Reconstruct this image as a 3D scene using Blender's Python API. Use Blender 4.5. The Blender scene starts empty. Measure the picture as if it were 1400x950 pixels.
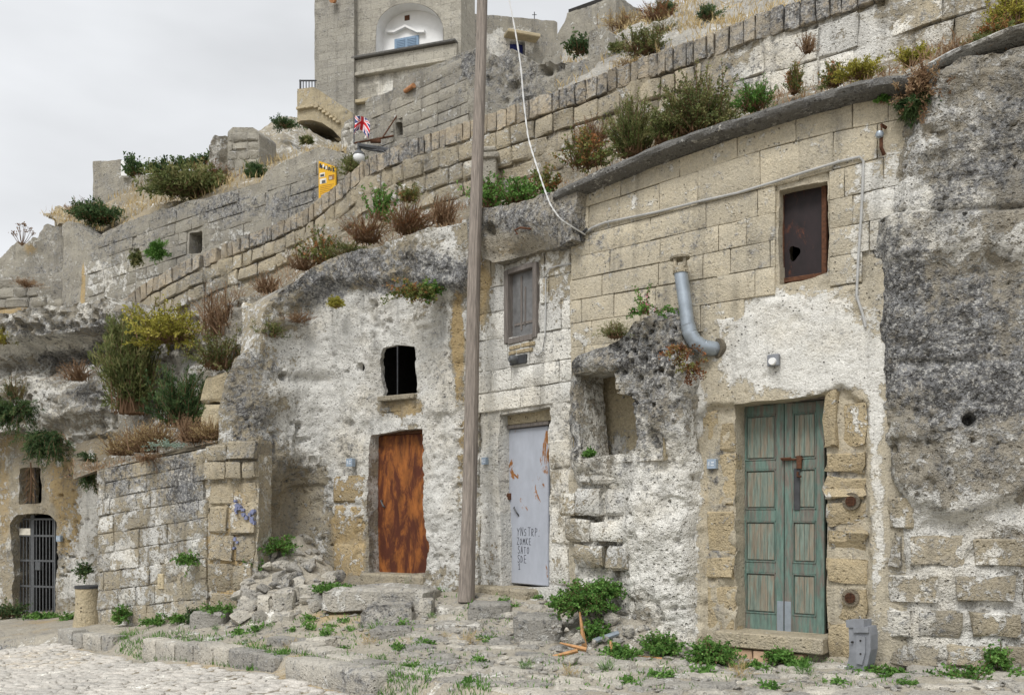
import bpy, math, random
import numpy as np
from mathutils import Vector
R = math.radians
FPX, CX, HY, CZ = 1300.0, 700.0, 705.0, 1.6      # focal length in photo pixels, centre column, horizon row, eye height
sc = bpy.context.scene
# ------------------------------------------------------------------ camera, sky, sun, exposure
cam = bpy.data.cameras.new('camera'); camo = bpy.data.objects.new('camera', cam); sc.collection.objects.link(camo)
camo.location = (0, 0, CZ); camo.rotation_euler = (R(90), 0, 0)
cam.sensor_width = 36; cam.lens = 36 * FPX / 1400; cam.shift_y = (HY - 475) / 1400; cam.clip_end = 2000; cam.clip_start = .1
sc.camera = camo
SUN_EL, SUN_AZ = 52, 205          # azimuth measured clockwise from +Y (north); 205 = behind the camera, a little to the left
world = bpy.data.worlds.new('World'); sc.world = world; world.use_nodes = True
wn = world.node_tree; wn.nodes.clear()
def wnode(t, **k):
    n = wn.nodes.new(t)
    for a, b in k.items(): setattr(n, a, b)
    return n
sky = wnode('ShaderNodeTexSky', sky_type='NISHITA', sun_disc=False, sun_elevation=R(SUN_EL), sun_rotation=R(SUN_AZ), air_density=1.0, dust_density=6.0, ozone_density=1.0)
hs = wnode('ShaderNodeHueSaturation'); hs.inputs['Saturation'].default_value = .10; wn.links.new(sky.outputs[0], hs.inputs['Color'])
tc = wnode('ShaderNodeTexCoord'); mp = wnode('ShaderNodeMapping'); mp.inputs['Scale'].default_value = (1.0, 1.0, 2.6)
nz = wnode('ShaderNodeTexNoise'); nz.inputs['Scale'].default_value = 1.9; nz.inputs['Detail'].default_value = 5; nz.inputs['Roughness'].default_value = .5
cr = wnode('ShaderNodeMapRange'); cr.inputs[1].default_value = .3; cr.inputs[2].default_value = .7; cr.inputs[3].default_value = .74; cr.inputs[4].default_value = 1.12
mx = wnode('ShaderNodeMix', data_type='RGBA', blend_type='MULTIPLY'); mx.inputs[0].default_value = 1
lum = wnode('ShaderNodeMix', data_type='RGBA'); lum.inputs[0].default_value = .75       # thick even cloud over the clear-sky gradient
lum.inputs[7].default_value = (9.9, 10.15, 10.5, 1)
bg = wnode('ShaderNodeBackground'); bg.inputs['Strength'].default_value = .078
wo = wnode('ShaderNodeOutputWorld')
L = wn.links.new
L(tc.outputs['Generated'], mp.inputs[0]); L(mp.outputs[0], nz.inputs[0]); L(nz.outputs[0], cr.inputs[0])
L(hs.outputs[0], lum.inputs[6]); L(lum.outputs[2], mx.inputs[6]); L(cr.outputs[0], mx.inputs[7]); L(mx.outputs[2], bg.inputs[0]); L(bg.outputs[0], wo.inputs[0])
sl = bpy.data.lights.new('sun', 'SUN'); sl.energy = 1.5; sl.angle = R(20); sl.color = (1, .98, .95)
so = bpy.data.objects.new('sun', sl); sc.collection.objects.link(so); so.location = (-6, -8, 20)
sd = Vector((math.sin(R(SUN_AZ)) * math.cos(R(SUN_EL)), math.cos(R(SUN_AZ)) * math.cos(R(SUN_EL)), math.sin(R(SUN_EL))))
so.rotation_euler = sd.to_track_quat('Z', 'Y').to_euler()
sc.view_settings.view_transform = 'Standard'; sc.view_settings.look = 'None'; sc.view_settings.exposure = .5; sc.view_settings.gamma = 1
sc.cycles.use_denoising = True; sc.cycles.max_bounces = 4; sc.cycles.diffuse_bounces = 2; sc.cycles.use_adaptive_sampling = True; sc.cycles.adaptive_threshold = .015; sc.cycles.transparent_max_bounces = 8

# ------------------------------------------------------------------ numpy noise
rng = np.random.default_rng(7); random.seed(7)
def _h(ix, iy, iz):
    h = (ix * 374761393 + iy * 668265263 + iz * 1440662683) & 0xffffffff
    h = ((h ^ (h >> 13)) * 1274126177) & 0xffffffff
    h = ((h ^ (h >> 15)) * 2246822519) & 0xffffffff
    return ((h ^ (h >> 16)) & 0xffffffff) / 4294967295.0
def vnoise(p):
    p = np.asarray(p, float); i = np.floor(p).astype(np.int64); f = p - i; w = f * f * f * (f * (f * 6 - 15) + 10)
    r = 0
    for a in (0, 1):
        wa = w[:, 0] if a else 1 - w[:, 0]
        for b in (0, 1):
            wb = w[:, 1] if b else 1 - w[:, 1]
            for c in (0, 1):
                wc = w[:, 2] if c else 1 - w[:, 2]
                r = r + wa * wb * wc * _h(i[:, 0] + a, i[:, 1] + b, i[:, 2] + c)
    return r * 2 - 1
def fbm(p, s=1.0, o=4, rough=.5, off=0):
    p = np.asarray(p, float) * s + off; r = 0; a = 1; t = 0
    for k in range(o):
        r = r + a * vnoise(p); t += a; a *= rough; p = p * 2.03 + 17.3
    return r / t
def sstep(a, b, x):
    t = np.clip((x - a) / (b - a), 0, 1); return t * t * (3 - 2 * t)

# ------------------------------------------------------------------ materials
MATS = {}
def newmat(name):
    m = bpy.data.materials.new(name); m.use_nodes = True; nt = m.node_tree; nt.nodes.clear(); MATS[name] = m
    return m, nt
class NB:
    def __init__(s, nt): s.nt = nt
    def n(s, t, ins=None, **k):
        x = s.nt.nodes.new(t)
        for a, b in k.items(): setattr(x, a, b)
        for a, b in (ins or {}).items(): s.set(x, a, b)
        return x
    def set(s, x, key, v):
        i = x.inputs[key]
        if isinstance(v, bpy.types.NodeSocket): s.nt.links.new(v, i)
        elif isinstance(v, tuple) and len(v) == 3 and i.type == 'RGBA': i.default_value = v + (1,)
        else: i.default_value = v
    def math(s, op, a, b=0.0, c=0.0, clamp=False):
        x = s.n('ShaderNodeMath', {0: a, 1: b, 2: c}, operation=op, use_clamp=clamp); return x.outputs[0]
    def mix(s, f, a, b, blend='MIX'):
        x = s.n('ShaderNodeMix', {0: f, 6: a, 7: b}, data_type='RGBA', blend_type=blend); return x.outputs[2]
    def noise(s, vec, scale, detail=4, rough=.55, dist=0.0):
        x = s.n('ShaderNodeTexNoise', {'Vector': vec, 'Scale': scale, 'Detail': detail, 'Roughness': rough, 'Distortion': dist}); return x.outputs[0]
    def rng(s, v, a, b, c=0.0, d=1.0, smooth=False):
        x = s.n('ShaderNodeMapRange', {0: v, 1: a, 2: b, 3: c, 4: d}, interpolation_type='SMOOTHSTEP' if smooth else 'LINEAR'); return x.outputs[0]
def finish(nb, col, bump=None, rough=.92, bs=.6, bd=.03, spec=.25, metal=0.0, extra=None):
    p = nb.n('ShaderNodeBsdfPrincipled', {'Base Color': col, 'Roughness': rough, 'Specular IOR Level': spec, 'Metallic': metal})
    for a, b in (extra or {}).items(): nb.set(p, a, b)
    if bump is not None:
        b = nb.n('ShaderNodeBump', {'Height': bump, 'Strength': bs, 'Distance': bd}); nb.nt.links.new(b.outputs[0], p.inputs['Normal'])
    o = nb.n('ShaderNodeOutputMaterial', {0: p.outputs[0]})
    return p
def stone_mat(name, c1, c2, och=(.43, .315, .16), lich=(.148, .150, .158), wash=(.87, .855, .815), sc_=1.0, pits=.6, vary=.16, bd=.03, streak=.45, courses=None):
    m, nt = newmat(name); nb = NB(nt)
    pos = nb.n('ShaderNodeNewGeometry').outputs['Position']
    at = nb.n('ShaderNodeAttribute', attribute_name='paint'); sep = nb.n('ShaderNodeSeparateColor', {0: at.outputs['Color']})
    W, G, B = sep.outputs
    rnd = nb.n('ShaderNodeObjectInfo').outputs['Random']
    n1 = nb.noise(pos, 1.1 * sc_, 4, .6); n2 = nb.noise(pos, 6 * sc_, 4, .7); n3 = nb.noise(pos, 34 * sc_, 2, .7); n4 = nb.noise(pos, 2.6 * sc_, 6, .72, .6)
    n5 = nb.noise(pos, 11 * sc_, 4, .78)
    col = nb.mix(nb.rng(nb.math('ADD', nb.math('MULTIPLY', n1, .5), nb.math('MULTIPLY', n2, .5)), .36, .64), c1, c2)
    # ochre
    fo = nb.math('MULTIPLY', nb.rng(nb.math('ADD', B, nb.math('MULTIPLY_ADD', n4, 1.3, -.65)), .3, .85, smooth=True), .9)
    col = nb.mix(fo, col, nb.mix(n3, och, tuple(x * 1.45 for x in och)))
    # grain
    col = nb.mix(nb.rng(n3, .35, .7, 0, .38), col, nb.mix(.5, col, (.1, .09, .08)))
    # whitewash
    hw = nb.math('ADD', nb.math('MULTIPLY', n4, .65), nb.math('MULTIPLY', n5, .5))
    fw = nb.rng(nb.math('ADD', W, nb.math('MULTIPLY_ADD', hw, 3.2, -1.84)), .33, .53, smooth=True)
    wc = nb.mix(nb.rng(n2, .35, .72), wash, tuple(x * .78 for x in wash)); wc = nb.mix(nb.rng(n1, .46, .70, 0, .6), wc, (wash[0] * .90, wash[1] * .82, wash[2] * .68))
    wc = nb.mix(nb.rng(n3, .58, .74, 0, .55), wc, (.30, .28, .25))
    col = nb.mix(nb.math('MULTIPLY', fw, .93), col, wc)
    # lichen, dark and crusty, with pale specks
    hl = nb.math('ADD', nb.math('MULTIPLY', n5, .75), nb.math('MULTIPLY', n1, .45))
    fl = nb.rng(nb.math('ADD', G, nb.math('MULTIPLY_ADD', hl, 3.4, -2.05)), .25, .9, smooth=True)
    lc = nb.mix(nb.rng(n3, .38, .66), tuple(x * .38 for x in lich), lich); lc = nb.mix(nb.rng(n2, .40, .66), lc, tuple(x * 2.1 for x in lich))
    vs = nb.n('ShaderNodeTexVoronoi', {'Vector': pos, 'Scale': 26 * sc_}); sp = nb.math('MULTIPLY', nb.rng(vs.outputs[0], .22, .34, 1, 0), nb.rng(n2, .47, .6))
    lc = nb.mix(sp, lc, (.66, .65, .62))
    n8 = nb.noise(pos, 21 * sc_, 3, .8); lc = nb.mix(nb.rng(n8, .54, .60), lc, (.50, .49, .47)); lc = nb.mix(nb.rng(n8, .44, .38), lc, (.035, .035, .035))
    col = nb.mix(nb.math('MULTIPLY', fl, .92), col, lc)
    # fine dirt, pores with their inner shade painted in and rain streaks
    n6 = nb.noise(pos, 70 * sc_, 1, .75); n7 = nb.noise(nb.n('ShaderNodeMapping', {'Vector': pos, 'Scale': (4.5 * sc_, 4.5 * sc_, .55 * sc_)}).outputs[0], 1.0, 5, .65)
    col = nb.mix(nb.rng(n6, .32, .66, .36, 0), col, nb.mix(.75, col, (.05, .045, .04)))
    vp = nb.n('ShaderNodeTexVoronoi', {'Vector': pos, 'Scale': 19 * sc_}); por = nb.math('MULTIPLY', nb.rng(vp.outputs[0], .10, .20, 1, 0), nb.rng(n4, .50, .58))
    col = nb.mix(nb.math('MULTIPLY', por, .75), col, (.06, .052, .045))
    col = nb.mix(nb.rng(n7, .52, .68, 0, streak * 1.25), col, nb.mix(.6, col, (.07, .068, .065)))
    if courses:
        sx_ = nb.n('ShaderNodeSeparateXYZ', {0: pos}); cv = nb.n('ShaderNodeCombineXYZ', {0: nb.math('ADD', sx_.outputs[0], nb.math('MULTIPLY', sx_.outputs[1], .7)), 1: sx_.outputs[2], 2: 0.0}).outputs[0]
        bt = nb.n('ShaderNodeTexBrick', {'Vector': cv, 'Color1': (.80, .78, .74), 'Color2': (1.12, 1.10, 1.06), 'Mortar': (.62, .60, .57), 'Scale': courses, 'Mortar Size': .018, 'Mortar Smooth': .6, 'Bias': 0.0, 'Brick Width': .62, 'Row Height': .30})
        col = nb.mix(.55, col, nb.mix(1.0, col, bt.outputs[0], 'MULTIPLY'))
    # per piece variation
    vv = nb.math('MULTIPLY_ADD', rnd, 2 * vary, 1 - vary)
    col = nb.mix(1.0, col, nb.n('ShaderNodeCombineColor', {0: vv, 1: nb.math('MULTIPLY_ADD', vv, .96, .04), 2: nb.math('MULTIPLY_ADD', vv, .85, .13)}).outputs[0], 'MULTIPLY')
    vo = nb.n('ShaderNodeTexVoronoi', {'Vector': pos, 'Scale': 15 * sc_}); pit = nb.math('MULTIPLY', nb.rng(vo.outputs[0], .08, .26), 1.0)
    pit = nb.math('MAXIMUM', pit, nb.rng(n2, .50, .58, 0, 1))
    h = nb.math('ADD', nb.math('MULTIPLY', n5, .8), nb.math('MULTIPLY', n3, .5))
    h = nb.math('ADD', h, nb.math('MULTIPLY', pit, pits)); h = nb.math('ADD', h, nb.math('MULTIPLY', fw, .28))
    h = nb.math('SUBTRACT', h, nb.math('MULTIPLY', por, .8)); h = nb.math('ADD', h, nb.math('MULTIPLY', n6, .25))
    finish(nb, col, h, rough=.95, bs=.9, bd=bd * 1.4, spec=.15)
    return m
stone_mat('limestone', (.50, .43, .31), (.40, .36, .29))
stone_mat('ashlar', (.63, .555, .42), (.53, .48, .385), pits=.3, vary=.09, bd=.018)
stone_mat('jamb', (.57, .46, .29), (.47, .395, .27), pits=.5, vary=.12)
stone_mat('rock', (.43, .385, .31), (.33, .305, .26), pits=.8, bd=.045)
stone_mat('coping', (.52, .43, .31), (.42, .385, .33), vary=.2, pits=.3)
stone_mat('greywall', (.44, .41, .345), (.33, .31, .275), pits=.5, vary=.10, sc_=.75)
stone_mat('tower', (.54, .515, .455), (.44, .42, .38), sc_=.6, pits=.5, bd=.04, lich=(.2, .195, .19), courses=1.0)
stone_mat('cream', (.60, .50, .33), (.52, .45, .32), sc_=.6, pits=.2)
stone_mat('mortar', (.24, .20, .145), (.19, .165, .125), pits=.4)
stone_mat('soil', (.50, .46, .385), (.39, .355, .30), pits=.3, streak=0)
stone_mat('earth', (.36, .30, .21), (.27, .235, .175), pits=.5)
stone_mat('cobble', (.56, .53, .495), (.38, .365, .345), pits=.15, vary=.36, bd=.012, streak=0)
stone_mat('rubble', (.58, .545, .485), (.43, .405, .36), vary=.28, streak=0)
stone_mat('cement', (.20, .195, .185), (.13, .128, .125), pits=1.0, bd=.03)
def plain(name, col, rough=.6, metal=0.0, var=.25, scale=14.0, bump=.3, spec=.4, stretch=None, col2=None, thr=None):
    m, nt = newmat(name); nb = NB(nt); pos = nb.n('ShaderNodeNewGeometry').outputs['Position']
    v = pos
    if stretch: v = nb.n('ShaderNodeMapping', {'Vector': pos, 'Scale': stretch}).outputs[0]
    n = nb.noise(v, scale, 6, .65)
    c = nb.mix(nb.rng(n, .3, .7), tuple(x * (1 - var) for x in col), tuple(min(1, x * (1 + var)) for x in col))
    if col2: c = nb.mix(nb.rng(nb.noise(v, scale * .45, 8, .72, .5), *thr, smooth=True), c, nb.mix(nb.rng(n, .3, .7), tuple(x * .6 for x in col2), col2))
    finish(nb, c, n, rough, bump, .008, spec, metal); return m
plain('polewood', (.25, .215, .185), .85, var=.5, scale=9, stretch=(9, 9, .35), bump=1.0)
plain('greywood', (.17, .15, .135), .85, var=.4, scale=8, stretch=(8, 8, .6), bump=.8)
plain('splinter', (.46, .25, .11), .8, var=.35, scale=10)
plain('rustdoor', (.27, .092, .020), .75, var=.45, scale=5, stretch=(2.0, 2.0, .75), col2=(.105, .027, .011), thr=(.42, .58), bump=.3)
plain('doorgrey', (.41, .435, .49), .55, var=.08, scale=4, col2=(.36, .15, .035), thr=(.585, .62), stretch=(2.2, 2.2, 1.1), bump=.15)
plain('rust', (.10, .042, .02), .85, var=.5, scale=30)
plain('iron', (.06, .062, .066), .6, var=.3, metal=.3)
plain('gateiron', (.12, .125, .13), .55, var=.25, metal=.3)
plain('zinc', (.33, .375, .42), .45, metal=.55, var=.18, scale=8)
plain('greenpaint', (.125, .195, .165), .75, var=.35, scale=7, stretch=(5, 5, .8), col2=(.22, .195, .165), thr=(.44, .58), bump=.7)
plain('greenpanel', (.18, .225, .19), .8, var=.4, scale=8, stretch=(7, 7, .7), col2=(.31, .265, .20), thr=(.42, .60), bump=.8)
plain('bluegrey', (.20, .29, .40), .6, var=.12)
plain('tile', (.30, .37, .45), .3, var=.2, scale=40)
plain('tilemark', (.60, .63, .66), .4)
plain('cable', (.42, .42, .41), .6, var=.15)
plain('whitecable', (.60, .60, .59), .5, var=.06)
plain('white', (.80, .80, .79), .8, var=.05, scale=3)
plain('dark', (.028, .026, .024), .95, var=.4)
plain('brownpanel', (.014, .007, .008), .6, var=.5, scale=5, stretch=(2, 2, 1), bump=.2, col2=(.15, .042, .014), thr=(.53, .68))
plain('grime', (.17, .17, .17), .35, var=.35, scale=6)
plain('greyplastic', (.225, .235, .255), .7, var=.22, scale=7)
plain('yellow', (.72, .40, .012), .55, var=.06)
plain('ink', (.03, .03, .04), .6)
plain('brownprint', (.30, .14, .03), .6)
plain('paper', (.72, .68, .58), .6, var=.2, scale=9)
plain('red', (.60, .025, .035), .7, var=.08); plain('navy', (.02, .03, .16), .7, var=.1); plain('flagwhite', (.78, .78, .80), .7, var=.04)
plain('lampglass', (.75, .76, .76), .25, var=.04)
plain('terracotta', (.42, .20, .09), .8)
plain('blockbrick', (.52, .36, .24), .9, var=.2, scale=9)
plain('bluepaint', (.19, .21, .33), .8, var=.3)
def leaf_mat(name, a, b, c):
    m, nt = newmat(name); nb = NB(nt)
    t = nb.n('ShaderNodeAttribute', attribute_name='tint').outputs['Fac']
    col = nb.mix(nb.rng(t, 0, .55), a, b); col = nb.mix(nb.rng(t, .6, 1), col, c)
    d = nb.n('ShaderNodeBsdfPrincipled', {'Base Color': col, 'Roughness': .65, 'Specular IOR Level': .2})
    tr = nb.n('ShaderNodeBsdfTranslucent', {'Color': col}); ms = nb.n('ShaderNodeMixShader', {0: .28, 1: d.outputs[0], 2: tr.outputs[0]})
    nb.n('ShaderNodeOutputMaterial', {0: ms.outputs[0]}); return m
leaf_mat('leaf_olive', (0.078, 0.096, 0.034), (0.163, 0.194, 0.065), (0.310, 0.295, 0.132))
leaf_mat('leaf_dark', (0.034, 0.070, 0.028), (0.078, 0.136, 0.050), (0.139, 0.202, 0.078))
leaf_mat('leaf_yellow', (0.202, 0.202, 0.039), (0.372, 0.349, 0.062), (0.527, 0.465, 0.109))
leaf_mat('leaf_fresh', (0.054, 0.132, 0.028), (0.116, 0.248, 0.050), (0.202, 0.357, 0.093))
leaf_mat('leaf_red', (0.155, 0.085, 0.046), (0.310, 0.132, 0.062), (0.248, 0.264, 0.093))
leaf_mat('leaf_straw', (0.336, 0.240, 0.108), (0.504, 0.384, 0.192), (0.648, 0.528, 0.300))
leaf_mat('leaf_brown', (0.186, 0.116, 0.070), (0.326, 0.209, 0.124), (0.465, 0.341, 0.202))
leaf_mat('leaf_mix', (0.093, 0.132, 0.039), (0.186, 0.217, 0.062), (0.403, 0.186, 0.078))
leaf_mat('leaf_blue', (0.186, 0.264, 0.217), (0.310, 0.419, 0.341), (0.465, 0.542, 0.449))
leaf_mat('flower', (.50, .12, .20), (.60, .20, .28), (.7, .3, .4))

# ------------------------------------------------------------------ objects
COL = sc.collection; WPOS = {}
def setp(o, label=None, cat=None, group=None, kind=None):
    if label: o['label'] = label
    if cat: o['category'] = cat
    if group: o['group'] = group
    if kind: o['kind'] = kind
    return o
def thing(name, label, cat, base, group=None, kind=None):
    o = bpy.data.objects.new(name, None); COL.objects.link(o); o.empty_display_size = .2; o.location = base; WPOS[o] = np.array(base, float)
    return setp(o, label, cat, group, kind)
def link(name, me, origin, parent=None):
    o = bpy.data.objects.new(name, me); COL.objects.link(o); origin = np.array(origin, float); WPOS[o] = origin
    if parent is not None: o.parent = parent; o.location = origin - WPOS[parent]
    else: o.location = origin
    return o
def mesh_np(name, V, F, mat, smooth=True, paint=None, tint=None, sharp=40):
    me = bpy.data.meshes.new(name); V = np.asarray(V, np.float32); F = np.asarray(F, np.int32); k = F.shape[1]
    me.vertices.add(len(V)); me.vertices.foreach_set('co', V.ravel())
    me.loops.add(F.size); me.loops.foreach_set('vertex_index', F.ravel())
    me.polygons.add(len(F)); me.polygons.foreach_set('loop_start', np.arange(0, F.size, k, dtype=np.int32))
    me.update(calc_edges=True)
    me.polygons.foreach_set('use_smooth', np.full(len(F), smooth))
    if smooth and sharp: me.set_sharp_from_angle(angle=R(sharp))
    if paint is not None:
        a = me.attributes.new('paint', 'FLOAT_COLOR', 'POINT'); c = np.ones((len(V), 4), np.float32); c[:, :3] = paint; a.data.foreach_set('color', c.ravel())
    if tint is not None:
        a = me.attributes.new('tint', 'FLOAT', 'POINT'); a.data.foreach_set('value', np.asarray(tint, np.float32))
    me.materials.append(MATS[mat] if isinstance(mat, str) else mat); me.validate(); return me
def obj(name, V, F, mat, parent=None, origin=None, **k):
    V = np.asarray(V, float)
    if origin is None: origin = np.array([(V[:, 0].min() + V[:, 0].max()) / 2, (V[:, 1].min() + V[:, 1].max()) / 2, V[:, 2].min()])
    return link(name, mesh_np(name, V - origin, F, mat, **k), origin, parent)
def P(px, py, D): return np.array([(px - CX) / FPX * D, D, CZ + (HY - py) / FPX * D])
def proj(V): return CX + FPX * V[:, 0] / V[:, 1], HY - FPX * (V[:, 2] - CZ) / V[:, 1]
def paint_of(V, base, brushes):
    px, py = proj(V); c = np.tile(np.array(base, float), (len(V), 1)); w = fbm(V, 2.2, 3) * .45
    for (x, y, rx, ry, ch, val) in brushes or ():
        d = ((px - x) / rx) ** 2 + ((py - y) / ry) ** 2
        c[:, ch] += val * (1 - sstep(.45, 1.35, np.sqrt(d) + w))
    return np.clip(c, 0, 1)
class Acc:      # collects boxes, tubes and quads in world coordinates into one part
    def __init__(s): s.V = []; s.F = []; s.n = 0
    def add(s, V, F): s.V.append(np.asarray(V, float)); s.F.append(np.asarray(F, int) + s.n); s.n += len(V)
    def box(s, O, A, B, C, bev=0.0):       # corner O and three edge vectors; small chamfer
        O, A, B, C = (np.asarray(q, float) for q in (O, A, B, C))
        if np.dot(np.cross(A, B), C) < 0: O = O + A; A = -A
        lens = [np.linalg.norm(q) for q in (A, B, C)]; b = min(bev, .3 * min(lens))
        if b <= 0:
            c = [O + i * A + j * B + k * C for k in (0, 1) for j in (0, 1) for i in (0, 1)]
            s.add(c, [(0, 2, 3, 1), (4, 5, 7, 6), (0, 1, 5, 4), (2, 6, 7, 3), (0, 4, 6, 2), (1, 3, 7, 5)]); return s
        E = [q / l for q, l in zip((A, B, C), lens)]; c = []
        idx = {}
        for k in (0, 1):
            for j in (0, 1):
                for i in (0, 1):
                    p = O + i * A + j * B + k * C; sg = [(-1 if t else 1) for t in (i, j, k)]
                    for ax in range(3):
                        q = p.copy()
                        for ay in range(3):
                            if ay != ax: q = q + E[ay] * sg[ay] * b
                        idx[(i, j, k, ax)] = len(c); c.append(q)
        f = []; g = lambda *t: idx[t]
        f += [(g(0,0,0,2), g(0,1,0,2), g(1,1,0,2), g(1,0,0,2)), (g(0,0,1,2), g(1,0,1,2), g(1,1,1,2), g(0,1,1,2)),
              (g(0,0,0,1), g(1,0,0,1), g(1,0,1,1), g(0,0,1,1)), (g(0,1,0,1), g(0,1,1,1), g(1,1,1,1), g(1,1,0,1)),
              (g(0,0,0,0), g(0,0,1,0), g(0,1,1,0), g(0,1,0,0)), (g(1,0,0,0), g(1,1,0,0), g(1,1,1,0), g(1,0,1,0))]
        for a, bx in ((0, 1), (0, 2), (1, 2)):      # the twelve chamfer strips
            cax = 3 - a - bx
            for sa in (0, 1):
                for sb in (0, 1):
                    t0 = [0, 0, 0]; t0[a] = sa; t0[bx] = sb; t1 = list(t0); t1[cax] = 1
                    q = (idx[(*t0, a)], idx[(*t0, bx)], idx[(*t1, bx)], idx[(*t1, a)])
                    nrm = np.cross(c[q[1]] - c[q[0]], c[q[3]] - c[q[0]]); ctr = sum(c[x] for x in q) / 4 - (O + (A + B + C) / 2)
                    f.append(q if np.dot(nrm, ctr) > 0 else q[::-1])
        for k in (0, 1):
            for j in (0, 1):
                for i in (0, 1):
                    t = (idx[(i, j, k, 0)], idx[(i, j, k, 1)], idx[(i, j, k, 2)], idx[(i, j, k, 2)])
                    f.append(t)
        s.add(c, f); return s
    def tube(s, pts, r, n=8, cap=True):
        pts = np.asarray(pts, float); m = len(pts); rr = np.full(m, r) if np.isscalar(r) else np.asarray(r, float); V = []
        for i in range(m):
            t = pts[min(i + 1, m - 1)] - pts[max(i - 1, 0)]; t = t / (np.linalg.norm(t) + 1e-9)
            up = np.array([0, 0, 1.]) if abs(t[2]) < .9 else np.array([1., 0, 0]); a = np.cross(t, up); a /= np.linalg.norm(a); b = np.cross(t, a)
            for k in range(n):
                w = 2 * math.pi * k / n; V.append(pts[i] + rr[i] * (math.cos(w) * a + math.sin(w) * b))
        F = [(i * n + k, (i + 1) * n + k, (i + 1) * n + (k + 1) % n, i * n + (k + 1) % n) for i in range(m - 1) for k in range(n)]
        if cap:
            for e, rev in ((0, False), (m - 1, True)):
                V.append(pts[e]); c = len(V) - 1
                for k in range(n):
                    q = (e * n + k, e * n + (k + 1) % n, c, c); F.append(q[::-1] if rev else q)
        s.add(V, F); return s
    def obj(s, name, mat, parent=None, **k):
        V = np.vstack(s.V); F = np.vstack(s.F)
        return quadtri(name, V, F, mat, parent, **k)
def quadtri(name, V, F, mat, parent=None, smooth=False, sharp=40, origin=None, paint=None):
    if origin is None: origin = np.array([(V[:, 0].min() + V[:, 0].max()) / 2, (V[:, 1].min() + V[:, 1].max()) / 2, V[:, 2].min()])
    me = bpy.data.meshes.new(name)
    fs = [tuple(dict.fromkeys(int(x) for x in f)) for f in F]
    me.from_pydata([tuple(v) for v in (V - origin)], [], [f for f in fs if len(f) > 2]); me.update()
    for p in me.polygons: p.use_smooth = smooth
    if smooth: me.set_sharp_from_angle(angle=R(sharp))
    if paint is not None:
        a = me.attributes.new('paint', 'FLOAT_COLOR', 'POINT'); c = np.ones((len(V), 4), np.float32); c[:, :3] = paint; a.data.foreach_set('color', c.ravel())
    me.materials.append(MATS[mat]); return link(name, me, origin, parent)

# ------------------------------------------------------------------ wall surfaces standing along a plan path
class Path:
    def __init__(s, pts, off=0.0, smooth=.25):
        xy = np.array([[(p - CX) / FPX * d, d] for p, d in sorted(pts)]); seg = np.r_[0, np.cumsum(np.linalg.norm(np.diff(xy, axis=0), axis=1))]
        n = max(8, int(seg[-1] / .04)); u = np.linspace(0, seg[-1], n); q = np.c_[np.interp(u, seg, xy[:, 0]), np.interp(u, seg, xy[:, 1])]
        k = int(smooth / .04)
        if k > 1 and n > 4 * k:
            pad = np.vstack([2 * q[0] - q[k:0:-1], q, 2 * q[-1] - q[-2:-k - 2:-1]]); ker = np.ones(2 * k + 1) / (2 * k + 1)
            q = np.c_[np.convolve(pad[:, 0], ker, 'valid'), np.convolve(pad[:, 1], ker, 'valid')]
        s.set(q)
        if off: s.set(s.q + s.nn * off)
    def set(s, q):
        s.q = q; s.u = np.r_[0, np.cumsum(np.linalg.norm(np.diff(q, axis=0), axis=1))]
        t = np.gradient(q, axis=0); t /= np.linalg.norm(t, axis=1)[:, None]; s.tt = t; s.nn = np.c_[t[:, 1], -t[:, 0]]
        s.r = np.maximum.accumulate(q[:, 0] / q[:, 1] + np.arange(len(q)) * 1e-9)
    def off(s, d):
        p = Path.__new__(Path); p.set(s.q + s.nn * d); return p
    def U(s, px): return np.interp((np.asarray(px, float) - CX) / FPX, s.r, s.u)
    def xy(s, u): return np.c_[np.interp(u, s.u, s.q[:, 0]), np.interp(u, s.u, s.q[:, 1])]
    def nor(s, u):
        n = np.c_[np.interp(u, s.u, s.nn[:, 0]), np.interp(u, s.u, s.nn[:, 1])]; return n / np.linalg.norm(n, axis=1)[:, None]
    def uz(s, px, py):
        u = np.atleast_1d(s.U(px)); d = s.xy(u)[:, 1]; return u, CZ + (HY - np.atleast_1d(py)) / FPX * d
    def poly(s, pts): a = np.array(pts, float); u, z = s.uz(a[:, 0], a[:, 1]); return np.c_[u, z]
    def V(s, u, z, d=0.0):
        u = np.atleast_1d(u); p = s.xy(u); n = s.nor(u); d = np.broadcast_to(d, u.shape)
        return np.c_[p + n * d[:, None], np.broadcast_to(z, u.shape)]
def polysdf(pts, U, Z):
    x = U.ravel(); y = Z.ravel(); d = np.full(x.shape, 1e9); ins = np.zeros(x.shape, bool); n = len(pts)
    for i in range(n):
        a = pts[i]; b = pts[(i + 1) % n]; ex, ey = b - a; wx = x - a[0]; wy = y - a[1]
        t = np.clip((wx * ex + wy * ey) / (ex * ex + ey * ey + 1e-12), 0, 1); d = np.minimum(d, (wx - t * ex) ** 2 + (wy - t * ey) ** 2)
        c = ((a[1] <= y) & (y < b[1])) | ((b[1] <= y) & (y < a[1]))
        with np.errstate(divide='ignore', invalid='ignore'): xi = a[0] + (y - a[1]) / (b[1] - a[1]) * ex
        ins ^= c & (x < xi)
    return (np.sqrt(d) * np.where(ins, -1, 1)).reshape(U.shape)
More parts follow.
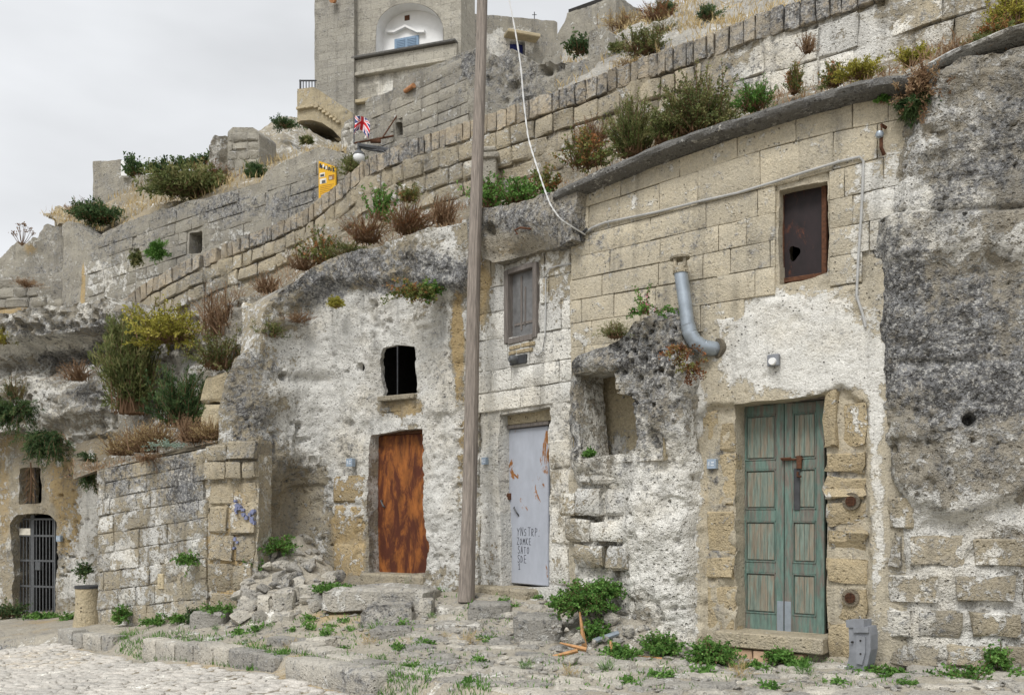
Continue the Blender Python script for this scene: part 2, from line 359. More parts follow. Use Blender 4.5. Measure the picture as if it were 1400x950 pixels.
def sheet(name, path, outline, mat, parent=None, holes=(), res=.03, amp=.03, scale=1.6, octv=5, bumps=(), pits=(), disp=None, depth=.4, rough=.02, hrough=.012, base=(0, 0, 0), brushes=(), seed=0, off=0.0, nseg=3, hdepths=None, pock=.010, strata=0.0):
    po = path.poly(outline); lo = po.min(0) - res; hi = po.max(0) + res
    us = np.arange(lo[0], hi[0] + res, res); zs = np.arange(lo[1], hi[1] + res, res); U, Z = np.meshgrid(us, zs, indexing='ij')
    flat = np.c_[U.ravel(), Z.ravel(), np.full(U.size, seed * 7.7)]
    rn = (fbm(flat, 2.5, 4, .6)).reshape(U.shape)
    s = polysdf(po, U, Z) + rn * rough * 2
    for hp in holes: s = np.maximum(s, -(polysdf(path.poly(hp), U, Z) + rn * hrough * 2))
    gu, gz = np.gradient(s, res); gl = np.sqrt(gu ** 2 + gz ** 2) + 1e-6; near = np.abs(s) < .8 * res
    U2 = np.where(near, U - np.clip(s, -res, res) * gu / gl, U); Z2 = np.where(near, Z - np.clip(s, -res, res) * gz / gl, Z)
    okv = s < .8 * res; cell = okv[:-1, :-1] & okv[1:, :-1] & okv[1:, 1:] & okv[:-1, 1:]
    deep = s < -.05 * res; cell &= deep[:-1, :-1] | deep[1:, :-1] | deep[1:, 1:] | deep[:-1, 1:]
    n1, n2 = U.shape; id_ = np.arange(n1 * n2).reshape(n1, n2)
    F = np.stack([id_[:-1, :-1], id_[1:, :-1], id_[1:, 1:], id_[:-1, 1:]], -1)[cell]
    used = np.unique(F); rem = -np.ones(n1 * n2, int); rem[used] = np.arange(len(used)); F = rem[F]
    u = U2.ravel()[used]; z = Z2.ravel()[used]
    base3 = path.V(u, z)
    d = off + amp * fbm(base3, scale, octv, .55, off=seed * 3.1) * 2
    if pock: pk_ = pock * (.25 + 1.5 * sstep(-.25, .35, fbm(base3, .8, 3, off=seed * 2.2 + 5))); d = d - pk_ * sstep(.12, .45, vnoise(base3 * np.array([9, 9, 9.]) + seed)) - pk_ * .9 * sstep(.2, .5, vnoise(base3 * 17.0 + seed)) - pk_ * 1.6 * sstep(.25, .5, vnoise(base3 * 4.1 + seed))
    if strata:
        st_ = base3[:, 2] * 3.1 + fbm(base3, .7, 3) * 1.6; d = d + strata * (fbm(np.c_[st_, st_ * 0, base3[:, 0] * .15], 1.3, 4, .6) * 1.6)
    px, py = proj(base3)
    for (x, y, rx, ry, val) in bumps: d = d + val * np.exp(-(((px - x) / rx) ** 2 + ((py - y) / ry) ** 2))
    for (x, y, r, val) in pits:
        q = np.sqrt((px - x) ** 2 + (py - y) ** 2) / r; d = d - val * (1 - sstep(.6, 1.15, q))
    if disp is not None: d = d + disp(px, py, u, z)
    V = path.V(u, z, d); nV = len(V)
    n = path.nor(u)
    e = np.vstack([F[:, [0, 1]], F[:, [1, 2]], F[:, [2, 3]], F[:, [3, 0]]]); key = np.sort(e, 1); kk = key[:, 0] * (nV + 1) + key[:, 1]
    _, inv, cnt = np.unique(kk, return_inverse=True, return_counts=True); be = e[cnt[inv] == 1]
    bv = np.unique(be); m = -np.ones(nV, int); m[bv] = np.arange(len(bv)); VV = [V]; FF = [F]; prev = bv
    bd_ = np.full(len(bv), float(depth))
    if hdepths:
        best = np.abs(polysdf(po, u[bv], z[bv]))
        for hp, hd in zip(holes, hdepths):
            q_ = np.abs(polysdf(path.poly(hp), u[bv], z[bv])); w_ = q_ < best; bd_[w_] = hd; best = np.minimum(best, q_)
    for k in range(1, nseg + 1):
        dd = bd_ * k / nseg; j = fbm(V[bv] + k * 5.1, 3, 2) * rough * .8 * (1 if k < nseg else .5)
        q = V[bv].copy(); q[:, :2] -= n[bv] * (dd + j)[:, None]; q[:, 2] += j * .5
        ids = nV + (k - 1) * len(bv) + np.arange(len(bv)); VV.append(q)
        FF.append(np.c_[be[:, 1], be[:, 0], ids[m[be[:, 0]]], ids[m[be[:, 1]]]] if k == 1 else np.c_[prev[m[be[:, 1]]], prev[m[be[:, 0]]], ids[m[be[:, 0]]], ids[m[be[:, 1]]]])
        prev = ids
    V = np.vstack(VV); F = np.vstack(FF)
    return obj(name, V, F, mat, parent, paint=paint_of(V, base, brushes), sharp=55)
def block(path, u0, u1, zf0, zf1, proud, depth, rr, seed, wob=.012):
    ts = np.array([0, min(.3, rr / max(u1 - u0, .01) * 1.3), .5, 0, 1.]); ts[3] = 1 - ts[1]
    c = np.random.default_rng(seed); n = 5; uu = u0 + (u1 - u0) * ts
    za, zb = zf0(uu), zf1(uu); h = float(np.mean(zb - za)); t1 = min(.3, rr / max(h, .01) * 1.3); tz = np.array([0, t1, .5, 1 - t1, 1])
    U = np.repeat(uu[:, None], n, 1); Z = za[:, None] + (zb - za)[:, None] * tz[None, :]
    edge = np.zeros((n, n)); edge[0] = edge[-1] = 1; edge[:, 0] = edge[:, -1] = 1
    corner = np.zeros((n, n)); corner[[0, 0, -1, -1], [0, -1, 0, -1]] = 1
    d = proud - edge * rr * .9 - corner * rr * .5 + c.normal(0, wob * .5, (n, n)) * (1 - edge)
    d += c.normal(0, wob * .45) + (ts[:, None] - .5) * c.normal(0, wob) + (tz[None, :] - .5) * c.normal(0, wob)
    U = U + c.normal(0, wob * .4, (n, n)) * edge + corner * rr * .4 * np.sign(.5 - ts)[:, None]; Z = Z + c.normal(0, wob * .4, (n, n)) * edge + corner * rr * .4 * np.sign(.5 - tz)[None, :]
    V = path.V(U.ravel(), Z.ravel(), d.ravel()); g = np.arange(n * n).reshape(n, n)
    F = [(g[i, j], g[i + 1, j], g[i + 1, j + 1], g[i, j + 1]) for i in range(n - 1) for j in range(n - 1)]
    ring = [g[i, 0] for i in range(n)] + [g[n - 1, j] for j in range(1, n)] + [g[i, n - 1] for i in range(n - 2, -1, -1)] + [g[0, j] for j in range(n - 2, 0, -1)]
    B = path.V(U.ravel()[ring], Z.ravel()[ring], -depth); k = len(ring); b0 = n * n
    F += [(ring[(i + 1) % k], ring[i], b0 + i, b0 + (i + 1) % k) for i in range(k)]
    return np.vstack([V, B]), np.array(F)
BSEED = [100]
def add_block(name, path, u0, u1, zf0, zf1, mat, parent, proud=.012, depth=.12, rr=.018, wob=.012, base=(0, 0, 0), brushes=()):
    BSEED[0] += 1
    V, F = block(path, u0, u1, zf0, zf1, proud, depth, rr, BSEED[0], wob)
    return obj(name, V, F, mat, parent, paint=paint_of(V, base, brushes), sharp=32)
def px_blocks(path, rects, mat, parent, name='block', gap=.012, **k):
    for (x0, y0, x1, y1) in rects:
        u0, zt = path.uz(x0, y0); u1, zb = path.uz(x1, y1); _, z2 = path.uz(x1, y0); _, z3 = path.uz(x0, y1)
        zt = (zt[0] + z2[0]) / 2; zb = (zb[0] + z3[0]) / 2
        add_block(name, path, u0[0] + gap / 2, u1[0] - gap / 2, lambda u, a=zb: np.full_like(u, a + gap / 2), lambda u, a=zt: np.full_like(u, a - gap / 2), mat, parent, **k)
def course_blocks(path, lines, x0, x1, wpx, mat, parent, inside=None, name='block', gap=.012, holes=(), jit=.25, **k):
    """lines: list of [(px,py),...] row boundaries from the top down; wpx: mean block width in photo pixels"""
    rnd = random.Random(len(lines) * 31 + int(x0)); cnt = 0
    for a, b in zip(lines[:-1], lines[1:]):
        fa = lambda px, a=a: np.interp(px, [q[0] for q in a], [q[1] for q in a]); fb = lambda px, b=b: np.interp(px, [q[0] for q in b], [q[1] for q in b])
        x = x0 - rnd.random() * (wpx(x0) if callable(wpx) else wpx)
        while x < x1:
            w = wpx * (1 + rnd.uniform(-jit, jit)) if not callable(wpx) else wpx(x) * (1 + rnd.uniform(-jit, jit))
            xa, xb = max(x, x0), min(x + w, x1); x += w
            if xb - xa < 5: continue
            segs = [(xa, xb)]; yc0, yc1 = fa((xa + xb) / 2), fb((xa + xb) / 2)
            for (hx0, hy0, hx1, hy1) in holes:
                if (yc0 + yc1) / 2 > hy0 and (yc0 + yc1) / 2 < hy1:
                    ns = []
                    for (p, q) in segs:
                        if q <= hx0 or p >= hx1: ns.append((p, q)); continue
                        if hx0 - p > 5: ns.append((p, hx0))
                        if q - hx1 > 5: ns.append((hx1, q))
                    segs = ns
            for (p, q) in segs:
                if inside is not None and polysdf(np.array(inside, float), np.array([(p + q) / 2.]), np.array([(fa((p + q) / 2) + fb((p + q) / 2)) / 2]))[0] > 0: continue
                u0, u1 = path.U(p), path.U(q)
                def zf(f, e):
                    def g(u):
                        xy = path.xy(u); pp = CX + FPX * xy[:, 0] / xy[:, 1]; return CZ + (HY - f(pp)) / FPX * xy[:, 1] + e
                    return g
                add_block(name, path, u0 + gap / 2, u1 - gap / 2, zf(fb, gap / 2), zf(fa, -gap / 2), mat, parent, **k); cnt += 1
    return cnt
class Frame:    # flat local frame on a wall: a to the right, z up, c outward
    def __init__(s, path, x0, x1, off=0.0):
        p = path.off(off) if off else path
        a = p.xy(np.array([p.U(x0)]))[0]; b = p.xy(np.array([p.U(x1)]))[0]; s.O = a; s.T = (b - a) / np.linalg.norm(b - a); s.N = np.array([s.T[1], -s.T[0]])
    def a(s, px):
        k = (px - CX) / FPX; return (k * s.O[1] - s.O[0]) / (s.T[0] - k * s.T[1])
    def z(s, px, py): return CZ + (HY - py) / FPX * (s.O[1] + s.T[1] * s.a(px))
    def p(s, a, z, c=0.0): q = s.O + s.T * a + s.N * c; return np.array([q[0], q[1], z])
    def at(s, px, py, c=0.0): return s.p(s.a(px), s.z(px, py), c)
    def box(s, acc, a0, a1, z0, z1, c0, c1, bev=0.0):
        acc.box(s.p(a0, z0, c0), s.p(a1, z0, c0) - s.p(a0, z0, c0), np.array([0, 0, z1 - z0]), np.append(s.N * (c1 - c0), 0), bev); return acc
    def slab(s, acc, poly, c0, c1):     # polygon [(a,z)] extruded from c0 to c1
        n = len(poly); V = [s.p(a, z, c1) for a, z in poly] + [s.p(a, z, c0) for a, z in poly]
        cf = np.mean(V[:n], 0); cb = np.mean(V[n:], 0); V += [cf, cb]
        F = [(i, (i + 1) % n, 2 * n, 2 * n) for i in range(n)] + [(n + (i + 1) % n, n + i, 2 * n + 1, 2 * n + 1) for i in range(n)] + [((i + 1) % n, i, n + i, n + (i + 1) % n) for i in range(n)]
        acc.add(V, F); return acc
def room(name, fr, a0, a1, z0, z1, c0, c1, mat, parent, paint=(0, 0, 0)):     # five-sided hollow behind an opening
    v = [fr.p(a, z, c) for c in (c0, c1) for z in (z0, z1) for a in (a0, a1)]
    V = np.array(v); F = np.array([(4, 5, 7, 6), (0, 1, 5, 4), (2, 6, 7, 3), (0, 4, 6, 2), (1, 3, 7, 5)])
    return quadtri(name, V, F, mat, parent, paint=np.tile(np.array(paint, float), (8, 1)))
def loft(name, rows, mat, n=(160, 24), amp=.12, scale=1.2, kind=None, base=(0, 0, 0), brushes=(), parent=None):
    rows = [np.array([P(*q) for q in r]) for r in rows]; nu, nv = n; t = np.linspace(0, 1, nu); A = []
    for r in rows:
        k = np.linspace(0, 1, len(r)); A.append(np.c_[[np.interp(t, k, r[:, i]) for i in range(3)]].T)
    A = np.array(A); k = np.linspace(0, 1, len(rows)); tv = np.linspace(0, 1, nv); G = np.zeros((nu, nv, 3))
    for i in range(nu):
        for c in range(3): G[i, :, c] = np.interp(tv, k, A[:, i, c])
    V = G.reshape(-1, 3); w = np.sin(np.pi * np.tile(tv, nu)) ** .5
    V[:, 2] += amp * fbm(V, scale, 5, .55) * 2 * w
    g = np.arange(nu * nv).reshape(nu, nv); F = np.stack([g[:-1, :-1], g[1:, :-1], g[1:, 1:], g[:-1, 1:]], -1).reshape(-1, 4)
    o = obj(name, V, F, mat, parent, paint=paint_of(V, base, brushes)); setp(o, kind=kind); return o
# ================================================================== GROUND AND STREET
GC = [(0,950,9.29),(300,950,8.76),(600,950,8.06),(1000,950,7.69),(1400,950,7.6),(0,880,14.86),(70,905,12.0),(150,880,13.37),(45,841,20),(-60,845,20),(0,850,18.3),(110,862,15.2),
      (135,855,14.7),(250,848,13.9),(330,838,13.4),(460,802,14.3),(420,815,14.2),(500,800,13.9),(600,806,13.1),(640,815,12.3),(700,815,12.0),(760,832,11.4),
      (560,846,11.8),(600,878,10.5),(700,868,10.9),(850,885,10.3),(960,897,9.8),(1060,905,9.5),(1200,913,9.0),(1400,915,8.6),(430,845,12.3),(380,850,12.3),
      (520,890,10.1),(560,905,9.6),(700,905,9.3),(850,925,8.7),(250,868,12.6),(330,880,11.6),(700,930,8.6),(1000,930,8.6),(320,905,10.6),(200,895,12.2),(450,940,8.9)]
gc = np.array([P(*q) for q in GC])
far = np.array([(-26, 22, -.75), (-20, 8, -.45), (-6, 3, -.15), (2, 2, .1), (10, 4, .2), (16, 9, .3), (-14, 12, -.3), (-8, 9, -.18), (-3, 5, -.06), (5, 5.5, .1)])
gc = np.vstack([gc, far])
def rbf_fit(pts, lam=.06):
    d = np.linalg.norm(pts[:, None, :2] - pts[None, :, :2], axis=2); n = len(pts); A = np.zeros((n + 3, n + 3)); A[:n, :n] = -d + np.eye(n) * -lam
    Q = np.c_[np.ones(n), pts[:, :2]]; A[:n, n:] = Q; A[n:, :n] = Q.T; return np.linalg.solve(A, np.r_[pts[:, 2], 0, 0, 0])
gw = rbf_fit(gc)
def gz0(x, y):
    x = np.asarray(x, float); y = np.asarray(y, float); xc = np.clip(x, -26, 16); yc = np.clip(y, 1, 24)
    d = np.hypot(xc[..., None] - gc[:, 0], yc[..., None] - gc[:, 1]); n = len(gc)
    return -(d @ gw[:n]) + gw[n] + gw[n + 1] * xc + gw[n + 2] * yc
KERB = np.array([(-6.9, 14.4), (-5.4, 12.9), (-4.64, 12.1), (-2.63, 10.2), (-1.9, 9.35), (-.43, 7.95), (2.5, 5.2), (6, 2)])     # plan line of the kerb, street on its left
def kerbside(x, y):      # > 0 on the house side
    ky = np.interp(x, KERB[:, 0], KERB[:, 1]); return (y - ky) * .7
def gz(x, y):
    x = np.asarray(x, float); y = np.asarray(y, float); z = gz0(x, y); k = kerbside(x, y)
    p = np.c_[x.ravel(), y.ravel(), np.zeros(x.size)]
    rough = (fbm(p, 1.3, 4) * .05 + fbm(p, 6, 3) * .022).reshape(x.shape) * sstep(.05, .5, k) * sstep(60, 20, np.abs(x) + np.abs(y))
    return z + rough - .085 * sstep(.14, .02, k) + .05 * sstep(.05, .15, k) * sstep(1.0, .2, k)
def axis(lo, hi, fine, far_):
    a = np.arange(lo, hi, fine); out = [far_[1]]; s = fine; v = hi; R_ = []
    while v < far_[1]: R_.append(v); s *= 1.25; v += s
    Lft = []; s = fine; v = lo - fine
    while v > far_[0]: Lft.append(v); s *= 1.25; v -= s
    return np.array([far_[0]] + Lft[::-1] + list(a) + R_ + [far_[1]])
gx = axis(-9, 6, .05, (-450, 450)); gy = axis(7, 16, .05, (-450, 450)); GX, GY = np.meshgrid(gx, gy, indexing='ij')
GZ = gz(GX, GY); V = np.c_[GX.ravel(), GY.ravel(), GZ.ravel()]
g = np.arange(GX.size).reshape(GX.shape); F = np.stack([g[:-1, :-1], g[1:, :-1], g[1:, 1:], g[:-1, 1:]], -1).reshape(-1, 4)
kk = kerbside(V[:, 0], V[:, 1]); nn = fbm(V, .9, 4)
n2_ = fbm(V, 2.7, 4, off=9); pt = np.c_[np.clip(.10 + .35 * nn, 0, 1), np.clip(.16 + .45 * n2_, 0, 1), np.clip(.35 - nn * .5, 0, 1)]
ground = setp(obj('ground', V, F, 'soil', origin=np.zeros(3), paint=pt, sharp=0), kind='structure')
MATS['soil']  # dusty earth with limestone dust
# ---- cobbled street
def stone_quad(w, l, h, seed):      # flat rounded setts: 5x5 grid top, skirt
    c = np.random.default_rng(seed); t = np.array([-1, -.72, 0, .72, 1]); A, B = np.meshgrid(t, t, indexing='ij')
    sq = np.sqrt(np.clip(1 - .18 * (A * B) ** 2, 0, 1)); e = np.maximum(np.abs(A), np.abs(B))
    X = A * w * sq * (1 + c.normal(0, .07, A.shape)); Y = B * l * sq * (1 + c.normal(0, .07, A.shape)); Z = h * (1 - .75 * (e == 1)) + c.normal(0, h * .12, A.shape) - .25 * h * (np.abs(A * B) > .9)
    V = np.c_[X.ravel(), Y.ravel(), Z.ravel()]; g = np.arange(25).reshape(5, 5); F = [(g[i, j], g[i + 1, j], g[i + 1, j + 1], g[i, j + 1]) for i in range(4) for j in range(4)]
    ring = [g[i, 0] for i in range(5)] + [g[4, j] for j in range(1, 5)] + [g[i, 4] for i in range(3, -1, -1)] + [g[0, j] for j in range(3, 0, -1)]
    k = len(ring); S = V[ring].copy(); S[:, 2] = -h * 1.6; F += [(ring[(i + 1) % k], ring[i], 25 + i, 25 + (i + 1) % k) for i in range(k)]
    return np.vstack([V, S]), np.array(F)
sx = np.arange(-16, 3.2, .25); sy = np.arange(3, 20, .25); SX, SY = np.meshgrid(sx, sy, indexing='ij')
ok = kerbside(SX, SY) < -.02
SZ = gz(SX, SY) + .006; Vs = np.c_[SX.ravel(), SY.ravel(), SZ.ravel()]; g = np.arange(SX.size).reshape(SX.shape)
cell = ok[:-1, :-1] & ok[1:, :-1] & ok[1:, 1:] & ok[:-1, 1:]
F = np.stack([g[:-1, :-1], g[1:, :-1], g[1:, 1:], g[:-1, 1:]], -1)[cell]; us = np.unique(F); rem = np.zeros(len(Vs), int); rem[us] = np.arange(len(us))
street = setp(obj('street', Vs[us], rem[F], 'earth', origin=np.zeros(3), paint=np.tile([.0, .35, .3], (len(us), 1)), sharp=0), kind='structure')
protos = [mesh_np('cobble', *stone_quad(1, 1, 1, 500 + k), 'cobble', paint=np.tile([.10, .06, .08], (41, 1)), sharp=70) for k in range(8)]
cells = []; kd = np.array([1.0, -1.0]) / math.sqrt(2); kn = np.array([1.0, 1.0]) / math.sqrt(2)
q = random.Random(3)
for i in range(-75, 75):
    for j in range(0, 110):
        s_ = i * .190 + (j % 2) * .095 + q.uniform(-.03, .03); t_ = 2.2 + j * .130 + q.uniform(-.018, .018)
        x = s_ * .86 + t_ * -.25 - 2.0; y = t_ * 1.0 - s_ * .35 + 3.2
        if kerbside(x, y) > -.10 or y < 7.3: continue
        px = CX + FPX * x / y; py = HY + FPX * (CZ - float(gz0(np.array(x), np.array(y)))) / y
        if -330 < px < 760 and 845 < py < 1010: cells.append((y, x, s_, q.randrange(8), q.uniform(.72, 1.15), q.uniform(-.4, .4), q.uniform(.4, 1.4)))
cells.sort(key=lambda c: (not (0 < CX + FPX * c[1] / c[0] < 700), c[0])); near, rest = cells[:300], cells[300:]
for (y, x, s_, k, sz, rot, hh) in near:
    z = float(gz(np.array([x]), np.array([y]))[0]); o = link('cobble', protos[k], (x, y, z + .002), street); o.scale = (.088 * sz, .060 * sz, .022 * hh); o.rotation_euler = (q.uniform(-.06, .06), q.uniform(-.06, .06), rot - .3)
VV = []; FF = []; nb_ = 0
Pv = [stone_quad(1, 1, 1, 500 + k) for k in range(8)]; zz = gz(np.array([c[1] for c in rest]), np.array([c[0] for c in rest]))
for (y, x, s_, k, sz, rot, hh), z in zip(rest, zz):
    v, f = Pv[k]; v = v * np.array([.088 * sz, .060 * sz, .022 * hh]); r_ = rot - .3; v = np.c_[v[:, 0] * math.cos(r_) - v[:, 1] * math.sin(r_), v[:, 0] * math.sin(r_) + v[:, 1] * math.cos(r_), v[:, 2]] + np.array([x, y, z + .002])
    VV.append(v); FF.append(f + nb_); nb_ += len(v)
if VV:
    V = np.vstack(VV); setp(obj('cobbles', V, np.vstack(FF), 'cobble', street, paint=paint_of(V, (.12, .10, .08), [(60, 900, 120, 18, 2, .3)]), sharp=70), kind='stuff')
# ---- kerbs: rows of dressed stones
kerb = thing('kerb', None, None, (-2.6, 10.3, float(gz0(np.array(-2.6), np.array(10.3)))), kind='structure')
def rough_box(A, B, w, z0, z1, seed, mat, name, parent, tilt=0.0, base=(.15, .25, .05), rr=.025, res=5):
    """a worn dressed block from plan point A to B, width w to the left, between z0 and z1"""
    A = np.array(A, float); B = np.array(B, float); T = B - A; ln = np.linalg.norm(T); T /= ln; Nn = np.array([-T[1], T[0]]); c = np.random.default_rng(seed)
    t = np.array([0, .12, .5, .88, 1]); V = []; ids = {}; F = []
    def vid(i, j, k):
        if (i, j, k) not in ids:
            p = np.array([t[i] * ln, t[j] * w, z0 + t[k] * (z1 - z0)]); ex = [(i in (0, 4)), (j in (0, 4)), (k in (0, 4))]; sg = [np.sign(.5 - t[i]), np.sign(.5 - t[j]), np.sign(.5 - t[k])]
            if sum(ex) >= 2: p = p + np.array(sg) * np.array(ex) * rr * (.55 if sum(ex) == 2 else .9)
            p = p + c.normal(0, rr * .28, 3); ids[(i, j, k)] = len(V); q = A + T * p[0] + Nn * p[1]; V.append((q[0], q[1], p[2] + tilt * (t[i] - .5)))
        return ids[(i, j, k)]
    for a in range(4):
        for b in range(4):
            F += [(vid(a, b, 4), vid(a + 1, b, 4), vid(a + 1, b + 1, 4), vid(a, b + 1, 4)), (vid(a, b, 0), vid(a, b + 1, 0), vid(a + 1, b + 1, 0), vid(a + 1, b, 0)),
                  (vid(a, 0, b), vid(a + 1, 0, b), vid(a + 1, 0, b + 1), vid(a, 0, b + 1)), (vid(a, 4, b), vid(a, 4, b + 1), vid(a + 1, 4, b + 1), vid(a + 1, 4, b)),
                  (vid(0, a, b), vid(0, a, b + 1), vid(0, a + 1, b + 1), vid(0, a + 1, b)), (vid(4, a, b), vid(4, a + 1, b), vid(4, a + 1, b + 1), vid(4, a, b + 1))]
    V = np.array(V); return obj(name, V, np.array(F), mat, parent, paint=np.tile(np.array(base, float), (len(V), 1)), sharp=50)
def gzs(x, y):
    i = min(max(int(np.searchsorted(gx, x)) - 1, 0), len(gx) - 2); j = min(max(int(np.searchsorted(gy, y)) - 1, 0), len(gy) - 2)
    a, b = (x - gx[i]) / (gx[i + 1] - gx[i]), (y - gy[j]) / (gy[j + 1] - gy[j])
    return float(GZ[i, j] * (1 - a) * (1 - b) + GZ[i + 1, j] * a * (1 - b) + GZ[i, j + 1] * (1 - a) * b + GZ[i + 1, j + 1] * a * b)
def kerb_row(pts, wid, hgt, seg, shift=0.0, seed=0):
    pts = np.array(pts, float); L_ = np.r_[0, np.cumsum(np.linalg.norm(np.diff(pts, axis=0), axis=1))]; s = 0; q = random.Random(seed)
    while s < L_[-1] - .15:
        l = min(seg * q.uniform(.75, 1.3), L_[-1] - s); a = [np.interp(s + .008, L_, pts[:, i]) for i in (0, 1)]; b = [np.interp(s + l - .008, L_, pts[:, i]) for i in (0, 1)]
        zz = max(gzs((a[0] + b[0]) / 2, (a[1] + b[1]) / 2 - .25) + hgt, gzs((a[0] + b[0]) / 2 + .2, (a[1] + b[1]) / 2 + .3) + .03); rough_box(a, b, wid, zz - .32, zz + q.uniform(-.012, .012), 900 + seed * 50 + int(s * 20), 'rubble', 'kerb_stone', kerb, base=(.14, .20, .03), rr=.014); s += l
def kp(px, py, D): v = P(px, py, D); return (v[0], v[1])
kerb_row([(-4.75, 12.2), (-3.6, 11.15), (-2.52, 10.1)], .26, .12, .42, seed=1)
kerb_row([(-6.75, 14.1), (-6.2, 13.6), (-5.5, 13.1)], .26, .10, .4, seed=2)
kerb_row([(-2.45, 10.45), (-1.8, 9.62), (-.36, 8.12), (.3, 7.45)], .28, .14, .45, seed=3)
kerb_row([(-2.9, 11.2), (-2.4, 10.75), (-2.1, 10.5)], .25, .11, .4, seed=4)
zz = gzs(-2.1, 9.3)
setp(rough_box((-2.33, 9.72), (-1.28, 8.72), .34, zz - .1, zz + .24, 77, 'rubble', 'stone_block', None, base=(.12, .28, .03), rr=.025), 'long worn limestone block lying in front of the kerb on the cobbles', 'stone block')

# rough paving flags sunk in the terrace before the houses
flag_m = [mesh_np('paving_stone', *stone_quad(1, 1, 1, 700 + k), 'rubble', paint=np.tile([.15, .16, .06], (41, 1)), sharp=40) for k in range(6)]
q = random.Random(15); done = []
for k in range(900):
    px, py = q.uniform(560, 1420), q.uniform(845, 950); D = 9.0
    for _ in range(14): D = .5 * D + .5 * (CZ - gzs((px - CX) / FPX * D, D)) * FPX / (py - HY)
    x, y = (px - CX) / FPX * D, D; r_ = q.uniform(.10, .22)
    if kerbside(x, y) < .3 or D > 11.6 or any((x - a) ** 2 + (y - b) ** 2 < (r_ + c) ** 2 * .62 for a, b, c in done): continue
    done.append((x, y, r_)); o = link('paving_stone', flag_m[q.randrange(6)], (x, y, gzs(x, y) - .004), ground); o.scale = (r_, r_ * q.uniform(.5, .8), q.uniform(.012, .035)); o.rotation_euler = (q.uniform(-.07, .07), q.uniform(-.07, .07), q.uniform(-.6, .6))
    if len(done) > 230: break
# ================================================================== FRONT ROW: four house fronts, rocks and walls
pA = Path([(1170, 9.35), (1212, 9.08), (1262, 8.9), (1400, 8.62), (1620, 8.3)])
pB = Path([(770, 11.42), (950, 10.25), (1065, 9.65), (1200, 9.12), (1300, 8.95)])
pC = Path([(750, 11.35), (790, 10.95), (870, 10.42), (950, 10.05), (1010, 9.9)])
pD = Path([(632, 12.55), (700, 11.95), (790, 11.05)])
pE = Path([(630, 13.05), (650, 12.85), (790, 11.35)], smooth=.1)
pF = Path([(290, 13.7), (340, 13.75), (380, 14.15), (420, 14.4), (455, 14.3), (545, 13.6), (655, 12.78)])
def base_at(px, py, D): return P(px, py, D)
def rpits(n, x0, x1, y0, y1, seed, r=(1.5, 5), d=(.02, .07)):
    q = random.Random(seed); return [(q.uniform(x0, x1), q.uniform(y0, y1), q.uniform(*r), q.uniform(*d)) for _ in range(n)]
# ---- A: lichened rock face with masonry foot
tA = thing('cliff', 'tall lichen covered grey rock face with whitewashed stone blocks at its foot', 'rock face', base_at(1300, 915, 8.8))
bx = [1180, 1215, 1260, 1300, 1360, 1430, 1620]; by = [640, 662, 700, 715, 700, 668, 650]
def dA(px, py, u, z):
    e = np.interp(px, bx, by) + 8 * fbm(np.c_[px * .03, py * .03, px * 0], 1, 3); up = sstep(6, -22, py - e)
    led = .10 * sstep(288, 300, py) * sstep(380, 330, py) - .05 * np.exp(-((py - 292) / 5) ** 2) - .05 * np.exp(-((py - 497) / 6) ** 2 - ((px - 1290) / 70) ** 2)
    edge = -.16 * sstep(60, 0, px - np.interp(py, [100, 300, 440, 560, 660, 900], [1240, 1200, 1182, 1190, 1205, 1204])) ** 2
    return (1 - up) * -.01 + up * (.10 + .04 * np.exp(-((py - 640) / 70) ** 2)) + led + edge
brA = [(1300, 450, 140, 150, 1, .5), (1220, 450, 45, 110, 1, .35), (1330, 590, 110, 110, 1, .30), (1310, 190, 130, 100, 1, .22), (1230, 300, 45, 60, 0, .28), (1270, 270, 90, 40, 0, .15), (1330, 345, 80, 40, 2, .2), (1330, 345, 90, 35, 1, -.2),
       (1370, 700, 60, 30, 0, .7), (1240, 690, 40, 30, 0, .4), (1300, 810, 140, 100, 0, .62), (1300, 820, 140, 100, 1, -.3), (1270, 715, 60, 16, 0, .6), (1310, 560, 60, 50, 0, .1), (1310, 268, 120, 16, 0, .25), (1300, 200, 130, 80, 0, .03), (1290, 480, 150, 80, 1, .08), (1330, 340, 90, 30, 0, .15), (1310, 620, 110, 60, 1, -.12), (1270, 735, 80, 26, 0, .5), (1215, 760, 16, 120, 0, .5)]
sheet('rock', pA, [(1188, 560), (1176, 480), (1178, 430), (1172, 390), (1186, 330), (1206, 270), (1222, 200), (1236, 150), (1264, 122), (1312, 86), (1360, 78), (1420, 68), (1620, 50), (1620, 980), (1196, 980), (1205, 890), (1209, 740), (1196, 660), (1189, 600)], 'rock', tA,
      res=.022, amp=.035, scale=1.5, disp=dA, depth=1.2, base=(.34, .22, .05), brushes=brA, seed=1, pock=.016, strata=.03, pits=[(1323, 575, 9, .22), (1327, 604, 4, .06), (1225, 615, 6, .06)] + rpits(120, 1190, 1420, 100, 700, 5, (1.2, 3.5), (.015, .05)))
px_blocks(pA, [(1212, 676, 1252, 726), (1214, 729, 1236, 778), (1240, 729, 1322, 777), (1327, 732, 1402, 778), (1211, 783, 1288, 826), (1304, 784, 1392, 826), (1396, 784, 1470, 826), (1211, 830, 1250, 873), (1252, 831, 1318, 873), (1324, 834, 1400, 874), (1404, 834, 1480, 874), (1213, 878, 1287, 912), (1291, 879, 1366, 914), (1370, 880, 1450, 916), (1405, 732, 1480, 778)],
          'limestone', tA, gap=.05, proud=.012, depth=.1, rr=.012, wob=.022, base=(.30, .22, .04), brushes=[(1230, 850, 30, 30, 0, .4), (1350, 760, 30, 20, 0, .3), (1380, 830, 40, 20, 0, .4)])
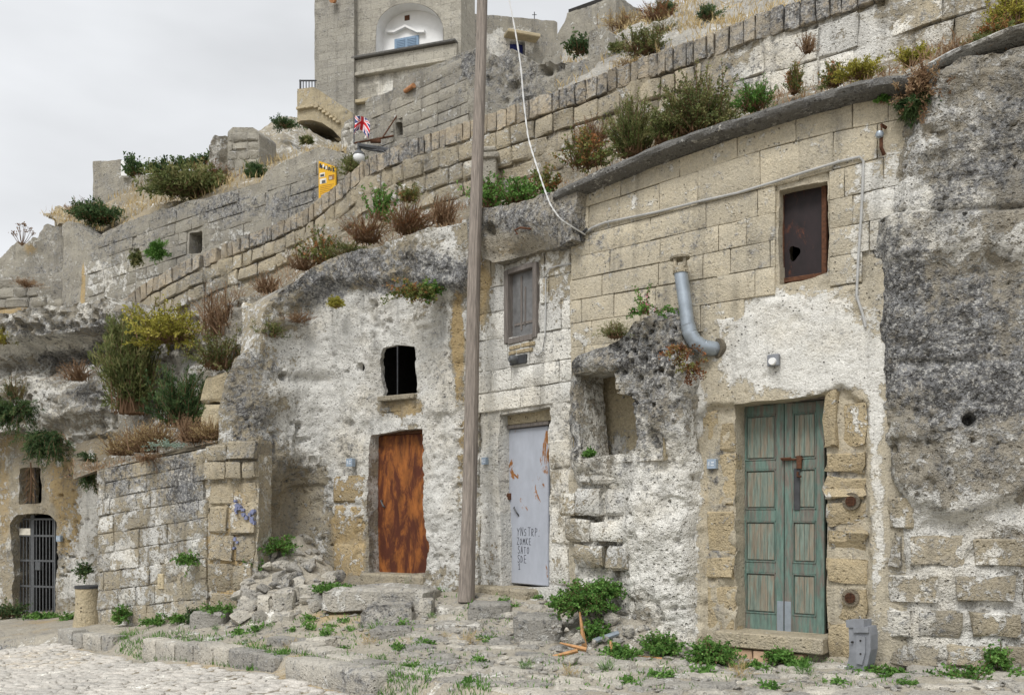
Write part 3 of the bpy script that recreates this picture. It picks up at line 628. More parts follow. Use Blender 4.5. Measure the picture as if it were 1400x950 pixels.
# ---- B: house with the green double door
tB = thing('green_door_house', 'ashlar stone house front with green double door and rusty upper window', 'house', base_at(1065, 905, 9.6))
ash = [(779, 640), (779, 262), (1252, 96), (1225, 300), (1190, 380), (1150, 388), (1128, 394), (1060, 400), (1010, 432), (960, 440), (930, 560), (900, 640)]
def dB(px, py, u, z):
    a = polysdf(np.array(ash, float), px, py); lower = sstep(-4, 10, a + 12 * fbm(np.c_[px * .03, py * .03, px * 0], 1, 4))
    j1 = ((px > 950) & (px < 1008) & (py > 548)) | ((px > 1120) & (px < 1190) & (py > 520 + 0 * px))
    ed = polysdf(np.array([(953, 572), (968, 556), (1004, 552), (1004, 900), (960, 900), (958, 760), (950, 640)], float), px, py); ed2 = polysdf(np.array([(1120, 540), (1150, 528), (1170, 546), (1188, 560), (1184, 640), (1190, 760), (1186, 900), (1120, 900)], float), px, py)
    w = 5 * fbm(np.c_[px * .06, py * .06, px * 0], 1, 3)
    cut = np.maximum(sstep(3, -3, ed + w), sstep(3, -3, ed2 + w))
    return lower * .035 - cut * .075
brB = [(1090, 470, 120, 75, 0, .85), (1040, 430, 60, 40, 0, .3), (965, 640, 24, 110, 0, .0), (935, 700, 34, 200, 0, .95), (1198, 700, 12, 170, 0, .55), (1200, 560, 16, 60, 0, .4), (1100, 500, 110, 35, 0, .35), (850, 500, 80, 60, 1, .12), (1210, 260, 30, 60, 0, .35), (1100, 415, 70, 14, 2, .5),
       (980, 720, 30, 190, 2, .32), (980, 720, 34, 190, 0, -.6), (1155, 720, 32, 190, 2, .28), (1155, 720, 36, 190, 0, -.6), (935, 620, 20, 60, 2, .35), (960, 560, 20, 30, 0, .3), (981, 720, 22, 160, 1, .5), (1157, 720, 30, 180, 1, .42)]
hW = [(1063, 260), (1131, 246), (1131, 372), (1112, 380), (1066, 388)]
hD = [(1002, 552), (1060, 547), (1126, 539), (1128, 700), (1130, 872), (1004, 866)]
sheet('wall', pB, [(779, 980), (779, 262), (1000, 188), (1120, 145), (1250, 104), (1270, 130), (1262, 980)], 'ashlar', tB, holes=[hW, hD, [(778, 495), (912, 495), (912, 640), (778, 640)]], res=.024, amp=.012, scale=2.5, disp=dB, depth=.42, base=(.06, .05, .08), brushes=brB, seed=2, off=-.02, rough=.006,
      pits=rpits(90, 985, 1190, 395, 545, 9, (1, 3), (.01, .03)) + [(1090, 437, 8, .03), (1170, 430, 10, .02)])
Lr = [265, 289, 326, 354, 384, 412, 443, 476, 512, 548, 590, 632]; Rr = [105, 163, 207, 250, 292, 334, 377, 420, 465, 510, 555, 600]
lines = [[(779, a), (1240, b)] for a, b in zip(Lr, Rr)]; lines[0] = [(779, 268), (1000, 191), (1120, 149), (1250, 108)]; lines[1] = [(779, 291), (1050, 203), (1162, 176), (1240, 162)]
course_blocks(pB, lines, 781, 1238, 62, 'ashlar', tB, inside=ash, gap=.006, holes=[(1060, 243, 1134, 390), (770, 498, 930, 645)], jit=.4, proud=.006, depth=.06, rr=.005, wob=.006, base=(.16, .10, .04), brushes=[(1210, 260, 40, 70, 0, .5), (850, 330, 80, 40, 1, .25), (930, 400, 50, 30, 1, .3), (1180, 330, 30, 50, 0, .2), (1110, 160, 90, 30, 2, .2)])
# jamb stones
fB = Frame(pB, 1003, 1128)
px_blocks(pB, [(957, 560, 980, 615), (978, 575, 1003, 617), (957, 618, 1003, 692), (963, 697, 1003, 756), (961, 760, 1003, 792), (961, 800, 1003, 866)], 'jamb', tB, 'jamb_stone', gap=.025, proud=-.045, depth=.2, rr=.014, wob=.03, base=(.14, .22, .05))
px_blocks(pB, [(1124, 532, 1146, 612), (1150, 551, 1186, 610), (1126, 617, 1184, 648), (1126, 652, 1184, 683), (1126, 686, 1186, 720), (1127, 724, 1187, 756), (1128, 760, 1186, 798), (1128, 801, 1186, 848), (1129, 852, 1180, 905)], 'jamb', tB, 'jamb_stone', gap=.025, proud=-.022, depth=.25, rr=.014, wob=.03, base=(.14, .12, .12))
a = Acc(); fs = fB     # door step and brick course below
fB.box(a, fB.a(985), fB.a(1132), fB.z(1065, 887), fB.z(1065, 866), -.35, .16, .012)
a.obj('door_step', 'limestone', tB)
for (x0, x1) in ((990, 1003), (1005, 1034), (1036, 1070), (1072, 1104)):
    a = Acc(); fB.box(a, fB.a(x0), fB.a(x1), fB.z(1050, 914), fB.z(1050, 888), -.2, .13 + random.uniform(-.01, .01), .01); a.obj('brick', 'blockbrick', tB)
# cornice slab
V = []; F = []; q = np.linspace(0, 1, 90); cxs = [766, 800, 900, 1000, 1100, 1180, 1220, 1250]; cys = [258, 243, 200, 163, 130, 108, 101, 101]
prof = [(-.5, .20), (.17, .20), (.215, .185), (.235, .14), (.225, .095), (.19, .07), (.02, .055), (-.5, .055)]
pp = 766 + q * 488; uu = pB.U(pp); D_ = pB.xy(uu)[:, 1]; ztop = CZ + (HY - np.interp(pp, cxs, cys)) / FPX * (D_ - .15); nz_ = fbm(np.c_[uu, uu * 0, uu * 0], 1.2, 4) * .03
for i in range(len(q)):
    for k, (o_, h_) in enumerate(prof):
        w = (fbm(np.array([[uu[i] * 1.0, k * .9, 0]]), 7, 3)[0]) * .022
        V.append(pB.V(uu[i:i + 1], ztop[i] - .20 + h_ * .85 + nz_[i] * .5 + w * .5, o_ + nz_[i] + w)[0])
m_ = len(prof)
for i in range(len(q) - 1):
    for k in range(m_ - 1): F.append((i * m_ + k, (i + 1) * m_ + k, (i + 1) * m_ + k + 1, i * m_ + k + 1)[::-1])
V = np.array(V); V = np.vstack([V, V[:m_].mean(0), V[-m_:].mean(0)])
F += [(k, k + 1, len(V) - 2, len(V) - 2) for k in range(m_ - 1)] + [((len(q) - 1) * m_ + k + 1, (len(q) - 1) * m_ + k, len(V) - 1, len(V) - 1) for k in range(m_ - 1)]
quadtri('cornice', V, np.array(F), 'cement', tB, smooth=True, paint=np.tile([.12, .30, .05], (len(V), 1)))
# upper window: brown panel in a frame, with a hole knocked in it
w = Frame(pB, 1064, 1131, -.17); az = lambda x, y: (w.a(x), w.z(x, y))
win = Acc(); a0, a1 = w.a(1066), w.a(1131); z0, z1 = w.z(1098, 384), w.z(1098, 251)
for (b0, b1, c0, c1) in ((a0, a0 + .05, z0, z1), (a1 - .05, a1, z0, z1), (a0 + .05, a1 - .05, z1 - .05, z1), (a0 + .05, a1 - .05, z0, z0 + .05)): w.box(win, b0, b1, c0, c1, -.04, .03, .006)
winB = win.obj('window_frame', 'rust', tB)
ring = []; hc = (w.a(1086), w.z(1086, 346)); n_ = 20; V = []; F = []
for k in range(n_):
    t = 2 * math.pi * k / n_; r_ = .055 * (1 + .18 * math.sin(3 * t + 1)); V.append(w.p(hc[0] + r_ * math.cos(t), hc[1] + 1.35 * r_ * math.sin(t), 0))
    ca, sa = math.cos(t), math.sin(t); big = []
    ta = ((a1 - .04 - hc[0]) / ca if ca > 0 else (a0 + .04 - hc[0]) / ca) if abs(ca) > 1e-6 else 1e9; tz_ = ((z1 - .04 - hc[1]) / sa if sa > 0 else (z0 + .04 - hc[1]) / sa) if abs(sa) > 1e-6 else 1e9
    tt = min(ta, tz_); V.append(w.p(hc[0] + tt * ca, hc[1] + tt * sa, 0))
F = [(2 * k, 2 * k + 1, (2 * k + 3) % (2 * n_), (2 * k + 2) % (2 * n_)) for k in range(n_)]
for ca_, cz_ in ((a1 - .04, z1 - .04), (a0 + .04, z1 - .04), (a0 + .04, z0 + .04), (a1 - .04, z0 + .04)):
    V.append(w.p(ca_, cz_, 0)); best = sorted(range(n_), key=lambda k: np.linalg.norm((V[2 * k + 1] + V[(2 * k + 3) % (2 * n_)]) / 2 - V[-1]))[0]
    for kq in (best - 1, best, best + 1):
        kq %= n_
        F.append((2 * kq + 1, len(V) - 1, (2 * kq + 3) % (2 * n_), (2 * kq + 3) % (2 * n_)))
quadtri('panel', np.array(V), np.array(F), 'brownpanel', tB)
room('interior', w, a0 - .1, a1 + .1, z0 - .1, z1 + .1, -.06, -1.2, 'dark', tB)
# green double door
d = Frame(pB, 1004, 1128, -.26); A0, A1 = d.a(1008), d.a(1127); Z0, Z1 = d.z(1066, 867), d.z(1066, 551)
room('interior', d, A0 - .15, A1 + .15, Z0 - .05, Z1 + .25, -.10, -1.5, 'dark', tB)
fr = Acc(); d.box(fr, A0 - .06, A0, Z0, Z1 + .03, -.08, .04, .006); d.box(fr, A0 - .10, A1 + .03, Z1 + .005, Z1 + .045, -.08, .06, .006); fr.obj('door_frame', 'greywood', tB)
mid = d.a(1072)
for (l0, l1, sg) in ((A0 + .006, mid - .004, 0), (mid + .004, A1, 1)):
    door = Acc(); d.box(door, l0, l1, Z0 + .01, Z1, -.06, -.022); door = door.obj('door', 'greenpaint', tB, origin=d.p((l0 + l1) / 2, Z0, 0))
    H_ = Z1 - Z0; rails = [(.0, .085), (.265, .31), (.49, .54), (.715, .755), (.955, 1.0)]; sw = .085
    for (b0, b1) in ((l0, l0 + sw), (l1 - sw, l1)):
        a = Acc(); d.box(a, b0, b1, Z0 + .012, Z1 - .003, -.03, .0, .004); a.obj('stile', 'greenpaint', door)
    for r0, r1 in rails:
        a = Acc(); d.box(a, l0 + sw, l1 - sw, Z0 + max(r0, .007) * H_, Z0 + min(r1, .996) * H_, -.03, -.003, .004); a.obj('rail', 'greenpaint', door)
    for (r0, r1) in zip(rails[:-1], rails[1:]):
        p0, p1 = Z0 + r0[1] * H_, Z0 + r1[0] * H_
        a = Acc(); nb4 = 4
        for k in range(nb4):
            e0 = l0 + sw + .022 + (l1 - l0 - 2 * sw - .044) * k / nb4; e1 = l0 + sw + .022 + (l1 - l0 - 2 * sw - .044) * (k + 1) / nb4
            d.box(a, e0 + .0006, e1 - .0006, p0 + .028, p1 - .028, -.03, -.008, .003)
        a.obj('panel', 'greenpanel', door)
        a = Acc()
        for (b0, b1, c0, c1) in ((l0 + sw, l0 + sw + .014, p0, p1), (l1 - sw - .014, l1 - sw, p0, p1), (l0 + sw, l1 - sw, p0, p0 + .014), (l0 + sw, l1 - sw, p1 - .014, p1)): d.box(a, b0, b1, c0, c1, -.03, .004, .003)
        a.obj('moulding', 'greenpaint', door)
    a = Acc(); e = mid + (-.075 if sg == 0 else .006); d.box(a, e, e + .069, Z0 + .015, Z0 + .35, -.002, .006, .002); a.obj('kick_plate', 'zinc', door)
latch = Acc(); zl = d.z(1080, 628)
d.box(latch, d.a(1070), d.a(1098), zl - .011, zl + .011, 0, .025, .004); d.box(latch, d.a(1090), d.a(1097), zl - .10, zl + .035, 0, .03, .004); latch.tube([d.p(d.a(1070), zl, .02), d.p(d.a(1070), zl + .01, .05), d.p(d.a(1084), zl + .012, .05)], .009)
latch.tube([d.p(d.a(1092), zl - .13, .03), d.p(d.a(1092), zl - .18, .035), d.p(d.a(1097), zl - .18, .035)], .012)
setp(latch.obj('latch', 'rust', tB), 'rusty iron latch and padlock')
a = Acc(); d.box(a, d.a(1086), d.a(1094), d.z(1090, 697), d.z(1090, 640), 0, .012, .003); a.obj('lock_bar', 'iron', tB)
# round rusty vents in the right jamb
for (x, y) in ((1163, 685), (1162, 817)):
    o = fB.at(x, y, -.02); a = Acc()
    for r_, c_ in ((.085, .012),):
        a.tube([o - np.append(fB.N, 0) * .05, o + np.append(fB.N, 0) * c_], [r_, r_], 20)
    a.obj('vent_surround', 'mortar', tB, smooth=True)
    a = Acc(); a.tube([o - np.append(fB.N, 0) * .03, o + np.append(fB.N, 0) * .02], [.05, .05], 18); v_ = a.obj('vent', 'dark', tB)
    a = Acc()
    for k in range(-3, 4):
        h_ = math.sqrt(max(.052 ** 2 - (k * .014) ** 2, 1e-6)); T3 = np.append(fB.T, 0); N3 = np.append(fB.N, 0)
        a.tube([o + N3 * .024 + T3 * k * .014 - np.array([0, 0, h_]), o + N3 * .024 + T3 * k * .014 + np.array([0, 0, h_])], .003, 5); a.tube([o + N3 * .026 + np.array([0, 0, k * .014]) - T3 * h_, o + N3 * .026 + np.array([0, 0, k * .014]) + T3 * h_], .003, 5)
    a.obj('vent_mesh', 'rust', v_)
def plaque(path, px, py, w_, parent, off=.02):
    f = Frame(path, px - 8, px + 8, off); a_, z_ = f.a(px), f.z(px, py); a = Acc(); f.box(a, a_ - w_ / 2, a_ + w_ / 2, z_ - w_ / 2, z_ + w_ / 2, -.06, .012, .003); o = a.obj('house_number_tile', 'tile', parent)
    a = Acc(); f.box(a, a_ - w_ * .32, a_ - w_ * .2, z_ - w_ * .2, z_ + w_ * .22, .012, .014); f.box(a, a_ - w_ * .05, a_ + w_ * .3, z_ - w_ * .2, z_ - w_ * .08, .012, .014); f.box(a, a_ + w_ * .02, a_ + w_ * .3, z_ + w_ * .08, z_ + w_ * .22, .012, .014); a.obj('worn_print', 'tilemark', o)
plaque(pB, 973, 634, .105, tB, -.02)
# cable along the facade
a = Acc(); cp = [(798, 322), (812, 312), (830, 305), (900, 291), (960, 276), (1010, 265), (1060, 250), (1110, 234), (1150, 222), (1176, 216), (1181, 222), (1180, 260), (1178, 300), (1174, 360), (1172, 405), (1180, 430), (1184, 448)]
pts = [pB.V(*pB.uz(x, y), .03)[0] for x, y in cp]; a.tube(pts, .013, 7); setp(a.obj('wall_cable', 'cable', None, smooth=True), 'grey electric cable clipped across the ashlar wall above the rusty window', 'cable')
a = Acc(); f = Frame(pB, 1050, 1068, .03); a.box(f.at(1051, 502), f.at(1067, 500) - f.at(1051, 502), np.array([0, 0, .12]), np.append(f.N * .05, 0), .008); jb = a.obj('junction_box', 'greyplastic'); setp(jb, 'small grey junction box on white plaster above the green door', 'junction box')
a = Acc(); o = f.at(1059, 495, .05); a.tube([o, o + np.append(f.N, 0) * .03], [.04, .035], 14); a.obj('bulb_cover', 'white', jb, smooth=True)
a = Acc(); f2 = Frame(pB, 1195, 1215, .03); a.tube([f2.at(1211, 175, .0), f2.at(1206, 174, .05), f2.at(1205, 185, .06), f2.at(1205, 205, .06), f2.at(1209, 213, .02)], .018, 8); hk = a.obj('iron_bracket', 'rust', smooth=True); setp(hk, 'rusty iron insulator bracket on the wall below the cornice end', 'bracket')
a = Acc(); o = f2.at(1203, 188, .075); a.tube([o - np.array([0, 0, .035]), o - np.array([0, 0, .025]), o, o + np.array([0, 0, .025]), o + np.array([0, 0, .035])], [.01, .032, .04, .032, .01], 12); a.obj('insulator', 'zinc', hk, smooth=True)
# ---- zinc flue
fl = thing('flue_pipe', 'zinc stove flue with elbow rising from the white plaster wall', 'flue pipe', base_at(975, 480, 9.95))
f = Frame(pB, 930, 990); Q = lambda x, y, c: f.at(x, y, c)
el = [Q(985, 476, -.12), Q(976, 477, .05), Q(968, 476, .12), Q(961, 470, .17), Q(956, 460, .20), Q(953.5, 448, .21)]
el2 = []; k_ = np.array(el); tt = np.linspace(0, len(el) - 1, 26); el2 = np.c_[[np.interp(tt, np.arange(len(el)), k_[:, i]) for i in range(3)]].T
a = Acc(); a.tube(el2, [.075 + .005 * (i % 2) for i in range(len(el2))], 18); a.obj('elbow', 'zinc', fl, smooth=True, sharp=30)
a = Acc(); a.tube([Q(953.5, 449, .21), Q(950, 420, .21), Q(944, 378, .21)], .072, 20); a.obj('pipe', 'zinc', fl, smooth=True)
t0 = Q(944, 379, .21); up = Q(943, 360, .21) - t0; a = Acc(); a.tube([t0, t0 + up * .45], .083, 20); a.obj('collar', 'limestone', fl, smooth=True)
for k in range(4):
    a = Acc(); an = k * math.pi / 2 + .5; c_ = np.array([math.cos(an), math.sin(an), 0]) * .07; a.tube([t0 + up * .4 + c_, t0 + up * 1.05 + c_], .02, 6); a.obj('cap_post', 'limestone', fl)
a = Acc(); a.tube([t0 + up * 1.0, t0 + up * 1.12, t0 + up * 1.3], [.105, .11, .06], 18); a.obj('cap', 'limestone', fl, smooth=True)
a = Acc(); a.tube([Q(984, 476, -.06), Q(980, 476.5, .012)], [.115, .105], 18); a.obj('wall_collar', 'mortar', fl, smooth=True)
# ---- C: rock outcrop with niche
tC = thing('rock_outcrop', 'rugged grey rock outcrop with square niche between the pale and green doors', 'rock', base_at(860, 890, 10.3))
brC = [(900, 440, 70, 45, 1, .55), (830, 490, 60, 25, 1, .5), (895, 540, 55, 70, 1, .35), (780, 560, 16, 90, 1, .5), (890, 690, 60, 110, 0, .25), (910, 740, 50, 140, 0, .35), (870, 620, 30, 50, 0, .4), (815, 700, 50, 60, 0, .25), (815, 690, 50, 60, 2, .2), (890, 640, 40, 60, 1, .2), (820, 540, 30, 50, 1, -.3), (930, 760, 40, 160, 0, .6), (935, 640, 16, 60, 2, .45), (940, 740, 12, 90, 2, .3), (942, 640, 10, 60, 0, -.4), (900, 660, 40, 60, 0, .35), (820, 800, 60, 60, 0, .35), (905, 720, 45, 120, 1, -.15), (770, 700, 22, 130, 0, .6), (775, 800, 20, 60, 0, .4)]
def dC(px, py, u, z):
    return -.34 * sstep(930, 965, px) - .08 * sstep(620, 670, py) * sstep(880, 820, px) - .12 * sstep(790, 762, px) + .10 * np.exp(-((px - 905) / 50) ** 2 - ((py - 560) / 60) ** 2) + .12 * np.exp(-((px - 830) / 50) ** 2 - ((py - 492) / 15) ** 2) - .25 * sstep(440, 408, py) - .03 * sstep(640, 700, py)
nich = [(786, 511), (842, 508), (846, 538), (868, 543), (873, 585), (868, 612), (852, 619), (797, 628), (790, 560)]
sheet('rock', pC, [(768, 620), (769, 560), (775, 512), (792, 492), (818, 478), (850, 463), (876, 441), (906, 420), (940, 409), (978, 414), (1000, 436), (990, 462), (966, 492), (957, 530), (948, 565), (952, 640), (946, 720), (956, 800), (958, 980), (752, 980), (756, 880), (768, 790), (778, 700)], 'rock', tC, holes=[nich],
      res=.02, amp=.07, scale=1.7, octv=6, disp=dC, depth=.5, base=(.38, .26, .06), brushes=brC, seed=3, pock=.019, rough=.035, hrough=.006, pits=rpits(70, 840, 960, 420, 560, 12, (1.5, 4.5), (.03, .09)) + rpits(60, 780, 950, 640, 880, 13, (1.5, 4), (.02, .05)))
n_ = Frame(pC, 790, 870); room('niche', n_, n_.a(782), n_.a(905), n_.z(830, 632), n_.z(830, 500), -.02, -.62, 'cream', tC, (.2, .25, .2))
px_blocks(pC.off(-.09), [(790, 629, 809, 663), (810, 629, 850, 661), (766, 672, 787, 706), (788, 667, 822, 706), (770, 708, 806, 741), (810, 711, 857, 742), (783, 745, 825, 775), (828, 745, 861, 781), (825, 668, 858, 706)], 'limestone', tC, proud=.035, depth=.12, rr=.03, wob=.025, base=(.34, .2, .08), brushes=brC[4:9])
# ---- D: overhang above the small window
tD = thing('rock_overhang', 'dark overhanging rock slab above the grey framed small window', 'rock', base_at(715, 345, 11.9))
sheet('rock', pD, [(636, 300), (660, 284), (700, 276), (760, 262), (788, 256), (788, 330), (768, 338), (730, 340), (700, 347), (672, 360), (655, 352), (640, 330)], 'rock', tD, res=.025, amp=.05, depth=.75, base=(.05, .55, .05), brushes=[(690, 335, 50, 20, 1, -.5), (690, 335, 50, 16, 2, .35), (740, 300, 50, 30, 1, .3)], seed=4, rough=.03,
      bumps=[(720, 300, 70, 22, .10), (700, 350, 70, 14, -.12)], pits=[(668, 313, 9, .1)])
a = Acc(); f = Frame(pD, 705, 725, .12); a.tube([f.at(722, 312, -.05), f.at(714, 312, .03), f.at(708, 316, .05), f.at(710, 321, .03)], .012, 6); setp(a.obj('iron_hook', 'rust', smooth=True), 'small rusty hook in the dark rock above the small window', 'hook')
# ---- E: house with the pale grey metal door
tE = thing('grey_door_house', 'narrow whitewashed house front with pale metal door and small window', 'house', base_at(720, 815, 12.0))
brE = [(715, 480, 70, 90, 0, .35), (715, 640, 80, 190, 0, .35), (665, 620, 16, 170, 0, .35), (668, 720, 14, 60, 2, .5), (672, 560, 12, 20, 0, .3), (660, 400, 14, 60, 2, .65), (760, 480, 22, 40, 1, .3), (740, 350, 50, 14, 2, .3), (665, 760, 16, 50, 2, .35), (770, 620, 20, 120, 1, .12), (658, 400, 13, 60, 0, -.6), (668, 740, 13, 50, 0, -.45)]
hE = [(680, 566), (751, 556), (751, 700), (750, 802), (684, 804), (683, 720), (680, 650)]; hE2 = [(694, 371), (735, 360), (734, 462), (694, 470)]
sheet('wall', pE, [(628, 300), (788, 280), (788, 980), (628, 980)], 'limestone', tE, holes=[hE, hE2], res=.024, amp=.022, scale=2.2, depth=.34, base=(.55, .08, .08), brushes=brE, seed=5, rough=.008, hrough=.012, off=-.012, disp=lambda px, py, u, z: .05 * sstep(560, 600, py) * fbm(np.c_[px * .02, py * .02, px * 0], 1, 4), pits=rpits(70, 650, 785, 560, 800, 6, (1, 3), (.015, .04)))
Ll = [356, 398, 432, 468, 510, 540, 566]; Rl = [338, 372, 408, 448, 490, 520, 548]
course_blocks(pE, [[(650, a), (786, b)] for a, b in zip(Ll, Rl)], 652, 785, 36, 'limestone', tE, holes=[(690, 355, 738, 472)], gap=.010, proud=.008, depth=.06, rr=.008, wob=.008, base=(.48, .1, .1), brushes=brE)
px_blocks(pE, [(752, 600, 778, 640), (752, 642, 782, 690), (753, 694, 780, 745), (753, 748, 778, 800)], 'limestone', tE, gap=.015, proud=.02, depth=.06, rr=.02, wob=.015, base=(.7, .12, .05))
w = Frame(pE, 694, 735, -.02); a0, a1 = w.a(694), w.a(735.5); z0, z1 = w.z(715, 466), w.z(715, 365); wf = thing('w', None, None, (0, 0, 0)); bpy.data.objects.remove(wf)
a = Acc(); t_ = .055
for (b0, b1, c0, c1) in ((a0 - .02, a0 + t_, z0, z1), (a1 - t_, a1 + .02, z0, z1), (a0 + t_, a1 - t_, z1 - t_, z1 + .01), (a0 + t_, a1 - t_, z0 - .02, z0 + t_)): w.box(a, b0, b1, c0, c1, -.08, .05, .006)
wE = a.obj('window_frame', 'greywood', tE); a = Acc(); w.box(a, a0 + .03, a1 - .03, z0 + .03, z1 - .03, -.05, -.04); a.obj('pane', 'grime', wE)
for (b0, b1, c0, c1) in ((a0 + .22, a0 + .25, z0 + .15, z1 - .1), (a0 + .30, a0 + .32, z0 + .2, z1 - .25), (a0 + .10, a1 - .08, z0 + .22, z0 + .25)): a = Acc(); w.box(a, b0, b1, c0, c1, -.04, -.03); a.obj('bar', 'greywood', wE)
f = Frame(pE, 700, 725, .015)
for k, (x0, x1, y) in enumerate(((697, 712, 476), (713, 731, 472), (696, 706, 483), (707, 728, 481))): a = Acc(); f.box(a, f.a(x0), f.a(x1), f.z(x0, y + 3), f.z(x0, y - 2), -.05, .015, .006); a.obj('brick', 'jamb', tE)
a = Acc(); f.box(a, f.a(699), f.a(721), f.z(710, 498), f.z(710, 486), -.02, .03, .004); vb = a.obj('wall_lamp_base', 'iron', tE); a = Acc(); o = f.at(707, 492, .03); a.tube([o, o + np.append(f.N, 0) * .07, o + np.append(f.N, 0) * .10], [.055, .055, .03], 12); a.obj('wall_lamp_shade', 'gateiron', vb, smooth=True)
a = Acc(); a.tube([pE.V(*pE.uz(x, y), .025)[0] for x, y in ((784, 361), (765, 364), (752, 368), (748, 380), (748, 420), (747, 460), (744, 480), (738, 486), (732, 482))], .010, 6); setp(a.obj('hanging_cable', 'cable', smooth=True), 'thin grey cable looping down the whitewashed wall beside the small window', 'cable')
d = Frame(pE, 690, 751, -.20); A0, A1 = d.a(695), d.a(749); Z0, Z1 = d.z(722, 800), d.z(722, 584)
room('interior', d, A0 - .2, A1 + .2, Z0 - .05, Z1 + .25, -.07, -.8, 'dark', tE)
a = Acc(); d.box(a, A0 - .05, A0, Z0, Z1 + .04, -.08, .05, .005); d.box(a, A0 - .05, A1 + .06, Z1, Z1 + .045, -.08, .05, .005); a.obj('door_frame', 'greywood', tE)
a = Acc(); d.box(a, A0 - .12, A1 + .12, Z1 + .05, Z1 + .22, -.1, .03, .01); a.obj('lintel', 'cream', tE)
a = Acc(); d.box(a, A0 + .005, A1, Z0 + .01, Z1 - .003, -.05, 0, .012); dE = a.obj('door', 'doorgrey', tE)
a = Acc(); d.box(a, d.a(689), d.a(699), d.z(694, 683), d.z(694, 674), -.01, .035, .005); a.tube([d.at(687, 676, .02), d.at(691, 674, .045), d.at(697, 678, .04)], .012, 6); a.obj('padlock', 'rust', dE)
a = Acc(); a.tube([d.at(703, 693, .0), d.at(705, 694, .035), d.at(709, 700, .035), d.at(709.5, 705, .0)], .010, 7); a.obj('handle', 'gateiron', dE, smooth=True)
a = Acc(); d.box(a, d.a(676), d.a(752), d.z(715, 818), d.z(715, 801), -.05, .42, .03); sE = a.obj('door_step', 'limestone', tE)
# graffiti: pen strokes, one ribbon per stroke
GL = {'Y': [[(0, 1), (.4, .55), (.8, 1)], [(.4, .55), (.3, 0)]], 'N': [[(0, 0), (.08, 1), (.6, .05), (.65, 1)]], 'S': [[(.65, .9), (.3, 1), (.05, .8), (.2, .55), (.55, .4), (.6, .15), (.3, 0), (0, .12)]], 'T': [[(0, 1), (.75, 1)], [(.38, 1), (.35, 0)]], 'R': [[(0, 0), (.05, 1), (.5, .95), (.55, .65), (.1, .5), (.6, 0)]],
      'P': [[(0, 0), (.05, 1), (.55, .92), (.55, .6), (.08, .5)]], 'Z': [[(0, 1), (.65, 1), (0, 0), (.7, .02)]], 'O': [[(.35, 1), (.05, .75), (.05, .25), (.35, 0), (.62, .3), (.62, .75), (.35, 1)]], 'M': [[(0, 0), (.1, 1), (.4, .4), (.7, 1), (.75, 0)]], 'K': [[(0, 0), (.03, 1)], [(.55, 1), (.05, .45), (.6, 0)]], 'E': [[(.55, 1), (0, .98), (0, .02), (.6, 0)], [(0, .5), (.45, .52)]],
      'A': [[(0, 0), (.35, 1), (.65, 0)], [(.12, .35), (.55, .35)]], 'D': [[(0, 0), (.03, 1), (.5, .8), (.55, .3), (0, 0)]], '1': [[(0, .7), (.3, 1), (.28, 0)], [(0, 0), (.6, .02)]], '.': [[(0, 0), (.08, .05)]]}
def strokes(fr_, x, y, text, hpx, c, parent, mat='ink', w_=.0036, name='pen_letter', adv=1.12):
    h = hpx / FPX * fr_.O[1]; ca = fr_.a(x); zb = fr_.z(x, y)
    for ch in text:
        a = Acc(); ca += random.uniform(-.03, .03) * h; hh = h * random.uniform(.88, 1.12)
        for st in GL.get(ch, []):
            p_ = [(ca + q_[0] * hh * .62 + random.uniform(-.015, .015) * h, zb + q_[1] * hh + random.uniform(-.02, .02) * h) for q_ in st]
            for (s0, s1) in zip(p_[:-1], p_[1:]):
                t = np.array(s1) - np.array(s0); l = np.linalg.norm(t) + 1e-9; t /= l; nn_ = np.array([-t[1], t[0]]) * w_; e = t * w_ * .6
                qd = [np.array(s0) - nn_ - e, np.array(s1) - nn_ + e, np.array(s1) + nn_ + e, np.array(s0) + nn_ - e]; fr_.slab(a, [tuple(v) for v in qd], c, c + .0015 + random.random() * .0006)
        ca += h * .62 * adv; a.obj(name, mat, parent)
for (x, y, t, hp) in ((707, 732, 'YNSTRP.', 10.5), (707, 744, 'ZOMKE', 9), (708, 756, 'SATO', 9), (708, 768.5, 'SDE', 9.5), (709, 778, '1', 7.5)): strokes(d, x, y, t, hp, .0, dE)
plaque(pE, 662, 630, .095, tE, .02)
# ---- F: cave house with the rusty door
tF = thing('rusty_door_house', 'whitewashed cave house front with rusty metal door under a grey rock brow', 'house', base_at(545, 802, 13.6))
brow = [(340, 500), (375, 440), (400, 425), (450, 395), (500, 395), (560, 385), (600, 400), (650, 400)]
def dF(px, py, u, z):
    yb = np.interp(px, [q[0] for q in brow], [q[1] for q in brow]) + 10 * fbm(np.c_[px * .02, py * .02, px * 0], 1, 3); up = sstep(14, -14, py - yb)
    return up * (.20 - .0 * px) * sstep(345, 420, px) - .30 * np.exp(-((px - 408) / 22) ** 2 - ((py - 690) / 55) ** 4) - .22 * np.exp(-((px - 375) / 12) ** 2 - ((py - 700) / 30) ** 2) + .10 * np.exp(-((px - 610) / 22) ** 2 - ((py - 730) / 90) ** 2) + .16 * np.exp(-((px - 370) / 40) ** 2 - ((py - 540) / 40) ** 2) - .10 * np.exp(-((py - 520) / 9) ** 2 - ((px - 415) / 45) ** 2)
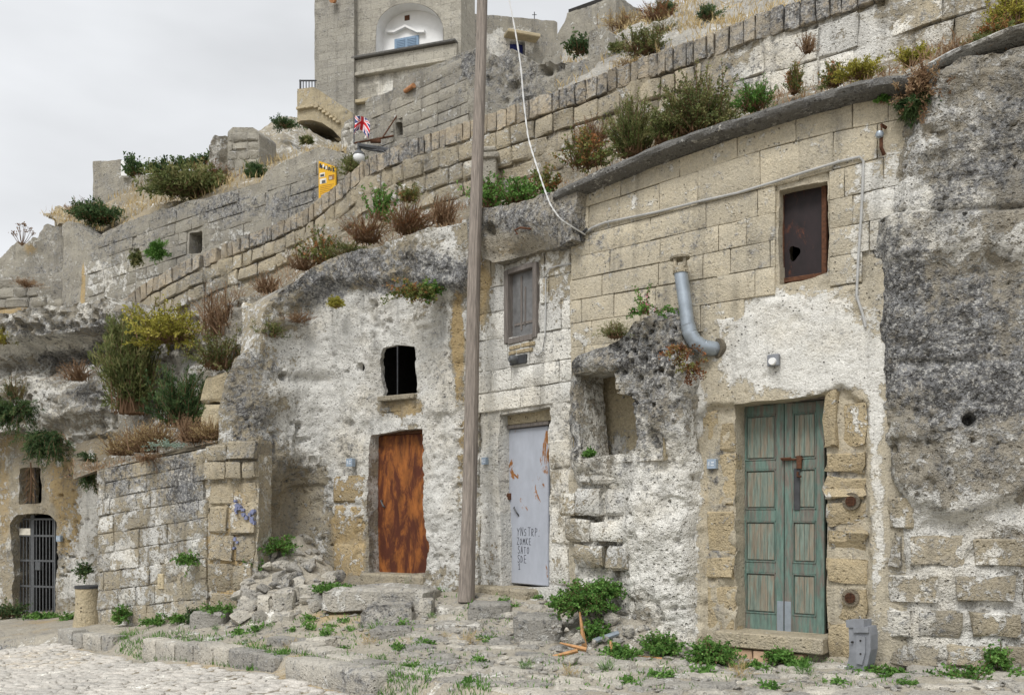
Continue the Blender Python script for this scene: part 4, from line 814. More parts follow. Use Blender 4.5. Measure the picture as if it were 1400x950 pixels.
brF = [(520, 370, 140, 34, 1, .62), (420, 400, 60, 26, 1, .45), (360, 490, 32, 24, 1, .5), (345, 590, 30, 60, 1, .35), (335, 560, 30, 80, 1, .2), (490, 470, 100, 75, 0, .5), (470, 560, 80, 80, 0, .55), (600, 470, 40, 130, 0, .5), (605, 640, 34, 170, 0, .5), (478, 640, 28, 60, 0, .5), (478, 745, 26, 55, 2, .7), (478, 690, 26, 40, 2, .45), (560, 560, 50, 30, 2, .3), (470, 480, 60, 50, 2, -.1),
       (625, 450, 10, 50, 2, .9), (628, 560, 9, 140, 2, .7), (545, 560, 60, 18, 2, .3), (395, 680, 50, 80, 2, .30), (380, 680, 50, 90, 1, .12), (400, 570, 40, 40, 1, .1), (350, 680, 25, 90, 2, .3), (620, 385, 40, 20, 1, .4), (624, 470, 12, 75, 0, -.85), (628, 600, 10, 90, 0, -.35), (622, 450, 14, 60, 2, .4), (478, 752, 28, 42, 0, -.6), (545, 556, 55, 14, 0, -.5), (400, 690, 40, 70, 0, -.3), (350, 690, 25, 90, 0, -.2)]
hF = [(514, 508), (516, 490), (525, 477), (543, 472), (565, 474), (566, 500), (566, 537), (518, 541)]; hF2 = [(504, 594), (540, 588), (576, 585), (578, 620), (577, 640), (582, 675), (583, 720), (589, 745), (584, 784), (505, 784), (503, 690)]
sheet('rock', pF, [(660, 308), (600, 318), (560, 330), (510, 343), (470, 352), (440, 366), (400, 386), (375, 402), (362, 420), (358, 450), (345, 473), (322, 492), (310, 515), (300, 560), (296, 640), (296, 900), (660, 980)], 'limestone', tF, holes=[hF, hF2], res=.026, amp=.06, scale=1.4, octv=6, disp=dF, depth=.5, base=(.40, .18, .08), brushes=brF, seed=6, pock=.016, hdepths=[.07, .25], rough=.02, hrough=.012,
      pits=[(386, 514, 6, .12), (491, 502, 6, .1), (408, 582, 5, .1), (534, 440, 4, .06), (400, 578, 3, .06)] + rpits(140, 320, 640, 420, 790, 14, (1, 3), (.015, .05)), bumps=[(560, 800, 120, 12, .05), (514, 508, 8, 30, -.14)])
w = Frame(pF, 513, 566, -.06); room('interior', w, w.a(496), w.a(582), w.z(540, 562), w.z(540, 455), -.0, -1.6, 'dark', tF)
a = Acc(); a.tube([w.at(546, 474, .04), w.at(546, 540, .04)], .010, 6); a.obj('window_bar', 'iron', tF)
a = Acc(); f = Frame(pF, 515, 566, .0); f.box(a, f.a(517), f.a(567), f.z(541, 547), f.z(541, 540), -.4, .03, .01); a.obj('window_sill', 'limestone', tF)
d = Frame(pF, 508, 580, -.22); A0, A1 = d.a(511), d.a(592); Z0, Z1 = d.z(545, 785), d.z(545, 594)
room('interior', d, A0 - .1, A1 + .1, Z0 - .05, Z1 + .2, -.07, -.8, 'dark', tF)
a = Acc(); d.box(a, A0 - .05, A0, Z0, Z1 + .05, -.06, .05, .005); d.box(a, A0 - .05, A1, Z1, Z1 + .05, -.06, .05, .005); a.obj('door_frame', 'rust', tF)
a = Acc(); d.box(a, A0 + .004, A1, Z0 + .01, Z1 - .003, -.04, 0, .006); dF_ = a.obj('door', 'rustdoor', tF)
a = Acc(); a.tube([d.at(522, 684, 0), d.at(523, 684, .035), d.at(526, 692, .035), d.at(526, 693, 0)], .014, 8); a.obj('handle', 'gateiron', dF_, smooth=True)
for y in (620, 690, 760): a = Acc(); d.box(a, A0 - .01, A0 + .04, d.z(512, y + 4), d.z(512, y - 4), 0, .015, .003); a.obj('hinge', 'rust', dF_)
f = Frame(pF, 500, 590); a = Acc(); f.box(a, f.a(498), f.a(584), f.z(540, 803), f.z(540, 784), -.3, .12, .03); a.obj('door_step', 'limestone', tF)
px_blocks(pF, [(456, 690, 500, 740), (457, 742, 501, 790), (456, 650, 500, 688)], 'limestone', tF, proud=.03, depth=.1, rr=.03, wob=.02, base=(.3, .05, .75))
plaque(pF, 478, 632, .12, tF, .09)
# ---- utility pole and its white cable
pole = thing('utility_pole', 'weathered wooden utility pole leaning between the rusty and pale doors', 'utility pole', P(637, 815, 12.05))
b = P(637, 822, 12.05); t = P(660, -60, 12.35); ks = np.linspace(0, 1, 40); pts = b + (t - b) * ks[:, None]; pts[:, 0] += .008 * np.sin(ks * 9)
rad = np.interp(ks, [0, .02, .1, 1], [.108, .104, .094, .066]); V = []; n_ = 28
for i in range(40):
    for k in range(n_):
        an = 2 * math.pi * k / n_; g_ = 1 + .035 * math.sin(an * 5 + 1.3) + .02 * math.sin(an * 11 + ks[i] * 4) - .11 * math.exp(-((an - 4.9) / .12) ** 2); V.append(pts[i] + rad[i] * g_ * np.array([math.cos(an), math.sin(an), 0]))
F = [(i * n_ + k, i * n_ + (k + 1) % n_, (i + 1) * n_ + (k + 1) % n_, (i + 1) * n_ + k) for i in range(39) for k in range(n_)]
obj('shaft', np.array(V), np.array(F), 'polewood', pole, sharp=50)
o = P(648, 640, 12.2); a = Acc()
cp = [(690, -40, 12.3), (696, 0, 12.2), (705, 45, 12.1), (712, 90, 12.0), (716, 140, 11.9), (722, 190, 11.75), (733, 225, 11.3), (743, 255, 11.1), (752, 280, 10.98), (766, 300, 10.92), (785, 312, 10.98), (800, 321, 11.12)]
k_ = np.array([P(*q) for q in cp]); tt = np.linspace(0, len(cp) - 1, 90); cc = np.c_[[np.interp(tt, np.arange(len(cp)), k_[:, i]) for i in range(3)]].T
for _ in range(6): cc[1:-1] = (cc[:-2] + 2 * cc[1:-1] + cc[2:]) / 4
for ph in (0, math.pi): a.tube(cc + np.c_[.005 * np.cos(tt * 9 + ph), .005 * np.sin(tt * 9 + ph), 0 * tt], .0065, 6)
setp(a.obj('white_cable', 'whitecable', smooth=True), 'thick white twisted cable hanging from above to the ashlar corner', 'cable')
a = Acc(); f = Frame(pB, 782, 812, .02); a.tube([f.at(800, 318, .0), f.at(800, 320, .08), f.at(797, 330, .05)], .02, 6); a.tube([f.at(790, 327, .03), f.at(806, 314, .05)], .016, 6); setp(a.obj('cable_clamp', 'iron'), 'black cable clamp where the white cable meets the ashlar wall', 'clamp')
# ================================================================== LEFT SIDE
pH = Path([(128, 14.85), (200, 14.25), (283, 13.62), (300, 13.52), (352, 13.35)], smooth=.1)
tH = thing('stone_wall', 'old weathered block wall with blue paint smears beside the rubble heap', 'wall', base_at(240, 850, 13.9))
brH = [(210, 650, 80, 45, 1, .45), (320, 615, 40, 20, 1, .3), (260, 660, 20, 50, 1, .3), (310, 730, 40, 90, 2, .5), (310, 780, 30, 60, 2, .3), (200, 780, 80, 60, 0, .2), (180, 690, 60, 40, 0, .2), (270, 690, 20, 60, 0, .25)]
outH = [(133, 642), (200, 632), (283, 612), (312, 604), (352, 600), (352, 760), (346, 900), (133, 900)]
sheet('wall_core', pH, outH, 'limestone', tH, res=.03, amp=.03, depth=.35, base=(.32, .22, .12), brushes=brH, seed=8, rough=.015, off=-.014, pits=rpits(60, 140, 340, 660, 840, 3, (1.2, 3.5), (.03, .08)) + [(234, 723, 4, .12), (206, 738, 4, .1), (200, 771, 3, .1)])
Lw = [643, 662, 684, 706, 731, 757, 783, 808, 833, 862]; Rw = [613, 633, 656, 681, 707, 734, 762, 790, 818, 850]
course_blocks(pH, [[(133, a), (285, b)] for a, b in zip(Lw, Rw)], 134, 283, 30, 'limestone', tH, gap=.008, jit=.4, proud=.012, depth=.1, rr=.010, wob=.014, base=(.27, .26, .06), brushes=brH)
px_blocks(pH, [(284, 609, 312, 631), (313, 603, 351, 629), (283, 632, 311, 656), (312, 631, 332, 655), (333, 631, 351, 654)], 'limestone', tH, gap=.012, proud=.07, depth=.4, rr=.014, wob=.015, base=(.15, .35, .1))
px_blocks(pH, [(286, 660, 318, 690), (320, 658, 349, 692), (285, 692, 312, 728), (314, 694, 348, 730), (286, 731, 320, 766), (322, 733, 347, 768), (287, 770, 318, 806), (320, 771, 345, 808), (288, 810, 330, 850)], 'limestone', tH, gap=.014, proud=.01, depth=.1, rr=.015, wob=.035, base=(.25, .12, .45))
q = random.Random(4)
for k, (x, y, n) in enumerate(((327, 702, 9), (353 - 12, 706, 8), (325, 690, 4), (320, 745, 3))):
    f = Frame(pH, 300, 345, .03); a = Acc()
    for j in range(n):
        ax, zx = f.a(x + q.uniform(-6, 6)), f.z(x, y + q.uniform(-9, 9)); r_ = q.uniform(.012, .035); f.slab(a, [(ax + r_ * math.cos(t) * q.uniform(.5, 1.2), zx + r_ * 1.2 * math.sin(t) * q.uniform(.5, 1.2)) for t in np.linspace(0, 6.28, 8)[:-1]], -.05, .012 + q.uniform(-.004, .004))
    a.obj('paint_smear', 'bluepaint', tH)
a = Acc(); f = Frame(pH, 212, 228, .0); f.box(a, f.a(217), f.a(225), f.z(221, 805), f.z(221, 784), -.03, .03, .01); a.obj('white_stone', 'cream', tH)
# ---- gatehouse
pI = Path([(-90, 20.9), (0, 20.2), (133, 19.2), (215, 18.5)])
tI = thing('gate_house', 'ochre plastered cave front with barred iron gate and grated window', 'house', base_at(45, 842, 20))
brI = [(100, 700, 30, 70, 2, .75), (95, 650, 40, 40, 2, .5), (5, 680, 10, 90, 2, .5), (45, 600, 40, 30, 2, .4), (110, 790, 24, 40, 0, .35), (120, 690, 14, 50, 0, .5), (100, 770, 20, 30, 1, .2)]
hI = [(15, 716), (24, 704), (45, 700), (68, 704), (76, 714), (76, 838), (16, 838)]; hI2 = [(28, 640), (57, 638), (57, 688), (28, 690)]
sheet('wall', pI, [(-90, 540), (215, 540), (215, 900), (-90, 900)], 'limestone', tI, holes=[hI, hI2], res=.045, amp=.05, depth=.5, base=(.30, .18, .18), brushes=brI, seed=9, rough=.01, hrough=.02, pits=rpits(50, 80, 133, 600, 830, 21, (1, 3), (.03, .1)))
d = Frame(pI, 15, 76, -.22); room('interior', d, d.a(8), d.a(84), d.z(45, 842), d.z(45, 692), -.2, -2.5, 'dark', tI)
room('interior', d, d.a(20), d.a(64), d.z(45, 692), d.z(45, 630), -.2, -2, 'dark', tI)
gt = thing('iron_gate', None, None, d.p(d.a(45), d.z(45, 838), 0)); bpy.data.objects.remove(gt)
a = Acc(); z0, z1 = d.z(45, 837), d.z(45, 703); A0, A1 = d.a(17), d.a(75)
for (b0, b1, c0, c1) in ((A0 - .03, A0 + .015, z0, z1 - .08), (A1 - .015, A1 + .03, z0, z1 - .08), (d.a(45) - .05, d.a(45) + .05, z0, z1), (A0, A1, z0, z0 + .04), (A0 + .02, A1 - .02, z1 - .12, z1 - .08)): d.box(a, b0, b1, c0, c1, -.02, .02, .004)
gate = a.obj('gate', 'gateiron', tI)
for k in range(13):
    if k == 6: continue
    a = Acc(); x = A0 + (A1 - A0) * (k + .5) / 13; d.box(a, x - .011, x + .011, z0 + .03, z1 - .09, -.011, .011); a.obj('bar', 'gateiron', gate)
for y in (732, 766, 801):
    a = Acc(); zz_ = d.z(45, y); d.box(a, A0, A1, zz_ - .02, zz_ + .02, -.016, .016); a.obj('crossbar', 'gateiron', gate)
a = Acc(); d.box(a, d.a(28), d.a(43), d.z(35, 731), d.z(35, 722), .016, .03); a.obj('plate', 'paper', gate)
a = Acc(); d.box(a, d.a(50), d.a(57), d.z(53, 779), d.z(53, 768), -.02, .04, .005); a.obj('lock', 'gateiron', gate)
for k in range(5):
    a = Acc(); x = d.a(31 + k * 5.6); a.tube([d.p(x, d.z(42, 690), .1), d.p(x, d.z(42, 638), .1)], .012, 5); a.obj('window_bar', 'iron', tI)
plaque(pI, 80, 736, .12, tI, .05)
# ---- rock terrace above the gate
pR = Path([(-90, 19.6), (0, 19.1), (90, 18.6), (150, 18.0), (210, 17.2)])
tR = thing('rock_ledge', 'layered dark lichened rock ledge above the barred gate', 'rock', base_at(80, 600, 18.6))
def dR(px, py, u, z):
    l1 = np.interp(px, [0, 60, 150, 200], [478, 470, 458, 452]); return .30 * sstep(l1 + 5, l1 - 8, py) + .35 * np.exp(-((px - 110) / 45) ** 2 - ((py - 560) / 42) ** 2) - .45 * np.exp(-((py - (l1 + 22)) / 14) ** 2) - .15 * np.exp(-((py - 600) / 18) ** 2) + .12 * np.exp(-((px - 40) / 30) ** 2 - ((py - 530) / 20) ** 2)
sheet('rock', pR, [(-90, 438), (0, 434), (60, 428), (110, 420), (170, 412), (196, 432), (204, 480), (204, 560), (170, 604), (138, 645), (124, 628), (100, 612), (60, 590), (0, 588), (-90, 590)], 'rock', tR, res=.045, amp=.16, scale=1.1, octv=6, disp=dR, pock=.05, strata=.16, depth=1.5, base=(.42, .28, .1), rough=.06, seed=10,
      brushes=[(90, 490, 80, 14, 1, .5), (130, 540, 40, 25, 1, .4), (80, 450, 110, 18, 1, .3), (60, 470, 90, 14, 0, .4), (110, 580, 40, 30, 2, .3), (40, 540, 40, 40, 0, .2), (150, 470, 20, 40, 1, .4)])
# ---- rocks in the bushy slope between gate and cave house
pG = Path([(180, 17.6), (230, 16.9), (270, 16.3), (330, 15.3), (372, 14.9)])
tG = thing('rock_bank', 'broken limestone bank with standing blocks behind the block wall terrace', 'rock', base_at(250, 640, 16.3))
sheet('rock', pG, [(182, 470), (200, 440), (240, 428), (285, 425), (330, 408), (372, 405), (372, 640), (182, 660)], 'rock', tG, res=.04, amp=.22, scale=.9, octv=6, pock=.05, strata=.06, depth=1.0, base=(.38, .15, .25), rough=.05, seed=11, disp=lambda px, py, u, z: .25 * sstep(520, 600, py), brushes=[(235, 500, 40, 50, 0, .2), (235, 470, 40, 20, 1, .3)])
px_blocks(pG.off(.45), [(333, 412, 358, 474), (276, 512, 308, 552), (280, 553, 312, 600)], 'cream', tG, 'standing_block', proud=.05, depth=.3, rr=.05, wob=.05, base=(.2, .1, .15))
# ---- well
well = thing('stone_well', 'pale round stone well head with dark metal lid at the wall corner', 'well', base_at(117, 858, 15.6))
o = P(120, 860, 15.6); k = 26 / FPX * 15.6 * .62; hh_ = 58 / FPX * 15.6
a = Acc(); a.tube([o - [0, 0, .2], o, o + [0, 0, hh_ * .45], o + [0, 0, hh_ * .75], o + [0, 0, hh_ * .98]], [k * 1.3, k * 1.22, k * 1.0, k * .96, k * 1.0], 28); a.obj('shaft', 'cream', well, smooth=True)
a = Acc(); a.tube([o + [0, 0, hh_ * .97], o + [0, 0, hh_ * 1.03]], k * 1.04, 28); a.obj('lid', 'iron', well, smooth=True)
# ================================================================== RAMP WALL with upright coping stones
CT = [(165, 415), (208, 382), (259, 355), (316, 331), (379, 306), (417, 289), (460, 256), (500, 220), (540, 202), (600, 180), (660, 160), (700, 146), (800, 112), (880, 80), (950, 56), (1000, 36), (1050, 17), (1100, 0), (1160, -22), (1300, -75), (1500, -150)]
pJ = Path([(150, 22.2), (300, 20.5), (460, 19.0), (640, 17.3), (800, 16.0), (1000, 14.7), (1200, 13.5), (1520, 12.0)])
ctx = [q[0] for q in CT]; cty = [q[1] for q in CT]; chx = [165, 410, 500, 700, 900, 1000, 1160, 1500]; chy = [20, 21, 25, 27, 31, 34, 40, 50]
def jl(k): xs = np.unique(np.r_[ctx, np.arange(170, 1500, 30)]); return [(float(x), float(np.interp(x, ctx, cty) + k * np.interp(x, chx, chy))) for x in xs]
tJ = thing('ramp_wall', 'long sloping ramp wall topped with upright tan coping stones', 'wall', P(640, 330, 17.3))
brJ = [(1150, 60, 120, 60, 0, .4), (980, 110, 60, 40, 1, .4), (1060, 90, 60, 40, 0, .45), (1300, 40, 120, 60, 1, .05), (800, 190, 100, 50, 1, .12), (560, 260, 80, 30, 1, .12), (260, 400, 60, 30, 1, .15)]
sheet('wall_core', pJ, jl(.95) + [(1500, 200), (1240, 160), (1000, 260), (800, 300), (640, 380), (460, 420), (300, 480), (165, 560)], 'limestone', tJ, res=.055, amp=.09, scale=1.5, octv=6, depth=.5, base=(.24, .16, .15), brushes=brJ, seed=12, rough=.01, pits=[(x, y, 4, .1) for x, y in ((1115, 37), (1133, 38), (1099, 44), (1108, 24), (1125, 31), (1145, 49), (1204, 9))])
course_blocks(pJ, [jl(0), jl(1)], 168, 1235, lambda x: np.interp(x, [168, 420, 700, 1000, 1235], [7, 8.5, 13, 15.5, 19]), 'coping', tJ, name='coping_stone', gap=.018, jit=.4, proud=.06, depth=.4, rr=.010, wob=.02, base=(.14, .40, .03), brushes=[(560, 215, 60, 40, 1, .15), (780, 110, 60, 30, 1, .2), (1120, 0, 90, 40, 1, .3), (360, 320, 60, 20, 1, .2)])
course_blocks(pJ, [jl(1.06), jl(2.0)], 172, 960, lambda x: np.interp(x, [168, 420, 700, 1000], [10, 17, 24, 32]), 'limestone', tJ, gap=.022, jit=.35, proud=.05, depth=.2, rr=.018, wob=.022, base=(.2, .22, .1))
course_blocks(pJ, [jl(2.05), jl(2.95)], 180, 950, lambda x: np.interp(x, [168, 420, 700, 1000], [13, 22, 34, 40]), 'limestone', tJ, gap=.026, jit=.45, proud=.045, depth=.2, rr=.02, wob=.028, base=(.25, .2, .1))
course_blocks(pJ, [jl(3.0), jl(3.85), jl(4.7)], 400, 900, lambda x: np.interp(x, [168, 420, 700, 1000], [16, 24, 38, 46]), 'limestone', tJ, gap=.03, jit=.5, proud=.03, depth=.2, rr=.025, wob=.04, base=(.28, .16, .15))
course_blocks(pJ, [jl(1.15), jl(2.3), jl(3.4)], 1000, 1400, 62, 'limestone', tJ, gap=.018, jit=.4, proud=.02, depth=.2, rr=.012, wob=.03, base=(.3, .14, .1), brushes=brJ)
# thin bent slab above the rock face
a = Acc(); V = []; F = []; cp = [(1222, 112, 9.25), (1250, 100, 9.25), (1272, 88, 9.2), (1300, 72, 9.15), (1330, 62, 9.1), (1370, 44, 9.0), (1420, 30, 8.9), (1500, 15, 8.8)]
tt = np.linspace(0, len(cp) - 1, 40); k_ = np.array([P(*q) for q in cp]); cc = np.c_[[np.interp(tt, np.arange(len(cp)), k_[:, i]) for i in range(3)]].T
for _ in range(4): cc[1:-1] = (cc[:-2] + 2 * cc[1:-1] + cc[2:]) / 4
for i, c_ in enumerate(cc):
    w_ = .02 * math.sin(i * 1.3) + .015 * math.sin(i * 3.1)
    for (dy, dz) in ((-.06 + w_, -.035), (-.08 + w_, -.005), (-.03, .015), (.8, .02), (.8, -.04)): V.append(c_ + np.array([0, dy, dz]))
F = [(i * 5 + k, (i + 1) * 5 + k, (i + 1) * 5 + (k + 1) % 5, i * 5 + (k + 1) % 5) for i in range(39) for k in range(5)]
V = np.array(V); setp(obj('roof_slab', V, np.array(F), 'rubble', paint=np.tile([.6, .1, .1], (len(V), 1))), 'thin pale slab edge bending over the top of the tall rock face', 'slab')
# ================================================================== HILLSIDE
fr_ = [(100, 655, 15.4), (135, 642, 15.0), (290, 609, 13.9), (330, 590, 14.4), (345, 520, 14.9), (365, 425, 15.0), (440, 372, 14.8), (520, 346, 14.3), (600, 323, 13.6), (640, 314, 13.2), (700, 300, 12.7), (785, 275, 11.9), (900, 232, 11.25), (1000, 192, 10.6), (1100, 158, 10.2), (1245, 106, 9.45), (1310, 88, 9.3), (1420, 72, 9.0), (1620, 52, 8.7)]
bk_ = [(100, 470, 22.9), (190, 465, 22.1), (230, 440, 21.5), (270, 425, 21.2), (300, 405, 20.8), (365, 375, 20.2), (440, 345, 19.5), (520, 312, 18.6), (600, 292, 17.8), (640, 284, 17.5), (700, 272, 17.0), (785, 245, 16.3), (900, 205, 15.5), (1000, 155, 14.9), (1100, 118, 14.3), (1245, 78, 13.5), (1310, 62, 13.1), (1420, 42, 12.6), (1620, 0, 11.7)]
mid_ = [(100, 625, 17.8), (190, 625, 17.3), (260, 610, 16.6), (300, 590, 16.0), (335, 520, 15.9), (365, 415, 16.2)]
mid_ += [tuple((np.array(a) * .55 + np.array(b) * .45)) for a, b in zip(fr_[6:], bk_[6:])]
loft('hillside', [fr_, mid_, bk_], 'earth', n=(320, 40), amp=.13, scale=1.3, kind='structure', base=(.25, .14, .3))
loft('terrace', [[(85, 306, 27.4), (142, 317, 26.4), (220, 287, 25.4), (288, 269, 24.6), (378, 244, 23.5), (470, 206, 22.5)], [(60, 292, 33), (127, 287, 33), (200, 252, 32), (260, 238, 31), (320, 232, 30), (380, 222, 29.5), (470, 216, 29)]], 'earth', n=(120, 30), amp=.25, scale=.7, kind='structure', base=(.2, .2, .3))
loft('upper_slope', [[(760, 150, 16.9), (880, 100, 16.1), (950, 74, 15.6), (1000, 54, 15.2), (1100, 14, 14.7), (1300, -55, 13.9)], [(770, 70, 27), (840, 36, 26.5), (885, 16, 26), (940, 4, 25), (1000, -4, 24), (1100, -30, 22), (1300, -80, 20)]], 'rubble', n=(160, 50), amp=.28, scale=.9, kind='structure', base=(.25, .3, .2))
loft('rock_slope', [[(335, 262, 24.6), (400, 236, 24.0), (468, 226, 23.6)], [(335, 205, 28.5), (385, 178, 29.5), (468, 204, 29.5)], [(335, 192, 33), (385, 160, 33.5), (412, 162, 33.5), (468, 196, 33)]], 'limestone', n=(90, 40), amp=.3, scale=.9, kind='structure', base=(.35, .12, .15))
# ================================================================== UPPER LEVELS
pL = Path([(84, 27.3), (118, 26.2), (300, 24.0), (475, 22.2)], smooth=.1)
tL = thing('retaining_wall', 'long grey retaining wall with small black window behind the ramp', 'wall', P(250, 420, 24.5))
brL = [(150, 335, 60, 40, 1, .25), (300, 280, 140, 24, 1, .4), (130, 380, 14, 50, 0, .35), (170, 385, 40, 30, 0, .2), (114, 385, 3, 30, 2, 1.0), (113, 405, 3, 14, 2, 1.0), (420, 250, 60, 40, 1, .1), (330, 320, 60, 40, 0, .1)]
outL = [(85, 308), (92, 303), (106, 305), (130, 327), (142, 316), (220, 286), (288, 268), (355, 249), (362, 234), (420, 206), (440, 200), (475, 212), (475, 480), (85, 520)]
hL = [(258, 318), (276, 315), (276, 346), (258, 348)]; hL2 = [(184, 340), (191, 338), (191, 354), (184, 356)]
sheet('wall_core', pL, outL, 'greywall', tL, holes=[hL, hL2], res=.06, amp=.04, depth=.6, base=(.12, .22, .12), brushes=brL, seed=13, rough=.02, off=-.02)
w = Frame(pL, 250, 280, -.5); room('interior', w, w.a(178), w.a(290), w.z(267, 360), w.z(267, 305), 0, -2, 'dark', tL)
Lw = [318 + 18 * k for k in range(9)]; 
course_blocks(pL, [[(118, 330 + 15.5 * k), (475, 208 + 17.5 * k)] for k in range(10)], 120, 472, 30, 'greywall', tL, inside=[(118, 345), (150, 325), (220, 296), (288, 278), (358, 257), (365, 242), (430, 212), (472, 222), (472, 420), (118, 430)], gap=.010, jit=.4, holes=[(255, 312, 279, 351), (182, 336, 193, 358)], proud=.006, depth=.1, rr=.010, wob=.014, base=(.14, .20, .12), brushes=brL)
# yellow information board
f = Frame(pL, 437, 462, .03); sg = thing('information_sign', 'yellow information board with small photographs on the grey wall', 'sign', f.at(449, 270, .03))
a = Acc(); poly = [(f.a(437.5), f.z(437.5, 276)), (f.a(460.5), f.z(460.5, 270)), (f.a(460.5), f.z(460.5, 229)), (f.a(437.5), f.z(437.5, 221))]; f.slab(a, poly, .0, .05); a.obj('board', 'yellow', sg)
for (x0, y0, x1, y1, m) in ((439, 238, 446, 244, 'paper'), (451, 241, 459, 248, 'brownprint'), (439, 246, 448, 253, 'paper'), (440, 240, 445, 243, 'iron'), (452, 243, 456, 247, 'paper'), (442, 248, 447, 252, 'gateiron')):
    a = Acc(); f.box(a, f.a(x0), f.a(x1), f.z(x0, y1), f.z(x0, y0), .045, .053 if m in ('paper', 'brownprint') else .056); a.obj('photo', m, sg)
a = Acc()
for k, x in enumerate((438.5, 441, 444.5, 448, 450.5, 453.5, 456.5)): f.box(a, f.a(x), f.a(x + (1.8 if k % 2 else 2.4)), f.z(x, 231 + k * .9), f.z(x, 225 + k * .9 + (k % 3)), .045, .054)
a.obj('heading', 'ink', sg); a = Acc()
for x, y in ((443, 226), (447, 228.5)): f.box(a, f.a(x), f.a(x + 2.2), f.z(x, y + 4.5), f.z(x, y), .045, .057)
a.obj('heading_white', 'paper', sg); a = Acc()
for k in range(6): f.box(a, f.a(439.5), f.a(458 - (k % 3) * 2), f.z(439, 256 + k * 2.4 + .6), f.z(439, 256 + k * 2.4), .045, .0525)
a.obj('text_lines', 'brownprint', sg)
# far left ruin walls
pM = Path([(-90, 29.2), (88, 28.0)]); tM = thing('ruined_wall', 'low weathered wall with broken ruins above it at the retaining wall corner', 'wall', P(40, 430, 28.6))
sheet('wall_core', pM, [(-90, 384), (0, 380), (50, 374), (88, 372), (88, 520), (-90, 520)], 'greywall', tM, res=.08, amp=.07, depth=1.2, base=(.15, .18, .2), brushes=[(18, 428, 22, 9, 2, 1.0), (60, 410, 20, 20, 0, .2)], seed=14)
course_blocks(pM, [[(-60, 384 + 14 * k), (88, 376 + 14 * k)] for k in range(5)], -40, 87, 24, 'greywall', tM, gap=.03, jit=.4, proud=.02, depth=.1, rr=.03, wob=.03, base=(.15, .2, .2), brushes=[(18, 430, 24, 10, 2, 1.0)])
pN = Path([(-90, 31.5), (90, 30.0)]); tN = thing('ruin', 'jagged grey ruin stubs on the skyline left of the retaining wall', 'ruin', P(50, 370, 30.5))
sheet('wall_core', pN, [(-90, 352), (0, 352), (12, 338), (24, 330), (26, 334), (38, 334), (46, 322), (50, 328), (60, 308), (66, 306), (74, 312), (82, 308), (92, 300), (92, 420), (-90, 420)], 'greywall', tN, res=.08, amp=.05, depth=1.4, base=(.2, .3, .1), seed=15, rough=.03, brushes=[(40, 340, 12, 10, 2, .6)])
pM2 = Path([(70, 31.0), (140, 30.5)]); tM2 = thing('garden_wall', 'small cream end wall beside dry grass on the skyline', 'wall', P(100, 310, 30.8))
sheet('wall_core', pM2, [(74, 283), (80, 281), (85, 285), (130, 277), (140, 277), (140, 340), (74, 340)], 'cream', tM2, res=.08, amp=.03, depth=.6, base=(.1, .2, .2), seed=16)
pM3 = Path([(125, 33.5), (168, 33.2), (215, 33.0)]); tM3 = thing('ruined_house', 'square grey ruined house corner standing on the grassy skyline', 'ruin', P(147, 290, 33.3))
sheet('wall_core', pM3, [(127, 221), (166, 218), (167, 242), (215, 238), (215, 300), (127, 300)], 'greywall', tM3, res=.08, amp=.03, depth=2.0, base=(.12, .25, .1), seed=17, rough=.01)
a = Acc(); a.box(P(165, 241, 33.0), [.22, 0, 0], [0, .3, 0], [0, 0, .55], .02); a.obj('white_pier', 'white', tM3)
# pillar
pP = Path([(309, 26.2), (356, 25.8)]); tP = thing('stone_pillar', 'square block pillar standing above the grey retaining wall', 'pillar', P(332, 256, 26))
sheet('core', pP, [(311, 180), (318, 174), (345, 174), (354, 182), (354, 262), (311, 262)], 'greywall', tP, res=.06, amp=.01, rough=.004, depth=.8, base=(.1, .25, .15), seed=18)
course_blocks(pP, [[(309, 182 + 12.5 * k), (356, 180 + 12.5 * k)] for k in range(7)], 311, 354, 19, 'greywall', tP, gap=.02, proud=.03, depth=.1, rr=.03, wob=.025, base=(.1, .22, .15), brushes=[(332, 240, 30, 14, 2, .3)])
# jagged rock beside the pillar
tQ = thing('broken_rock', 'jagged pale rock stub leaning against the block pillar', 'rock', P(300, 210, 26.5))
sheet('rock', Path([(282, 26.8), (312, 26.3)]), [(284, 222), (290, 192), (296, 187), (300, 190), (306, 186), (312, 190), (312, 230), (284, 230)], 'rock', tQ, res=.06, amp=.2, depth=.8, base=(.4, .2, 0), seed=19, rough=.05)
# ---- tower-like palazzo
pT = Path([(428, 38.2), (484, 37.6)], smooth=0); pT2 = Path([(480, 37.95), (632, 36.4)], smooth=0)
tT = thing('palazzo', 'tall grey stone palazzo with white arched loggia and blue shutters', 'building', P(530, 175, 37))
sheet('corner_tower', pT, [(430, -70), (486, -70), (486, 220), (430, 220)], 'tower', tT, res=.12, amp=.02, depth=5, rough=.0, base=(.12, .18, .05), seed=20, nseg=2, brushes=[(460, 40, 20, 40, 2, .2)])
arch = [(513, 72)] + [(560 - 46 * math.cos(t), 42 - 38 * math.sin(t)) for t in np.linspace(.05, math.pi - .05, 18)] + [(606, 72)]
sheet('front_wall', pT2, [(480, -70), (630, -70), (630, 220), (480, 220)], 'tower', tT, holes=[arch], res=.09, amp=.02, depth=1.5, rough=.0, hrough=.0, base=(.14, .18, .05), seed=21, nseg=3, brushes=[(560, 130, 50, 50, 0, .55), (545, 150, 40, 40, 0, .6), (610, 110, 40, 20, 0, .5), (560, 85, 80, 10, 0, .45), (550, 40, 60, 60, 0, -.1)])
